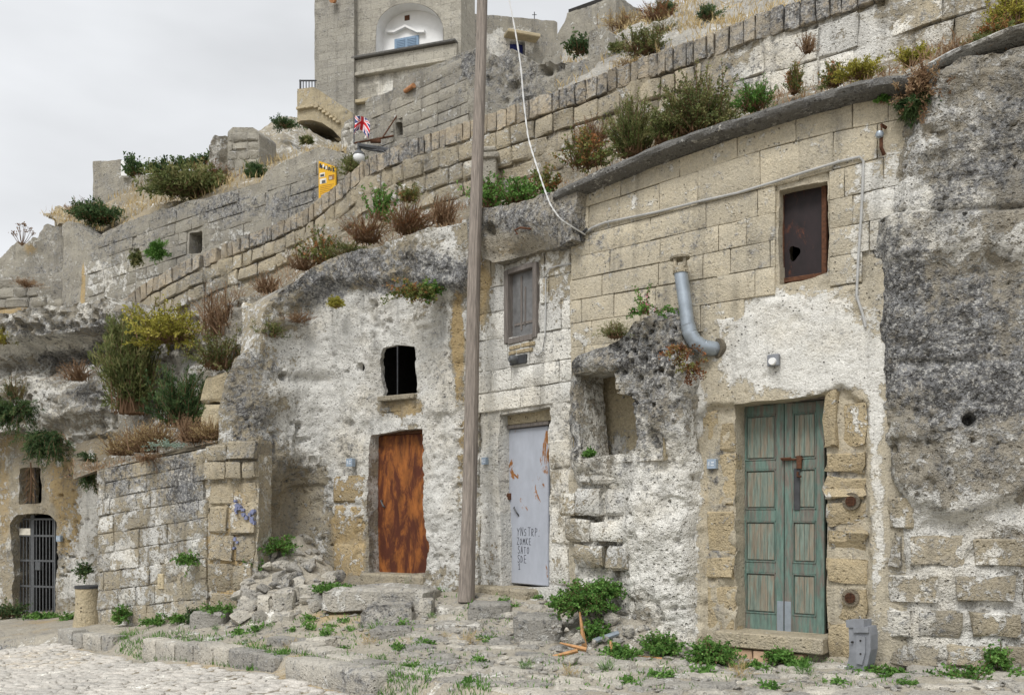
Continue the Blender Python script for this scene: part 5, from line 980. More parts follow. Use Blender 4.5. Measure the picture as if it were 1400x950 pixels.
f = Frame(pT2, 500, 620, -.6); a = Acc(); poly = [(f.a(x), f.z(x, y)) for x, y in [(508, 78)] + [(560 - 52 * math.cos(t), 42 - 44 * math.sin(t)) for t in np.linspace(.0, math.pi, 24)] + [(612, 78)]]
f.slab(a, poly[::-1], -.3, .0); a.obj('loggia_back_wall', 'white', tT)
# white arch reveal: ring of slabs
a = Acc(); pts = [(513.6, 72)] + [(560 - 45.4 * math.cos(t), 42 - 37.4 * math.sin(t)) for t in np.linspace(.05, math.pi - .05, 24)] + [(605.4, 72)]
f0 = Frame(pT2, 500, 620, 0)
for p0, p1 in zip(pts[:-1], pts[1:]):
    v = [f0.at(*p0, .0), f0.at(*p1, .0), f0.p(f0.a(p1[0]), f0.z(*p1), -.7), f0.p(f0.a(p0[0]), f0.z(*p0), -.7)]; a.add(v, [(0, 1, 2, 3)])
a.obj('arch_reveal', 'white', tT)
a = Acc(); f.box(a, f.a(540), f.a(573), f.z(556, 76), f.z(556, 52), -.05, .06, .01); sh = a.obj('shutter_frame', 'bluegrey', tT)
for x0, x1 in ((543.5, 554.5), (558, 569.5)):
    for k in range(7):
        a = Acc(); y = 54.5 + k * 2.2; f.box(a, f.a(x0), f.a(x1), f.z(556, y + 1.5), f.z(556, y), .06, .085); a.obj('slat', 'navy' if False else 'bluegrey', sh)
a = Acc()
for (x0, y0), (x1, y1) in (((530, 45), (541, 45)), ((541, 45), (556, 37.5)), ((556, 37.5), (572, 45)), ((572, 45), (582, 45))):
    f.slab(a, [(f.a(x0), f.z(x0, y0 + 2)), (f.a(x1), f.z(x1, y1 + 2)), (f.a(x1), f.z(x1, y1 - 1.2)), (f.a(x0), f.z(x0, y0 - 1.2))], .0, .16)
a.obj('pediment_moulding', 'white', tT)
a = Acc(); f.box(a, f.a(553.5), f.a(560), f.z(556, 28.5), f.z(556, 22), -.0, .03); a.obj('vent_opening', 'rust', tT)
f = Frame(pT2, 484, 625, 0); a = Acc(); f.box(a, f.a(484), f.a(626), f.z(550, 74), f.z(550, 70), -.2, .28, .03); a.obj('balcony_ledge', 'cement', tT)
a = Acc(); f.box(a, f.a(484), f.a(626), f.z(550, 92), f.z(550, 74), -.2, .14, .02); setp(quad := a.obj('balcony_parapet', 'tower', tT), None)
a = Acc(); f.box(a, f.a(481), f.a(628), f.z(550, 97), f.z(550, 92), -.2, .22, .02); a.obj('string_course', 'tower', tT)
a = Acc(); f.box(a, f.a(481), f.a(512), f.z(495, 143), f.z(495, 138), -.2, .2, .02); a.obj('lower_ledge', 'cream', tT)
a = Acc(); a.tube([f.at(482.5, 14, .12), f.at(482.5, 92, .12)], .06, 8); a.obj('downpipe', 'iron', tT, smooth=True)
a = Acc(); fT = Frame(pT, 430, 484, 0); a.tube([fT.at(459, 3, .1), fT.at(459, 5, .3)], [.1, .13], 8); a.obj('lamp', 'terracotta', tT)
# ---- stair house
tS = thing('stair_house', 'cream stone stair block with arched underside and small railing', 'building', P(450, 200, 31))
pS = Path([(400, 31.8), (500, 30.6)], smooth=0)
sheet('stair_wall', pS, [(406, 122), (428, 119), (434, 122), (462, 141), (490, 160), (490, 196), (472, 200), (466, 190), (455, 178), (440, 168), (425, 164), (410, 165), (406, 168)], 'cream', tS, res=.06, amp=.015, depth=2.2, rough=.0, base=(.12, .08, .1), seed=22, nseg=2, brushes=[(420, 122, 20, 4, 1, .3), (460, 142, 30, 5, 1, .3)])
f = Frame(pS, 405, 495, 0)
for k, (x, y) in enumerate(((407, 148), (420, 146), (431, 146), (437, 149), (442, 152.5), (447, 156), (452, 159.5), (457, 163), (461, 166.5))):
    a = Acc(); x1 = (420, 431, 437, 442, 447, 452, 457, 461, 466)[k]; f.box(a, f.a(x), f.a(x1), f.z(x, y + 3.6), f.z(x, y), -.2, .10, .01); a.obj('step', 'cream', tS)
a = Acc()
for x in (408, 412, 416, 420, 424, 428): a.tube([f.at(x, 122, -.1), f.at(x, 108, -.1)], .018 if x > 408 else .035, 5)
a.tube([f.at(407, 109, -.1), f.at(430, 109, -.1)], .03, 5); a.obj('railing', 'iron', tS)
tS2 = thing('low_house_wall', 'pale block wall under the flag next to the stair house', 'wall', P(500, 205, 26))
pS2 = Path([(464, 27.6), (512, 26.4)]); sheet('wall_core', pS2, [(466, 178), (470, 168), (484, 160), (505, 152), (512, 150), (512, 260), (466, 260)], 'greywall', tS2, res=.06, amp=.03, depth=1.5, base=(.35, .15, .1), seed=23, brushes=[(495, 160, 30, 10, 1, .4)])
course_blocks(pS2, [[(464, 170 + 10 * k), (512, 158 + 10.5 * k)] for k in range(6)], 467, 511, 16, 'greywall', tS2, inside=[(468, 182), (486, 165), (510, 156), (510, 240), (468, 240)], gap=.02, proud=.02, depth=.1, rr=.02, wob=.015, base=(.35, .12, .12))
# ---- big grey gable wall and broken walls behind the pole
pW = Path([(498, 24.0), (543, 23.3), (660, 21.3), (760, 20.0), (850, 19.0)])
tW = thing('gable_wall', 'large bare grey gable wall rising behind the utility pole', 'wall', P(640, 220, 21.5))
hWn = [(541, 168), (549, 166), (549, 184), (541, 186)]
sheet('wall_core', pW, [(500, 140), (506, 134), (538, 126), (539, 112), (560, 104), (600, 86), (632, 72), (652, 66), (668, 70), (684, 80), (690, 68), (700, 66), (712, 76), (724, 80), (735, 92), (752, 82), (762, 88), (790, 86), (796, 82), (832, 72), (844, 96), (850, 110), (850, 220), (640, 320), (500, 330)], 'greywall', tW, holes=[hWn], res=.06, amp=.05, scale=1.2, depth=.9, pock=.03, base=(.14, .30, .12), seed=24, rough=.025,
      brushes=[(580, 150, 60, 50, 2, .15), (580, 150, 60, 50, 1, -.15), (720, 110, 80, 40, 1, .25), (640, 90, 60, 20, 1, .3)], pits=[(744, 97, 6, .25), (627, 100, 5, .2), (626, 153, 3, .2), (700, 115, 2, .2)])
course_blocks(pW, [[(498, 140 + 14 * k), (640, 76 + 16 * k)] for k in range(9)], 502, 640, 34, 'greywall', tW, inside=[(503, 142), (540, 130), (541, 116), (600, 92), (638, 78), (638, 260), (503, 260)], gap=.010, jit=.4, holes=[(538, 164, 551, 188)], proud=.010, depth=.1, rr=.010, wob=.010, base=(.12, .25, .14))
a = Acc(); f = Frame(pW, 540, 580, 0); a.tube([f.at(556, 126, .05), f.at(570, 119, .1)], [.05, .06], 10); setp(a.obj('clay_pipe', 'terracotta'), 'short clay pipe lying on the edge of the big gable wall', 'pipe')
# stone post behind the pole
tX = thing('stone_post', 'grey stone post standing right behind the utility pole', 'post', P(668, 268, 16.6))
a = Acc(); a.box(P(657, 270, 16.6), [.27, -.05, 0], [.03, .25, 0], [0, 0, .72], .02); a.obj('shaft', 'greywall', tX); a = Acc(); a.box(P(655, 216, 16.55), [.34, -.05, 0], [.03, .32, 0], [0, 0, .10], .02); a.box(P(657, 208, 16.58), [.27, -.05, 0], [.03, .26, 0], [0, 0, .10], .03); a.obj('cap', 'greywall', tX)
# ---- flat roofed house right of the palazzo
pY = Path([(628, 40), (764, 41.5)], smooth=0); tY = thing('flat_roofed_house', 'flat roofed grey house with canopy over a dark window on the skyline', 'building', P(695, 80, 40.5))
hY = [(697, 56), (718, 57), (718, 90), (697, 90)]
sheet('wall', pY, [(628, 18), (660, 20), (759, 29), (762, 31), (762, 160), (628, 160)], 'greywall', tY, holes=[hY], res=.1, amp=.02, depth=4, rough=.01, hrough=0, nseg=2, base=(.15, .32, .05), seed=25, brushes=[(700, 60, 26, 22, 0, .9), (680, 60, 14, 22, 0, .8), (725, 55, 10, 12, 0, .6)])
f = Frame(pY, 640, 750, 0); a = Acc(); f.box(a, f.a(689), f.a(733), f.z(705, 54.5), f.z(705, 49.5), -.1, .55, .03); a.obj('canopy', 'cream', tY)
a = Acc(); f.box(a, f.a(695), f.a(720), f.z(705, 90), f.z(705, 55), -.5, -.3); wY = a.obj('window', 'navy', tY)
a = Acc(); a.tube([f.at(734, 30, -.3), f.at(734, 12, -.3)], .02, 5); a.tube([f.at(731, 16, -.3), f.at(737, 16, -.3)], .015, 5); setp(a.obj('antenna', 'iron'), 'thin television aerial on the flat roofed house', 'antenna')
# ---- ruin on the right skyline
pZ = Path([(735, 27.2), (776, 26.4), (842, 25.2)], smooth=.1); tZ = thing('ruined_building', 'roofless grey building with small openings on the right skyline', 'ruin', P(800, 80, 26))
sheet('front_wall', pZ, [(738, 90), (750, 66), (764, 44), (772, 30), (774, 17), (800, 10), (828, 0), (842, -3), (842, 110), (738, 150)], 'greywall', tZ, holes=[[(811, 8), (818, 6), (818, 18), (811, 19)], [(753, 53), (761, 52), (761, 62), (753, 63)]], res=.08, amp=.03, depth=.7, base=(.1, .25, .1), seed=26, rough=.02, hrough=0)
pZ2 = Path([(836, 25.3), (885, 27)], smooth=0); sheet('side_wall', pZ2, [(836, -2), (850, 0), (884, 18), (884, 60), (836, 60)], 'greywall', tZ, holes=[[(848, 4), (861, 9), (861, 16), (848, 13)]], res=.08, amp=.02, depth=.6, base=(.1, .25, .1), seed=27, hrough=0)
f = Frame(pZ2, 836, 884, -.5); room('interior', f, f.a(840), f.a(868), f.z(850, 25), f.z(850, 0), -.05, -1.5, 'dark', tZ)
f = Frame(pZ, 776, 842, -.5); room('interior', f, f.a(806), f.a(822), f.z(815, 26), f.z(815, 3), -.15, -1, 'dark', tZ)
tZ3 = thing('stone_stub', 'square grey wall stub among the shrubs on the upper slope', 'wall', P(817, 80, 19.6))
sheet('core', Path([(802, 19.9), (834, 19.4)]), [(804, 44), (815, 38), (828, 40), (834, 70), (834, 100), (802, 100)], 'greywall', tZ3, res=.06, amp=.03, depth=.7, base=(.2, .25, .1), seed=28)
# ---- flag and street lamp
fg = thing('flag', 'small union flag on a staff above the street lamp bracket', 'flag', P(484, 186, 22.6))
a = Acc(); a.tube([P(484, 196, 22.6), P(484, 157, 22.6)], .018, 6); a.obj('staff', 'gateiron', fg)
cols = {'navy': [], 'flagwhite': [], 'red': []}; n1, n2 = 44, 30
def fp(s, t):
    x = 484.3 + 20.5 * s + 1.0 * math.sin(t * 3 + 1); y = 159 + 3 * s * s + 9 * s + (25 - 7 * s) * t - 6 * math.sin(s * math.pi) + 2.0 * math.sin(s * 5 + t * 3); return P(x, y, 22.6 - .12 * math.sin(s * 7 + t * 2))
for i in range(n1):
    for j in range(n2):
        s, t = (i + .5) / n1, (j + .5) / n2; x, y = (s - .5) * 2, (t - .5); dg = min(abs(y - x * .5), abs(y + x * .5)); m = 'navy'
        if dg < .10: m = 'flagwhite'
        if dg < .035: m = 'red'
        if abs(x) < .30 or abs(y) < .17: m = 'flagwhite'
        if abs(x) < .18 or abs(y) < .10: m = 'red'
        cols[m].append((i, j))
for m, cl in cols.items():
    V = []; F = []
    for (i, j) in cl:
        b_ = len(V); V += [fp(i / n1, j / n2), fp(i / n1, (j + 1) / n2), fp((i + 1) / n1, (j + 1) / n2), fp((i + 1) / n1, j / n2)]; F.append((b_, b_ + 1, b_ + 2, b_ + 3))
    obj({'navy': 'blue_field', 'flagwhite': 'white_cross', 'red': 'red_cross'}[m], np.array(V), np.array(F), m, fg)
lp = thing('street_lamp', 'black iron wall lamp bracket with white glass globe beside the coping', 'street lamp', P(540, 208, 19.5))
a = Acc(); a.tube([P(541, 208, 19.4), P(518, 203, 19.6), P(491, 199, 19.8)], .045, 7); a.tube([P(531, 214, 19.5), P(524, 207, 19.5), P(506, 205, 19.7), P(491, 201, 19.8)], .025, 6); a.tube([P(538, 208, 19.4), P(542, 208, 19.4)], .09, 10); a.tube([P(518, 201, 19.6), P(518, 207, 19.6)], .06, 8); a.tube([P(491, 196, 19.8), P(491, 207, 19.8)], .04, 8); a.obj('bracket', 'iron', lp, smooth=True)
a = Acc(); a.tube([P(491, 205, 19.8), P(491, 209, 19.8), P(491, 212, 19.8)], [.03, .10, .13], 18); a.obj('shade', 'gateiron', lp, smooth=True)
o = P(491, 216, 19.8); a = Acc(); a.tube([o + np.array([0, 0, .13 * math.cos(t)]) for t in np.linspace(0.05, math.pi - .05, 9)], [.13 * math.sin(t) for t in np.linspace(0.05, math.pi - .05, 9)], 14); a.obj('globe', 'lampglass', lp, smooth=True)
a = Acc(); a.tube([P(484, 196, 22.6), P(512, 191, 23.2), P(538, 186, 23.3)], .025, 6); a.tube([P(522, 190, 23.2), P(543, 158, 23.3)], .018, 6); a.box(P(506, 194, 22.9), [.25, 0, 0], [0, .1, 0], [0, 0, .07]); setp(a.obj('iron_strut', 'rust'), 'rusty iron rod and stay fixed to the gable wall under the flag', 'iron rod')
# ================================================================== RUBBLE, LOOSE STONES, SPLINTERS
import bmesh
def rock_mesh(seed, sub=2, flat=.8):
    c = np.random.default_rng(seed); bm = bmesh.new(); p = c.normal(0, 1, (11, 3)); p /= np.linalg.norm(p, axis=1)[:, None]; p *= np.array([1, .8, flat]) * c.uniform(.85, 1.05, (11, 1))
    for v in p: bm.verts.new(v)
    r = bmesh.ops.convex_hull(bm, input=bm.verts); bmesh.ops.delete(bm, geom=[g_ for g_ in r['geom_interior'] if isinstance(g_, bmesh.types.BMVert)], context='VERTS')
    bmesh.ops.subdivide_edges(bm, edges=bm.edges, cuts=sub, use_grid_fill=True, smooth=.06); bmesh.ops.triangulate(bm, faces=bm.faces)
    V = np.array([v.co[:] for v in bm.verts]); F = np.array([[v.index for v in f.verts] for f in bm.faces]); bm.verts.index_update(); bm.free()
    V = V * (1 + .07 * fbm(V, 2.2, 4, .6, off=seed)[:, None]); V[:, 2] -= V[:, 2].min(); return V, F
RM = []
for k in range(12):
    v, f = rock_mesh(300 + k); RM.append((v, f, mesh_np('stone', v, f, 'rubble', paint=np.tile([.14, .08 + .03 * k, .06], (len(v), 1)), sharp=38)))
RD = [mesh_np('stone', v, f, 'rubble', paint=np.tile([.15, .45, .05], (len(v), 1)), sharp=38) for v, f, m in RM]
q = random.Random(11)
def put_stone(px, py, D, wpx, hf=.8, label=None, group=None, dark=False, cat='stone', sink=.25):
    s = wpx / FPX * D / 2; o = link('stone', (RD if dark else [m[2] for m in RM])[q.randrange(12)], P(px, py, D) - np.array([0, 0, s * sink])); o.scale = (s, s * q.uniform(.7, 1.0), s * hf); o.rotation_euler = (q.uniform(-.25, .25), q.uniform(-.25, .25), q.uniform(0, 6.28)); setp(o, label, cat, group); return o
heap = [[(312, 856, 12.6), (360, 852, 12.5), (420, 846, 12.5), (475, 836, 12.6)], [(330, 808, 13.3), (365, 795, 13.3), (410, 788, 13.3), (462, 800, 13.4)], [(342, 775, 13.9), (372, 745, 14.1), (412, 730, 14.35), (452, 770, 14.3)]]
o = loft('rubble_heap', heap, 'soil', n=(50, 30), amp=.05, scale=3, base=(.2, .2, .15)); setp(o, 'earth and rubble heap against the wall beside the rusty door', 'rubble heap')
for k in range(125):
    t, s = q.random() ** .85, q.random(); row0, row1, row2 = heap
    def ev(r): r = np.array(r); i = s * 3; j = min(int(i), 2); return r[j] * (1 - i + j) + r[j + 1] * (i - j)
    e = ev(row0) * (1 - 2 * t) + ev(row1) * 2 * t if t < .5 else ev(row1) * (2 - 2 * t) + ev(row2) * (2 * t - 1)
    put_stone(e[0], e[1] + 3, e[2] - .06, q.choice((13, 16, 20, 25, 31, 38)) * (1.1 - .25 * t), q.uniform(.55, .9), None, 'stones of the rubble heap', False); hs_ = q.random() < .35; o_ = COL.objects[-1] if False else list(WPOS)[-1]
    if hs_: o_.data = RD[q.randrange(12)]
    o_['label'] = '%s %s limestone chunk %s of the rubble heap' % ('small' if o_.scale[0] < .085 else 'medium' if o_.scale[0] < .125 else 'large', 'dark grey' if hs_ else 'pale', 'at the toe' if t < .33 else 'halfway up the slope' if t < .68 else 'near the top')
def rb(px0, px1, pyb, hpx, D, dep, label, seed, base=(.15, .28, .05), mat='rubble', tilt=0.0, rr=.035, D2=None):
    A = P(px0, pyb, D); B = P(px1, pyb, D2 or D); z0 = (A[2] + B[2]) / 2; o = rough_box(A[:2], B[:2], dep, z0 - .12, z0 + hpx / FPX * D, seed, mat, 'stone_block', None, tilt=tilt, base=base, rr=rr); return setp(o, label, 'stone block')
rb(258, 306, 860, 24, 12.7, .4, 'squared limestone block lying before the old block wall', 1, rr=.05)
rb(323, 350, 837, 17, 12.75, .3, 'low squared block at the left toe of the rubble heap', 2, (.1, .35, .05)); rb(350, 370, 836, 21, 12.7, .3, 'small upright squared block at the rubble heap toe', 3, (.1, .3, .05)); rb(371, 402, 836, 30, 12.65, .35, 'large dark squared block at the rubble heap toe', 4, (.05, .45, .05), rr=.05, tilt=.04)
rb(404, 440, 832, 32, 12.75, .4, 'broad grey boulder block right of the heap toe', 14, (.1, .4, .05), rr=.08); rb(369, 398, 853, 14, 12.3, .3, 'flat weathered block in front of the heap toe', 15, (.2, .2, .05))
rb(438, 578, 826, 20, 12.35, .8, 'broad worn rock slab forming the step below the rusty door', 5, (.3, .25, .1), rr=.06, D2=12.0); rb(492, 566, 858, 28, 11.55, .55, 'grey rock block forming the lower step before the rusty door', 6, (.15, .42, .05), rr=.09)
rb(566, 592, 843, 24, 11.75, .3, 'small upright grey block beside the lower step', 7, (.15, .35, .05)); rb(596, 640, 842, 12, 11.7, .5, 'flat paving slab left of the utility pole foot', 8, (.3, .15, .05)); rb(640, 700, 838, 12, 11.3, .5, 'flat paving slab between pole and pale door', 9, (.3, .15, .05)); rb(592, 660, 862, 10, 11.0, .4, 'thin flagstone sunk in the terrace before the pole', 16, (.4, .15, .05))
rb(702, 770, 878, 36, 10.45, .5, 'big pitted squared limestone block standing before the pale door', 10, (.35, .2, .02), rr=.05); rb(706, 766, 892, 16, 10.4, .45, 'tan footing stone beneath the big pitted block', 11, (.15, .1, .35))
rb(505, 560, 872, 12, 10.9, .4, 'flat grey slab on the terrace above the kerb', 12, (.25, .25, .05)); rb(1100, 1160, 938, 14, 8.75, .4, 'low doorside slab under the grey moulded block', 13, (.3, .15, .05)); rb(860, 940, 935, 10, 8.9, .5, 'sunken flagstone before the rock outcrop', 17, (.3, .2, .05)); rb(1240, 1340, 938, 12, 8.5, .4, 'flat ledge stone at the foot of the lichen covered rock', 18, (.4, .2, .05)); rb(930, 1040, 925, 9, 9.2, .5, 'worn flagstone in front of the green door', 19, (.4, .15, .1))
def ground_at0(px, py):
    D = 9.0
    for _ in range(14): D = .5 * D + .5 * (CZ - gzs((px - CX) / FPX * D, D)) * FPX / (py - HY)
    return D
rp = [(690, 903, 24), (665, 898, 22), (712, 905, 16), (694, 936, 22), (783, 908, 40), (764, 890, 18), (812, 905, 20), (845, 880, 22), (860, 868, 30), (895, 890, 34), (880, 862, 26), (835, 850, 34), (815, 835, 28), (852, 838, 22), (800, 860, 18), (792, 878, 24), (828, 875, 18), (870, 845, 20), (915, 902, 20), (848, 905, 16), (760, 865, 20), (745, 905, 14), (938, 900, 16), (780, 836, 18), (905, 912, 14), (700, 912, 14), (575, 918, 18), (858, 822, 26), (840, 815, 22)] + [(755 + 185 * q.random(), 838 + 66 * q.random(), q.choice((8, 10, 12, 15))) for _ in range(45)]
for (x, y, w_) in rp:
    D = float(np.interp(y, [815, 850, 880, 905], [10.80, 10.48, 10.05, 9.6])) if x > 755 and y < 906 else min(ground_at0(x, y), 11); put_stone(x, y, D, w_, q.uniform(.6, .95), '%s pale limestone lump lying %s' % ('tiny' if w_ < 13 else 'small' if w_ < 18 else 'middling' if w_ < 25 else 'large', 'left of the wood splinters' if x < 730 else 'among the wood splinters' if y > 858 and x < 860 else 'high on the debris mound' if y < 858 else 'right of the debris mound'), 'loose stones by the outcrop')
setp(loft('debris_mound', [[(755, 905, 9.9), (800, 905, 9.8), (860, 905, 9.8), (930, 905, 9.8)], [(758, 870, 10.7), (800, 860, 10.6), (860, 862, 10.4), (930, 880, 10.1)], [(765, 845, 11.2), (810, 815, 11.1), (860, 825, 10.7), (930, 870, 10.3)]], 'soil', n=(40, 26), amp=.05, scale=3, base=(.3, .1, .1)), 'low debris mound at the foot of the rock outcrop', 'debris mound')
VV = []; FF = []; n0 = 0
for k in range(2600):
    px, py = q.uniform(230, 1400), q.uniform(815, 948); 
    # ground point under this pixel
    D = 9.0
    for _ in range(12):
        x_, y_ = (px - CX) / FPX * D, D; D = .5 * D + .5 * (CZ - gzs(x_, y_)) * FPX / (py - HY)
    x_, y_ = (px - CX) / FPX * D, D
    if D > 14 or kerbside(x_, y_) < .25 or D < 7: continue
    v, f, _m = RM[q.randrange(12)]; s = q.choice((.010, .014, .018, .024, .034, .05)); an = q.uniform(0, 6.28); w = v * s * np.array([1.25, 1, .6]); w = np.c_[w[:, 0] * math.cos(an) - w[:, 1] * math.sin(an), w[:, 0] * math.sin(an) + w[:, 1] * math.cos(an), w[:, 2] - s * .2]
    w += np.array([x_, y_, gzs(x_, y_)])
    if s < .03: pass
    VV.append(w); FF.append(f + n0); n0 += len(w)
V = np.vstack(VV); setp(obj('gravel', V, np.vstack(FF), 'rubble', paint=np.tile([.25, .12, .1], (len(V), 1)), sharp=38), 'scattered limestone chips over the terrace ground', 'gravel', kind='stuff')
for k, (x0, y0, x1, y1, D, w_) in enumerate(((793, 836, 799, 884, 10.2, .06), (835, 876, 841, 915, 9.7, .07), (766, 878, 802, 888, 10.0, .06), (732, 902, 790, 889, 9.8, .05), (872, 896, 905, 902, 9.7, .06))):
    a = Acc(); A = P(x0, y0, D + .1); B = P(x1, y1, D - .05); T = B - A; n3 = np.cross(T, [0, 1, .2]); n3 = n3 / np.linalg.norm(n3) * w_; m3 = np.cross(T, n3); m3 = m3 / np.linalg.norm(m3) * .02
    v = [A - n3 * .2, A + n3 * .1, A + m3, B - n3 * .5, B + n3 * .5, B + m3 + n3 * .1]; a.add(v, [(0, 3, 4, 1), (1, 4, 5, 2), (2, 5, 3, 0), (0, 1, 2, 2), (3, 5, 4, 4)])
    setp(a.obj('wood_splinter', 'splinter'), ('upright broken orange board in the debris', 'pointed broken board standing before the debris mound', 'short split lath lying across the debris', 'long split lath lying left of the debris', 'thin brown lath lying near the green door')[k], 'wood')
a = Acc(); A = P(812, 876, 10.1); a.tube([A, P(845, 865, 10.2)], .03, 8); setp(a.obj('metal_tube', 'zinc'), 'short grey metal tube lying in the debris', 'tube')
# grey moulded block leaning by the green door
mb = thing('moulded_block', 'grey moulded plastic block with bolt holes leaning by the green door', 'block', P(1172, 922, 8.9)); f = Frame(Path([(1140, 9.05), (1200, 8.75)], smooth=0), 1145, 1195)
zz_ = lambda pts: [(f.a(x), f.z(x, y)) for x, y in pts]
a = Acc(); f.slab(a, zz_([(1155, 922), (1178, 924), (1186, 908), (1190, 888), (1190, 868), (1188, 856), (1160, 856), (1161, 875), (1161, 895)]), -.16, .0); a.obj('body', 'greyplastic', mb)
a = Acc(); f.slab(a, zz_([(1158, 857), (1182, 858), (1182, 847), (1157, 847)]), -.15, .015); f.slab(a, zz_([(1168, 864), (1188.5, 864), (1188, 856.5), (1168, 856.5)]), -.14, .022); a.obj('top_lip', 'greyplastic', mb)
a = Acc(); f.slab(a, zz_([(1172, 906), (1180, 908), (1184, 892), (1184, 870), (1172, 868), (1172, 890)]), -.05, .022); a.obj('raised_strip', 'greyplastic', mb)
for x, y in ((1178, 875), (1178, 893), (1166, 877)): a = Acc(); o = f.at(x, y, .0); a.tube([o, o + np.append(f.N, 0) * .028], .009, 8); a.obj('bolt_hole', 'dark', mb)
# ================================================================== PLANTS
pr = np.random.default_rng(21)
def leaves(pos, dirs, ln, wd, tint, curl=.25):
    n = len(pos); d = dirs / (np.linalg.norm(dirs, axis=1)[:, None] + 1e-9); r = pr.normal(0, 1, (n, 3)); s = np.cross(d, r); s /= np.linalg.norm(s, axis=1)[:, None] + 1e-9; nn_ = np.cross(d, s)
    ln = (ln * pr.uniform(.6, 1.3, n))[:, None]; wd = (wd * pr.uniform(.7, 1.2, n))[:, None]
    V = np.stack([pos, pos + d * ln * .5 + s * wd, pos + d * ln - nn_ * ln * curl, pos + d * ln * .5 - s * wd], 1).reshape(-1, 3); F = np.arange(4 * n).reshape(n, 4)
    return V, F, np.repeat(tint, 4)
def stems_geo(paths, r):       # three-sided thin stems
    V = []; F = []; b = 0
    for p in paths:
        m = len(p)
        for i in range(m):
            rr = r * (1 - .75 * i / (m - 1))
            for k in range(3): an = 2.094 * k; V.append(p[i] + rr * np.array([math.cos(an), math.sin(an), 0]))
        for i in range(m - 1):
            for k in range(3): F.append((b + i * 3 + k, b + i * 3 + (k + 1) % 3, b + (i + 1) * 3 + (k + 1) % 3, b + (i + 1) * 3 + k))
        b += 3 * m
    return np.array(V), np.array(F)
def plant_geo(h, w, stems, lps, ll, lw, bias=(0, 0, 1), spread=.8, droop=.2, bare=.15, along=.6, base_r=.3, jit=.3):
    """shrub in local metres: stems fan out of a small base, leaves all along"""
    LP = []; LD = []; T = []; SP = []; bias = np.array(bias, float)
    for k in range(stems):
        d = bias + pr.normal(0, 1, 3) * np.array([spread, spread, spread * .45]); d /= np.linalg.norm(d); L_ = pr.uniform(.55, 1.05); m = 6; p = np.array([pr.normal(0, base_r), pr.normal(0, base_r), 0]) * np.array([w, w, 0]) * .5; P_ = [p.copy()]
        for i in range(m):
            d = d + np.array([0, 0, -droop]) * (i / m) * .5 + pr.normal(0, .12, 3); d /= np.linalg.norm(d); p = p + d * np.array([w * .75, w * .75, h]) * L_ / m; P_.append(p.copy())
        P_ = np.array(P_); SP.append(P_); t = pr.uniform(bare, 1.0, lps) ** .8; ii = t * m; j = np.minimum(ii.astype(int), m - 1); f_ = (ii - j)[:, None]
        pos = P_[j] * (1 - f_) + P_[j + 1] * f_; dr = (P_[j + 1] - P_[j]); dr = dr / (np.linalg.norm(dr, axis=1)[:, None] + 1e-9); dr = dr * along + pr.normal(0, 1, (lps, 3)) * (1 - along) + np.array([0, 0, .1])
        LP.append(pos + pr.normal(0, ll * jit, (lps, 3))); LD.append(dr); T.append(np.clip(pr.normal(.38, .27) + pr.normal(0, .18, lps) + .22 * t, 0, 1))
    V, F, t = leaves(np.vstack(LP), np.vstack(LD), ll, lw, np.concatenate(T)); return V, F, t, stems_geo(SP, min(.012, .02 * h + .003))
KINDS = {   # stems, leaves per stem, leaf length, leaf half width, along, spread, droop
    'spiky': (60, 60, .075, .009, .72, .55, .1), 'round': (90, 34, .05, .016, .35, .85, .2), 'hang': (60, 50, .085, .010, .65, .6, .5), 'wild': (55, 26, .06, .012, .45, .8, .15), 'leafy': (34, 18, .07, .028, .3, .8, .2), 'weed': (34, 16, .045, .026, .25, 1.1, .35), 'dry': (60, 16, .05, .006, .7, .75, .15), 'grass': (90, 6, .26, .006, .9, .45, .25), 'creeper': (12, 26, .05, .02, .3, 1.2, .6)}
def shrub(px, py, D, wpx, hpx, kind, mat, label, bias=(0, 0, 1), name='shrub', cat='shrub', group=None, dens=1.0, flowers=0, scale=1.0, stem='leaf_brown'):
    st, lps, ll, lw, al, sp_, dr = KINDS[kind]; w, h = .95 * wpx / FPX * D, .98 * hpx / FPX * D; dens *= 1.15; (w, h) = (w * 1.18, h * 1.12) if px < 345 and D < 19 else (w, h); lps = int(lps * 1.35); ll *= .75; lw *= .8; k = max(.75, min(1.6, max(w, h) / .9)) * scale * max(1.0, D / 15)
    V, F, t, (SV, SF) = plant_geo(h, w, int(st * dens), lps, ll * k, lw * k, bias, sp_, dr, along=al); base = P(px, py, D)
    th = thing(name, label, cat, base, group); obj('foliage', V + base, F, mat, th, tint=t, sharp=0, smooth=False); obj('stem', SV + base, SF, stem, th, smooth=False, tint=np.full(len(SV), .3))
    if flowers:
        i = pr.integers(0, len(V) // 4, flowers) * 4; fp_ = V[i] + np.array([0, 0, .02]); v, f_, t2 = leaves(np.repeat(fp_, 7, 0) + pr.normal(0, .012, (flowers * 7, 3)), pr.normal(0, 1, (flowers * 7, 3)) + [0, -.3, .6], .022, .009, pr.random(flowers * 7)); setp(obj('flowers', v + base, f_, 'flower', th, tint=t2, sharp=0, smooth=False), kind='stuff')
    return th
O_ = (0, -.55, .75)      # leaning out of a wall towards the street
shrub(180, 566, 16.6, 56, 128, 'spiky', 'leaf_olive', 'tall olive green spiky shrub growing beside the rock ledge', (0, -.2, 1), dens=2.4)
shrub(176, 480, 16.9, 44, 50, 'spiky', 'leaf_olive', 'brownish spiky shrub top above the tall olive shrub', (0, -.2, 1), dens=1.0)
shrub(228, 468, 16.2, 72, 58, 'round', 'leaf_yellow', 'rounded yellow green bush above the rock bank', (0, -.2, .8), dens=1.5)
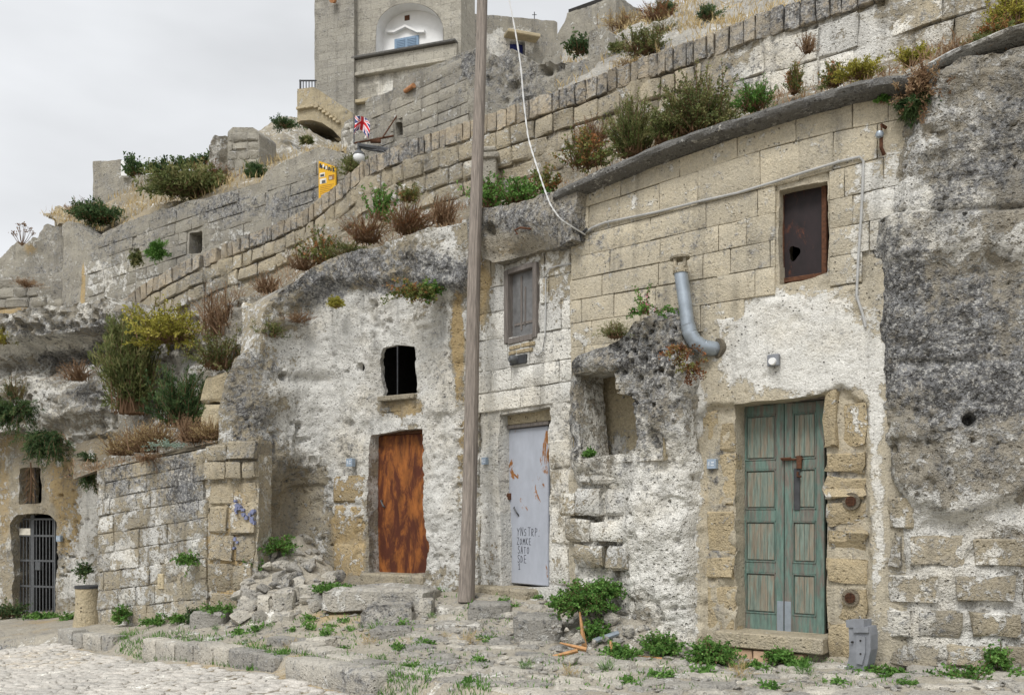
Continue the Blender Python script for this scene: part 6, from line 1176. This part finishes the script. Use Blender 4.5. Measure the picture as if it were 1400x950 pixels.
shrub(300, 505, 15.2, 62, 62, 'wild', 'leaf_olive', 'scrubby olive shrub below the standing cream block', (0, -.3, .9), dens=1.6)
shrub(306, 462, 15.7, 60, 72, 'dry', 'leaf_brown', 'brown dried brush above the scrubby olive shrub', (0, -.2, 1), dens=2.4)
shrub(246, 584, 15.4, 58, 80, 'spiky', 'leaf_dark', 'dark green rosemary like shrub on the block wall terrace', (.1, -.2, 1), dens=1.3)
shrub(70, 592, 17.9, 46, 50, 'hang', 'leaf_dark', 'dense dark green plant hanging over the barred gate front', (.1, -.8, -.5), dens=1.8)
shrub(22, 560, 18.3, 40, 46, 'hang', 'leaf_dark', 'smaller dark green plant hanging from the rock ledge', (0, -.7, -.1), dens=1.4)
shrub(124, 628, 17.6, 22, 50, 'hang', 'leaf_dark', 'narrow green plant hanging at the block wall corner', (0, -.6, -.4), dens=1.0)
shrub(105, 520, 17.9, 36, 30, 'dry', 'leaf_brown', 'dry brown tuft in the ledge above the gate', (0, -.4, .8), dens=1.2)
shrub(20, 545, 18.5, 26, 30, 'dry', 'leaf_olive', 'thin olive tuft on top of the smaller hanging plant', (0, -.3, .9)); shrub(8, 470, 18.8, 26, 26, 'wild', 'leaf_yellow', 'pale yellow green tuft on the rock ledge edge', (0, -.3, .9))
for k, (x, y, w_, h_, m, lb) in enumerate(((165, 622, 40, 32, 'leaf_straw', 'dry straw tuft at the left end of the block wall terrace'), (195, 618, 50, 44, 'leaf_straw', 'tall pale dry brush in the middle of the block wall terrace'), (215, 610, 46, 36, 'leaf_straw', 'pale dry grass beside the blue green plant'), (262, 604, 34, 34, 'leaf_brown', 'rusty brown dry tuft beside the cap stones'), (290, 600, 40, 30, 'leaf_straw', 'thin dry grass behind the cap stones'))):
    shrub(x, y, 14.6 - k * .12, w_, h_, 'dry', m, lb, (0, -.1, .9), 'dry_grass', 'dry grass', dens=2.2)
shrub(226, 612, 14.0, 34, 14, 'leafy', 'leaf_blue', 'low blue green plant on the block wall top', (0, -.3, .6), dens=.6, scale=.6)
shrub(203, 628, 14.1, 26, 18, 'dry', 'leaf_brown', 'short brown brush hanging over the block wall top', (0, -.5, .3), dens=1.2)
# ramp wall and hillside plants
hp = [(440, 362, 15.3, 60, 60, 'leafy', 'leaf_mix', 'yellow green and red leafed shrub above the rock brow', 1.5), (412, 368, 15.3, 40, 30, 'dry', 'leaf_brown', 'dry brown brush left of the red leafed shrub', 1.3), (500, 330, 15.0, 56, 44, 'dry', 'leaf_red', 'reddish dry brush under the information board', 2.0), (520, 300, 16.8, 36, 60, 'leafy', 'leaf_fresh', 'slender green plant climbing to the coping beside the lamp', 1.0), (560, 318, 15.0, 70, 46, 'dry', 'leaf_red', 'wide rusty brown brush above the rusty door house', 2.4), (605, 305, 14.4, 44, 44, 'dry', 'leaf_brown', 'brown twiggy brush next to the utility pole', 1.6), (560, 275, 16.6, 30, 26, 'wild', 'leaf_mix', 'small mixed tuft halfway up the ramp wall', .8),
      (478, 350, 14.9, 60, 18, 'wild', 'leaf_olive', 'low olive cushion on the rock brow', 1.2), (490, 240, 20.0, 44, 26, 'wild', 'leaf_olive', 'olive weeds behind the coping beside the yellow board', 1.4), (672, 285, 13.2, 56, 50, 'leafy', 'leaf_fresh', 'bright green leafy shrub right of the utility pole', 1.8), (712, 278, 13.0, 60, 44, 'leafy', 'leaf_fresh', 'spreading green shrub with pink flowers above the overhang', 1.8), (745, 262, 13.3, 40, 40, 'leafy', 'leaf_mix', 'green and red shrub by the left cornice end', 1.2),
      (800, 228, 13.2, 66, 60, 'leafy', 'leaf_mix', 'reddish green shrub behind the left part of the cornice', 1.9), (812, 200, 14.2, 50, 44, 'dry', 'leaf_red', 'rusty dry brush behind the reddish green shrub', 1.6), (866, 214, 12.8, 58, 80, 'spiky', 'leaf_olive', 'upright green shrub behind the cornice beside the large bush', 1.9), (950, 190, 12.3, 96, 92, 'round', 'leaf_olive', 'largest green bush standing behind the cornice', 3.2), (908, 196, 12.4, 40, 50, 'spiky', 'leaf_olive', 'slim green shrub leaning on the largest bush', 1.2), (1030, 150, 11.9, 44, 44, 'wild', 'leaf_fresh', 'fresh green tuft right of the largest bush', 1.5), (1086, 128, 12.6, 22, 48, 'wild', 'leaf_mix', 'thin wall plant above the middle of the cornice', .9), (1104, 72, 13.3, 20, 30, 'dry', 'leaf_brown', 'brown plant hanging on the upper wall', .9), (1140, 118, 11.2, 34, 40, 'wild', 'leaf_mix', 'small red and green tuft on the cornice', 1.0), (1175, 106, 10.9, 50, 24, 'wild', 'leaf_yellow', 'row of yellowish weeds on the right cornice', 1.4), (1250, 90, 10.9, 42, 30, 'wild', 'leaf_yellow', 'pale yellow weeds above the cornice end', 1.2),
      (370, 462, 14.1, 40, 30, 'wild', 'leaf_olive', 'small olive bush beside the standing cream block', 1.1), (405, 440, 14.2, 40, 16, 'dry', 'leaf_brown', 'low brown moss strip under the left rock brow', .9), (460, 420, 13.9, 22, 16, 'wild', 'leaf_yellow', 'tiny yellowish cushion under the rock brow', .8), (365, 400, 16.5, 40, 30, 'dry', 'leaf_brown', 'brown brush below the ramp wall left part', 1.4), (1360, 60, 9.6, 60, 26, 'wild', 'leaf_mix', 'brown green weeds on top of the lichen covered rock', 1.4), (1385, 40, 10.5, 50, 60, 'round', 'leaf_yellow', 'yellow green bush at the upper end of the bent slab', 1.3), (1310, 82, 9.5, 40, 24, 'dry', 'leaf_brown', 'dry brown tuft below the bent slab', 1.2), (1340, 72, 9.5, 40, 22, 'wild', 'leaf_olive', 'olive weeds under the bent slab', 1.0)]
for (x, y, D, w_, h_, kd_, m, lb, dn) in hp: shrub(x, y, D, w_, h_, kd_, m, lb, (0, -.3, .9), dens=dn, flowers=18 if 'pink' in lb else 0)
shrub(1256, 128, 9.0, 62, 62, 'wild', 'leaf_brown', 'brownish bush hanging from the rock beside the cornice end', (0, -.75, -.1), dens=2.2); shrub(1254, 140, 8.95, 34, 34, 'hang', 'leaf_dark', 'dark green heart of the hanging bush at the cornice end', (0, -.7, -.2), dens=1.0)
shrub(1206, 136, 9.1, 16, 16, 'weed', 'leaf_fresh', 'single fresh green sprig under the cornice end', O_, dens=.8)
shrub(568, 404, 13.0, 62, 24, 'leafy', 'leaf_mix', 'fern like green plant in the crack of the rock brow', (0, -.8, .3), dens=1.5); shrub(590, 398, 13.0, 26, 26, 'leafy', 'leaf_fresh', 'bright green rosette in the crack of the rock brow', (0, -.7, .3), dens=.8)
shrub(888, 428, 10.2, 60, 50, 'creeper', 'leaf_fresh', 'trailing green valerian with pink flowers on the outcrop top', (-.3, -.3, .5), dens=1.3, flowers=10); shrub(843, 462, 10.6, 40, 24, 'dry', 'leaf_olive', 'small grey green cushion on the outcrop above the niche', (0, -.3, .9), dens=1.2); shrub(935, 478, 9.85, 44, 36, 'creeper', 'leaf_red', 'red leafed creeper on the outcrop under the flue', (0, -.7, -.3), dens=1.3); shrub(945, 500, 9.8, 26, 30, 'creeper', 'leaf_red', 'lower red sprigs of creeper on the outcrop', (0, -.6, -.6), dens=.8)
shrub(806, 622, 10.9, 14, 12, 'weed', 'leaf_fresh', 'tiny green weed in the niche corner', O_, dens=.6)
# upper left
ul = [(262, 268, 25.2, 92, 44, 'wild', 'leaf_olive', 'wide olive and brown bush above the retaining wall', 2.6), (290, 255, 25.5, 50, 34, 'dry', 'leaf_red', 'purple brown brush in the wide olive bush', 1.8), (228, 262, 25.8, 40, 26, 'wild', 'leaf_olive', 'left olive part of the bushes above the retaining wall', 1.4), (136, 303, 27.0, 56, 26, 'wild', 'leaf_dark', 'dark green bush above the retaining wall corner', 1.8), (115, 296, 27.6, 40, 22, 'dry', 'leaf_brown', 'brown brush left of the dark green bush', 1.3), (183, 240, 31.5, 30, 30, 'leafy', 'leaf_dark', 'dark leafy fig bush beside the square ruin', 1.3), (348, 250, 24.8, 24, 28, 'spiky', 'leaf_dark', 'dark green bush right of the block pillar', 1.1), (488, 232, 21.5, 40, 20, 'wild', 'leaf_olive', 'green weeds on the wall behind the street lamp', 1.0), (390, 175, 27.5, 30, 16, 'wild', 'leaf_dark', 'green weeds under the stair house', 1.0),
      (420, 196, 26.5, 14, 10, 'wild', 'leaf_olive', 'little tuft on the pale rock below the stair house', .7), (790, 72, 20.3, 40, 24, 'leafy', 'leaf_dark', 'dark green shrub left of the square wall stub', 1.5), (842, 70, 19.0, 20, 12, 'wild', 'leaf_olive', 'small olive tuft right of the square wall stub', .8), (880, 72, 17.6, 60, 34, 'wild', 'leaf_olive', 'olive shrub on the upper slope above the coping', 1.9), (900, 30, 22.0, 50, 26, 'dry', 'leaf_red', 'rusty brush on the ridge of the upper slope', 1.7), (850, 40, 22.5, 50, 22, 'dry', 'leaf_straw', 'straw coloured brush below the roofless building', 1.6), (910, 18, 22.5, 30, 18, 'wild', 'leaf_dark', 'dark tuft on the upper ridge', 1.0), (968, 26, 18.6, 34, 16, 'wild', 'leaf_dark', 'green tuft on the rocky ridge above the coping', 1.1), (860, 95, 16.6, 40, 16, 'dry', 'leaf_straw', 'thin straw grass right behind the coping', 1.2), (905, 50, 19.0, 44, 20, 'dry', 'leaf_olive', 'grey olive brush in the middle of the upper slope', 1.4)]
for (x, y, D, w_, h_, kd_, m, lb, dn) in ul: shrub(x, y, D, w_, h_, kd_, m, lb, (0, -.15, .95), dens=dn)
for k in range(9): shrub(210 + k * 12, 236 - k * 2 + (k % 3) * 2, 31.0, 20, 16 + 5 * (k % 2), 'leafy', 'leaf_dark', 'small dark leafy plant in the row along the grassy skyline', (0, 0, 1), group='plants along the grassy skyline', dens=.5)
shrub(216, 345, 24.0, 18, 26, 'hang', 'leaf_fresh', 'bright green plant growing out of the retaining wall', (0, -.7, .1), dens=1.0); shrub(186, 352, 24.4, 14, 20, 'wild', 'leaf_olive', 'olive plant in the little hole of the retaining wall', (0, -.6, -.1), dens=.8); shrub(38, 392, 27.6, 30, 14, 'dry', 'leaf_brown', 'brown weeds on the low ruined wall', (0, -.2, .9), dens=.9)
# umbel stalks against the sky
um = thing('dry_umbel', 'tall dry umbel stalks against the sky above the ruin stubs', 'plant', P(30, 334, 30)); a = Acc(); SPt = []
for k in range(9):
    A = P(30, 336, 30); B = P(18 + k * 3.2 + pr.uniform(-2, 2), 306 + abs(k - 4) * 3.2 + pr.uniform(-2, 4), 30); a.tube([A, (A * .45 + B * .55) + [0, 0, -.05], B], [.014, .010, .006], 4, False); SPt.append(B)
a.obj('stalk', 'leaf_brown', um); v, f_, t = leaves(np.repeat(np.array(SPt), 16, 0) + pr.normal(0, .035, (144, 3)), pr.normal(0, 1, (144, 3)) + [0, 0, .5], .07, .02, pr.random(144) * .5); setp(obj('flower_head', v, f_, 'leaf_brown', um, tint=t, sharp=0, smooth=False), kind='stuff')
# dried palm frond hung in the gate house window
pf = thing('dried_frond', 'dried palm frond hanging in the barred window above the gate', 'palm frond', P(42, 640, 19.7)); pos = []; dr = []
for k in range(90): t = k / 90; s = (k % 2) * 2 - 1; pos.append(P(42 + pr.uniform(-1, 1), 636 + 44 * t, 19.7)); dr.append((s * .55, -.25, -.7))
v, f_, t = leaves(np.array(pos), np.array(dr), .22, .006, pr.random(90)); obj('leaflets', v, f_, 'leaf_brown', pf, tint=t, sharp=0, smooth=False); a = Acc(); a.tube([P(42, 632, 19.7), P(43, 660, 19.65), P(41, 686, 19.65)], .015, 5); a.obj('rib', 'leaf_brown', pf)
# leafy mounds and weeds on the ground
gp = [(802, 828, 10.55, 60, 46, 'weed', 'leaf_fresh', 'big bright green leafy mound before the rock outcrop', 7), (774, 832, 10.6, 36, 32, 'weed', 'leaf_fresh', 'left lobe of the bright green leafy mound', 3), (826, 812, 10.6, 36, 28, 'weed', 'leaf_fresh', 'upper lobe of the bright green leafy mound', 3), (812, 868, 10.3, 34, 30, 'weed', 'leaf_fresh', 'green weed patch in the debris below the leafy mound', 2), (905, 888, 9.85, 46, 32, 'weed', 'leaf_fresh', 'leafy green weed left of the green door step', 2.5), (972, 902, 9.55, 54, 42, 'weed', 'leaf_fresh', 'bushy green weed against the green door step', 3.5), (848, 895, 9.8, 40, 22, 'weed', 'leaf_fresh', 'green weed at the foot of the debris mound', 1.6), (1192, 930, 8.85, 60, 28, 'weed', 'leaf_fresh', 'green weed patch at the foot of the grey moulded block', 3.5), (1222, 928, 8.8, 30, 20, 'weed', 'leaf_fresh', 'small weed between the moulded block and the rock foot', 1.5), (1325, 944, 8.45, 72, 46, 'weed', 'leaf_fresh', 'bushy green weed at the lichen covered rock foot', 4.5), (1288, 942, 8.5, 34, 24, 'weed', 'leaf_fresh', 'smaller weed left of the bushy weed at the rock foot', 1.6), (1362, 906, 8.55, 26, 36, 'weed', 'leaf_fresh', 'green weed growing from a block joint at the rock foot', 1.4), (1392, 940, 8.45, 34, 34, 'weed', 'leaf_fresh', 'weed by the outermost foot stones of the rock', 1.5), (1066, 900, 9.45, 30, 20, 'weed', 'leaf_fresh', 'weed in the brick course under the green door step', 1.3), (1095, 912, 9.3, 26, 14, 'weed', 'leaf_fresh', 'low weed under the right of the green door step', 1.1), (1030, 915, 9.35, 30, 14, 'weed', 'leaf_fresh', 'low weed left under the green door step', 1.1),
      (116, 784, 18.8, 16, 20, 'weed', 'leaf_dark', 'dark weed on the wall above the well', 1.3), (255, 770, 13.6, 20, 22, 'weed', 'leaf_fresh', 'weed sprouting from the middle of the old block wall', 1.1), (166, 846, 14.3, 18, 28, 'weed', 'leaf_fresh', 'weed at the left foot of the old block wall', 1.3), (213, 852, 13.9, 22, 14, 'weed', 'leaf_fresh', 'low weed at the middle foot of the old block wall', 1.1), (242, 848, 13.6, 18, 14, 'weed', 'leaf_fresh', 'small weed right of the low wall foot weed', 1.0), (300, 838, 13.0, 36, 18, 'weed', 'leaf_fresh', 'weed behind the squared block before the wall', 1.5), (263, 845, 13.4, 16, 18, 'weed', 'leaf_dark', 'dark weed left of the squared block before the wall', 1.0), (14, 842, 19.2, 40, 28, 'weed', 'leaf_dark', 'dark weeds at the left foot of the barred gate', 2.2), (100, 848, 18.0, 30, 12, 'weed', 'leaf_fresh', 'weeds between barred gate and well', 1.2), (60, 844, 18.8, 34, 9, 'weed', 'leaf_fresh', 'low weeds on the threshold of the barred gate', 1.2), (380, 752, 13.7, 44, 26, 'weed', 'leaf_fresh', 'green weeds at the top of the rubble heap', 2), (350, 775, 13.5, 24, 18, 'weed', 'leaf_fresh', 'weed on the left flank of the rubble heap', 1.0), (455, 806, 12.6, 40, 14, 'weed', 'leaf_fresh', 'weeds beside the broad step slab', 1.4)]
for (x, y, D, w_, h_, kd_, m, lb, dn) in gp: shrub(x, y, D, w_ * 1.0, h_ * .95, kd_, m, lb, (0, -.2, .8), 'weed', 'weed', dens=dn * 1.25)
WM = []
for k in range(5):
    V, F, t, _s = plant_geo(1, 1.3, 16, 9, .35, .10, (0, 0, .8), .9, .3, along=.4); WM.append(mesh_np('tuft', V * .5, F, 'leaf_fresh', tint=t, sharp=0, smooth=False))
for k in range(3):
    V, F, t, _s = plant_geo(1, 1.0, 26, 5, .6, .02, (0, 0, 1), .5, .4, along=.9); WM.append(mesh_np('tuft', V * .5, F, 'leaf_fresh' if k < 2 else 'leaf_straw', tint=t, sharp=0, smooth=False))
def ground_at(px, py):
    D = 9.0
    for _ in range(14): D = .5 * D + .5 * (CZ - gzs((px - CX) / FPX * D, D)) * FPX / (py - HY)
    return (px - CX) / FPX * D, D
q = random.Random(77)
spots = [(455, 856), (470, 850), (480, 862), (520, 842), (550, 856), (590, 845), (630, 860), (425, 860), (400, 862), (445, 868), (640, 880), (690, 820), (735, 818), (560, 804), (600, 808), (370, 858), (352, 862), (330, 866), (420, 848), (500, 856), (515, 866), (665, 876), (580, 880), (610, 872), (350, 850), (470, 886), (430, 880), (520, 905), (560, 912), (385, 905), (345, 910), (655, 905), (600, 915), (780, 925), (830, 918), (905, 925), (960, 918), (1010, 925), (720, 915), (1100, 925), (1140, 935), (640, 935), (860, 935), (545, 888), (1050, 940), (295, 862), (400, 890), (505, 880), (1240, 935), (675, 830), (650, 825), (705, 826)]
for (x, y) in spots:
    X, Y = ground_at(x, y); o = link('weed_tuft', WM[q.randrange(8)], (X, Y, gzs(X, Y) - .01)); s = q.uniform(.14, .30); o.scale = (s, s, s * q.uniform(.7, 1.1)); o.rotation_euler = (0, 0, q.uniform(0, 6.28)); setp(o, '%s tuft growing %s' % ('straw coloured' if o.data is WM[7] else 'grassy green' if o.data in WM[5:7] else 'small leafy green', 'below the rusty door steps' if x < 600 and y < 870 else 'along the kerb top' if x < 620 else 'before the pale door' if x < 760 and y < 890 else 'in the ground before the debris mound' if x < 900 else 'in the ground before the green door'), 'weed', 'weed tufts on the terrace ground')
# grass strips along the kerb and over the terraces: uncountable blades
def grass_field(name, fn, n, ln, lw, mat, label, up=.25):
    pos = np.array([p for p in (fn() for _ in range(n)) if p is not None]); d = pr.normal(0, up, (len(pos), 3)) + [0, 0, .8]; cl = np.clip(fbm(pos, 2.0, 3) * .8 + .5, 0, 1); k = cl > .42
    v, f_, t = leaves(pos[k], d[k], ln, lw, np.clip(pr.random(k.sum()) * .7 + cl[k] * .3, 0, 1)); setp(obj(name, v, f_, mat, tint=t, sharp=0, smooth=False), label, 'grass', kind='stuff')
def kg():
    t = q.random(); x = -5.6 + 5.4 * t; ky = float(np.interp(x, KERB[:, 0], KERB[:, 1])); y = ky + abs(q.gauss(.28, .30)); return (x, y, gzs(x, y) - .01)
grass_field('grass', kg, 5200, .075, .005, 'leaf_fresh', 'short green grass growing along the kerb')
def tg():
    px, py = q.uniform(330, 1250), q.uniform(812, 945); X, Y = ground_at(px, py)
    if kerbside(X, Y) < .1: return None
    return (X, Y, gzs(X, Y) - .01)
grass_field('ground_grass', tg, 5200, .055, .006, 'leaf_fresh', 'sparse low green growth over the terrace ground')
def og(ob, zmin=-9):
    me = ob.data; o3 = WPOS[ob]; P3 = np.array([v.co[:] for v in me.vertices]) + o3
    def fn():
        i = q.randrange(len(P3)); p = P3[i] + pr.normal(0, .08, 3) * [1, 1, 0]; return tuple(p - [0, 0, .02])
    return fn
grass_field('terrace_grass', og(bpy.data.objects['terrace']), 3200, .26, .012, 'leaf_straw', 'tall dry straw grass over the terrace above the retaining wall', .22)
grass_field('hillside_grass', og(bpy.data.objects['hillside']), 9000, .17, .007, 'leaf_brown', 'dry brown grass over the slope behind the house fronts', .35)
grass_field('slope_grass', og(bpy.data.objects['upper_slope']), 6000, .22, .010, 'leaf_straw', 'dry grass over the rocky upper slope', .3)
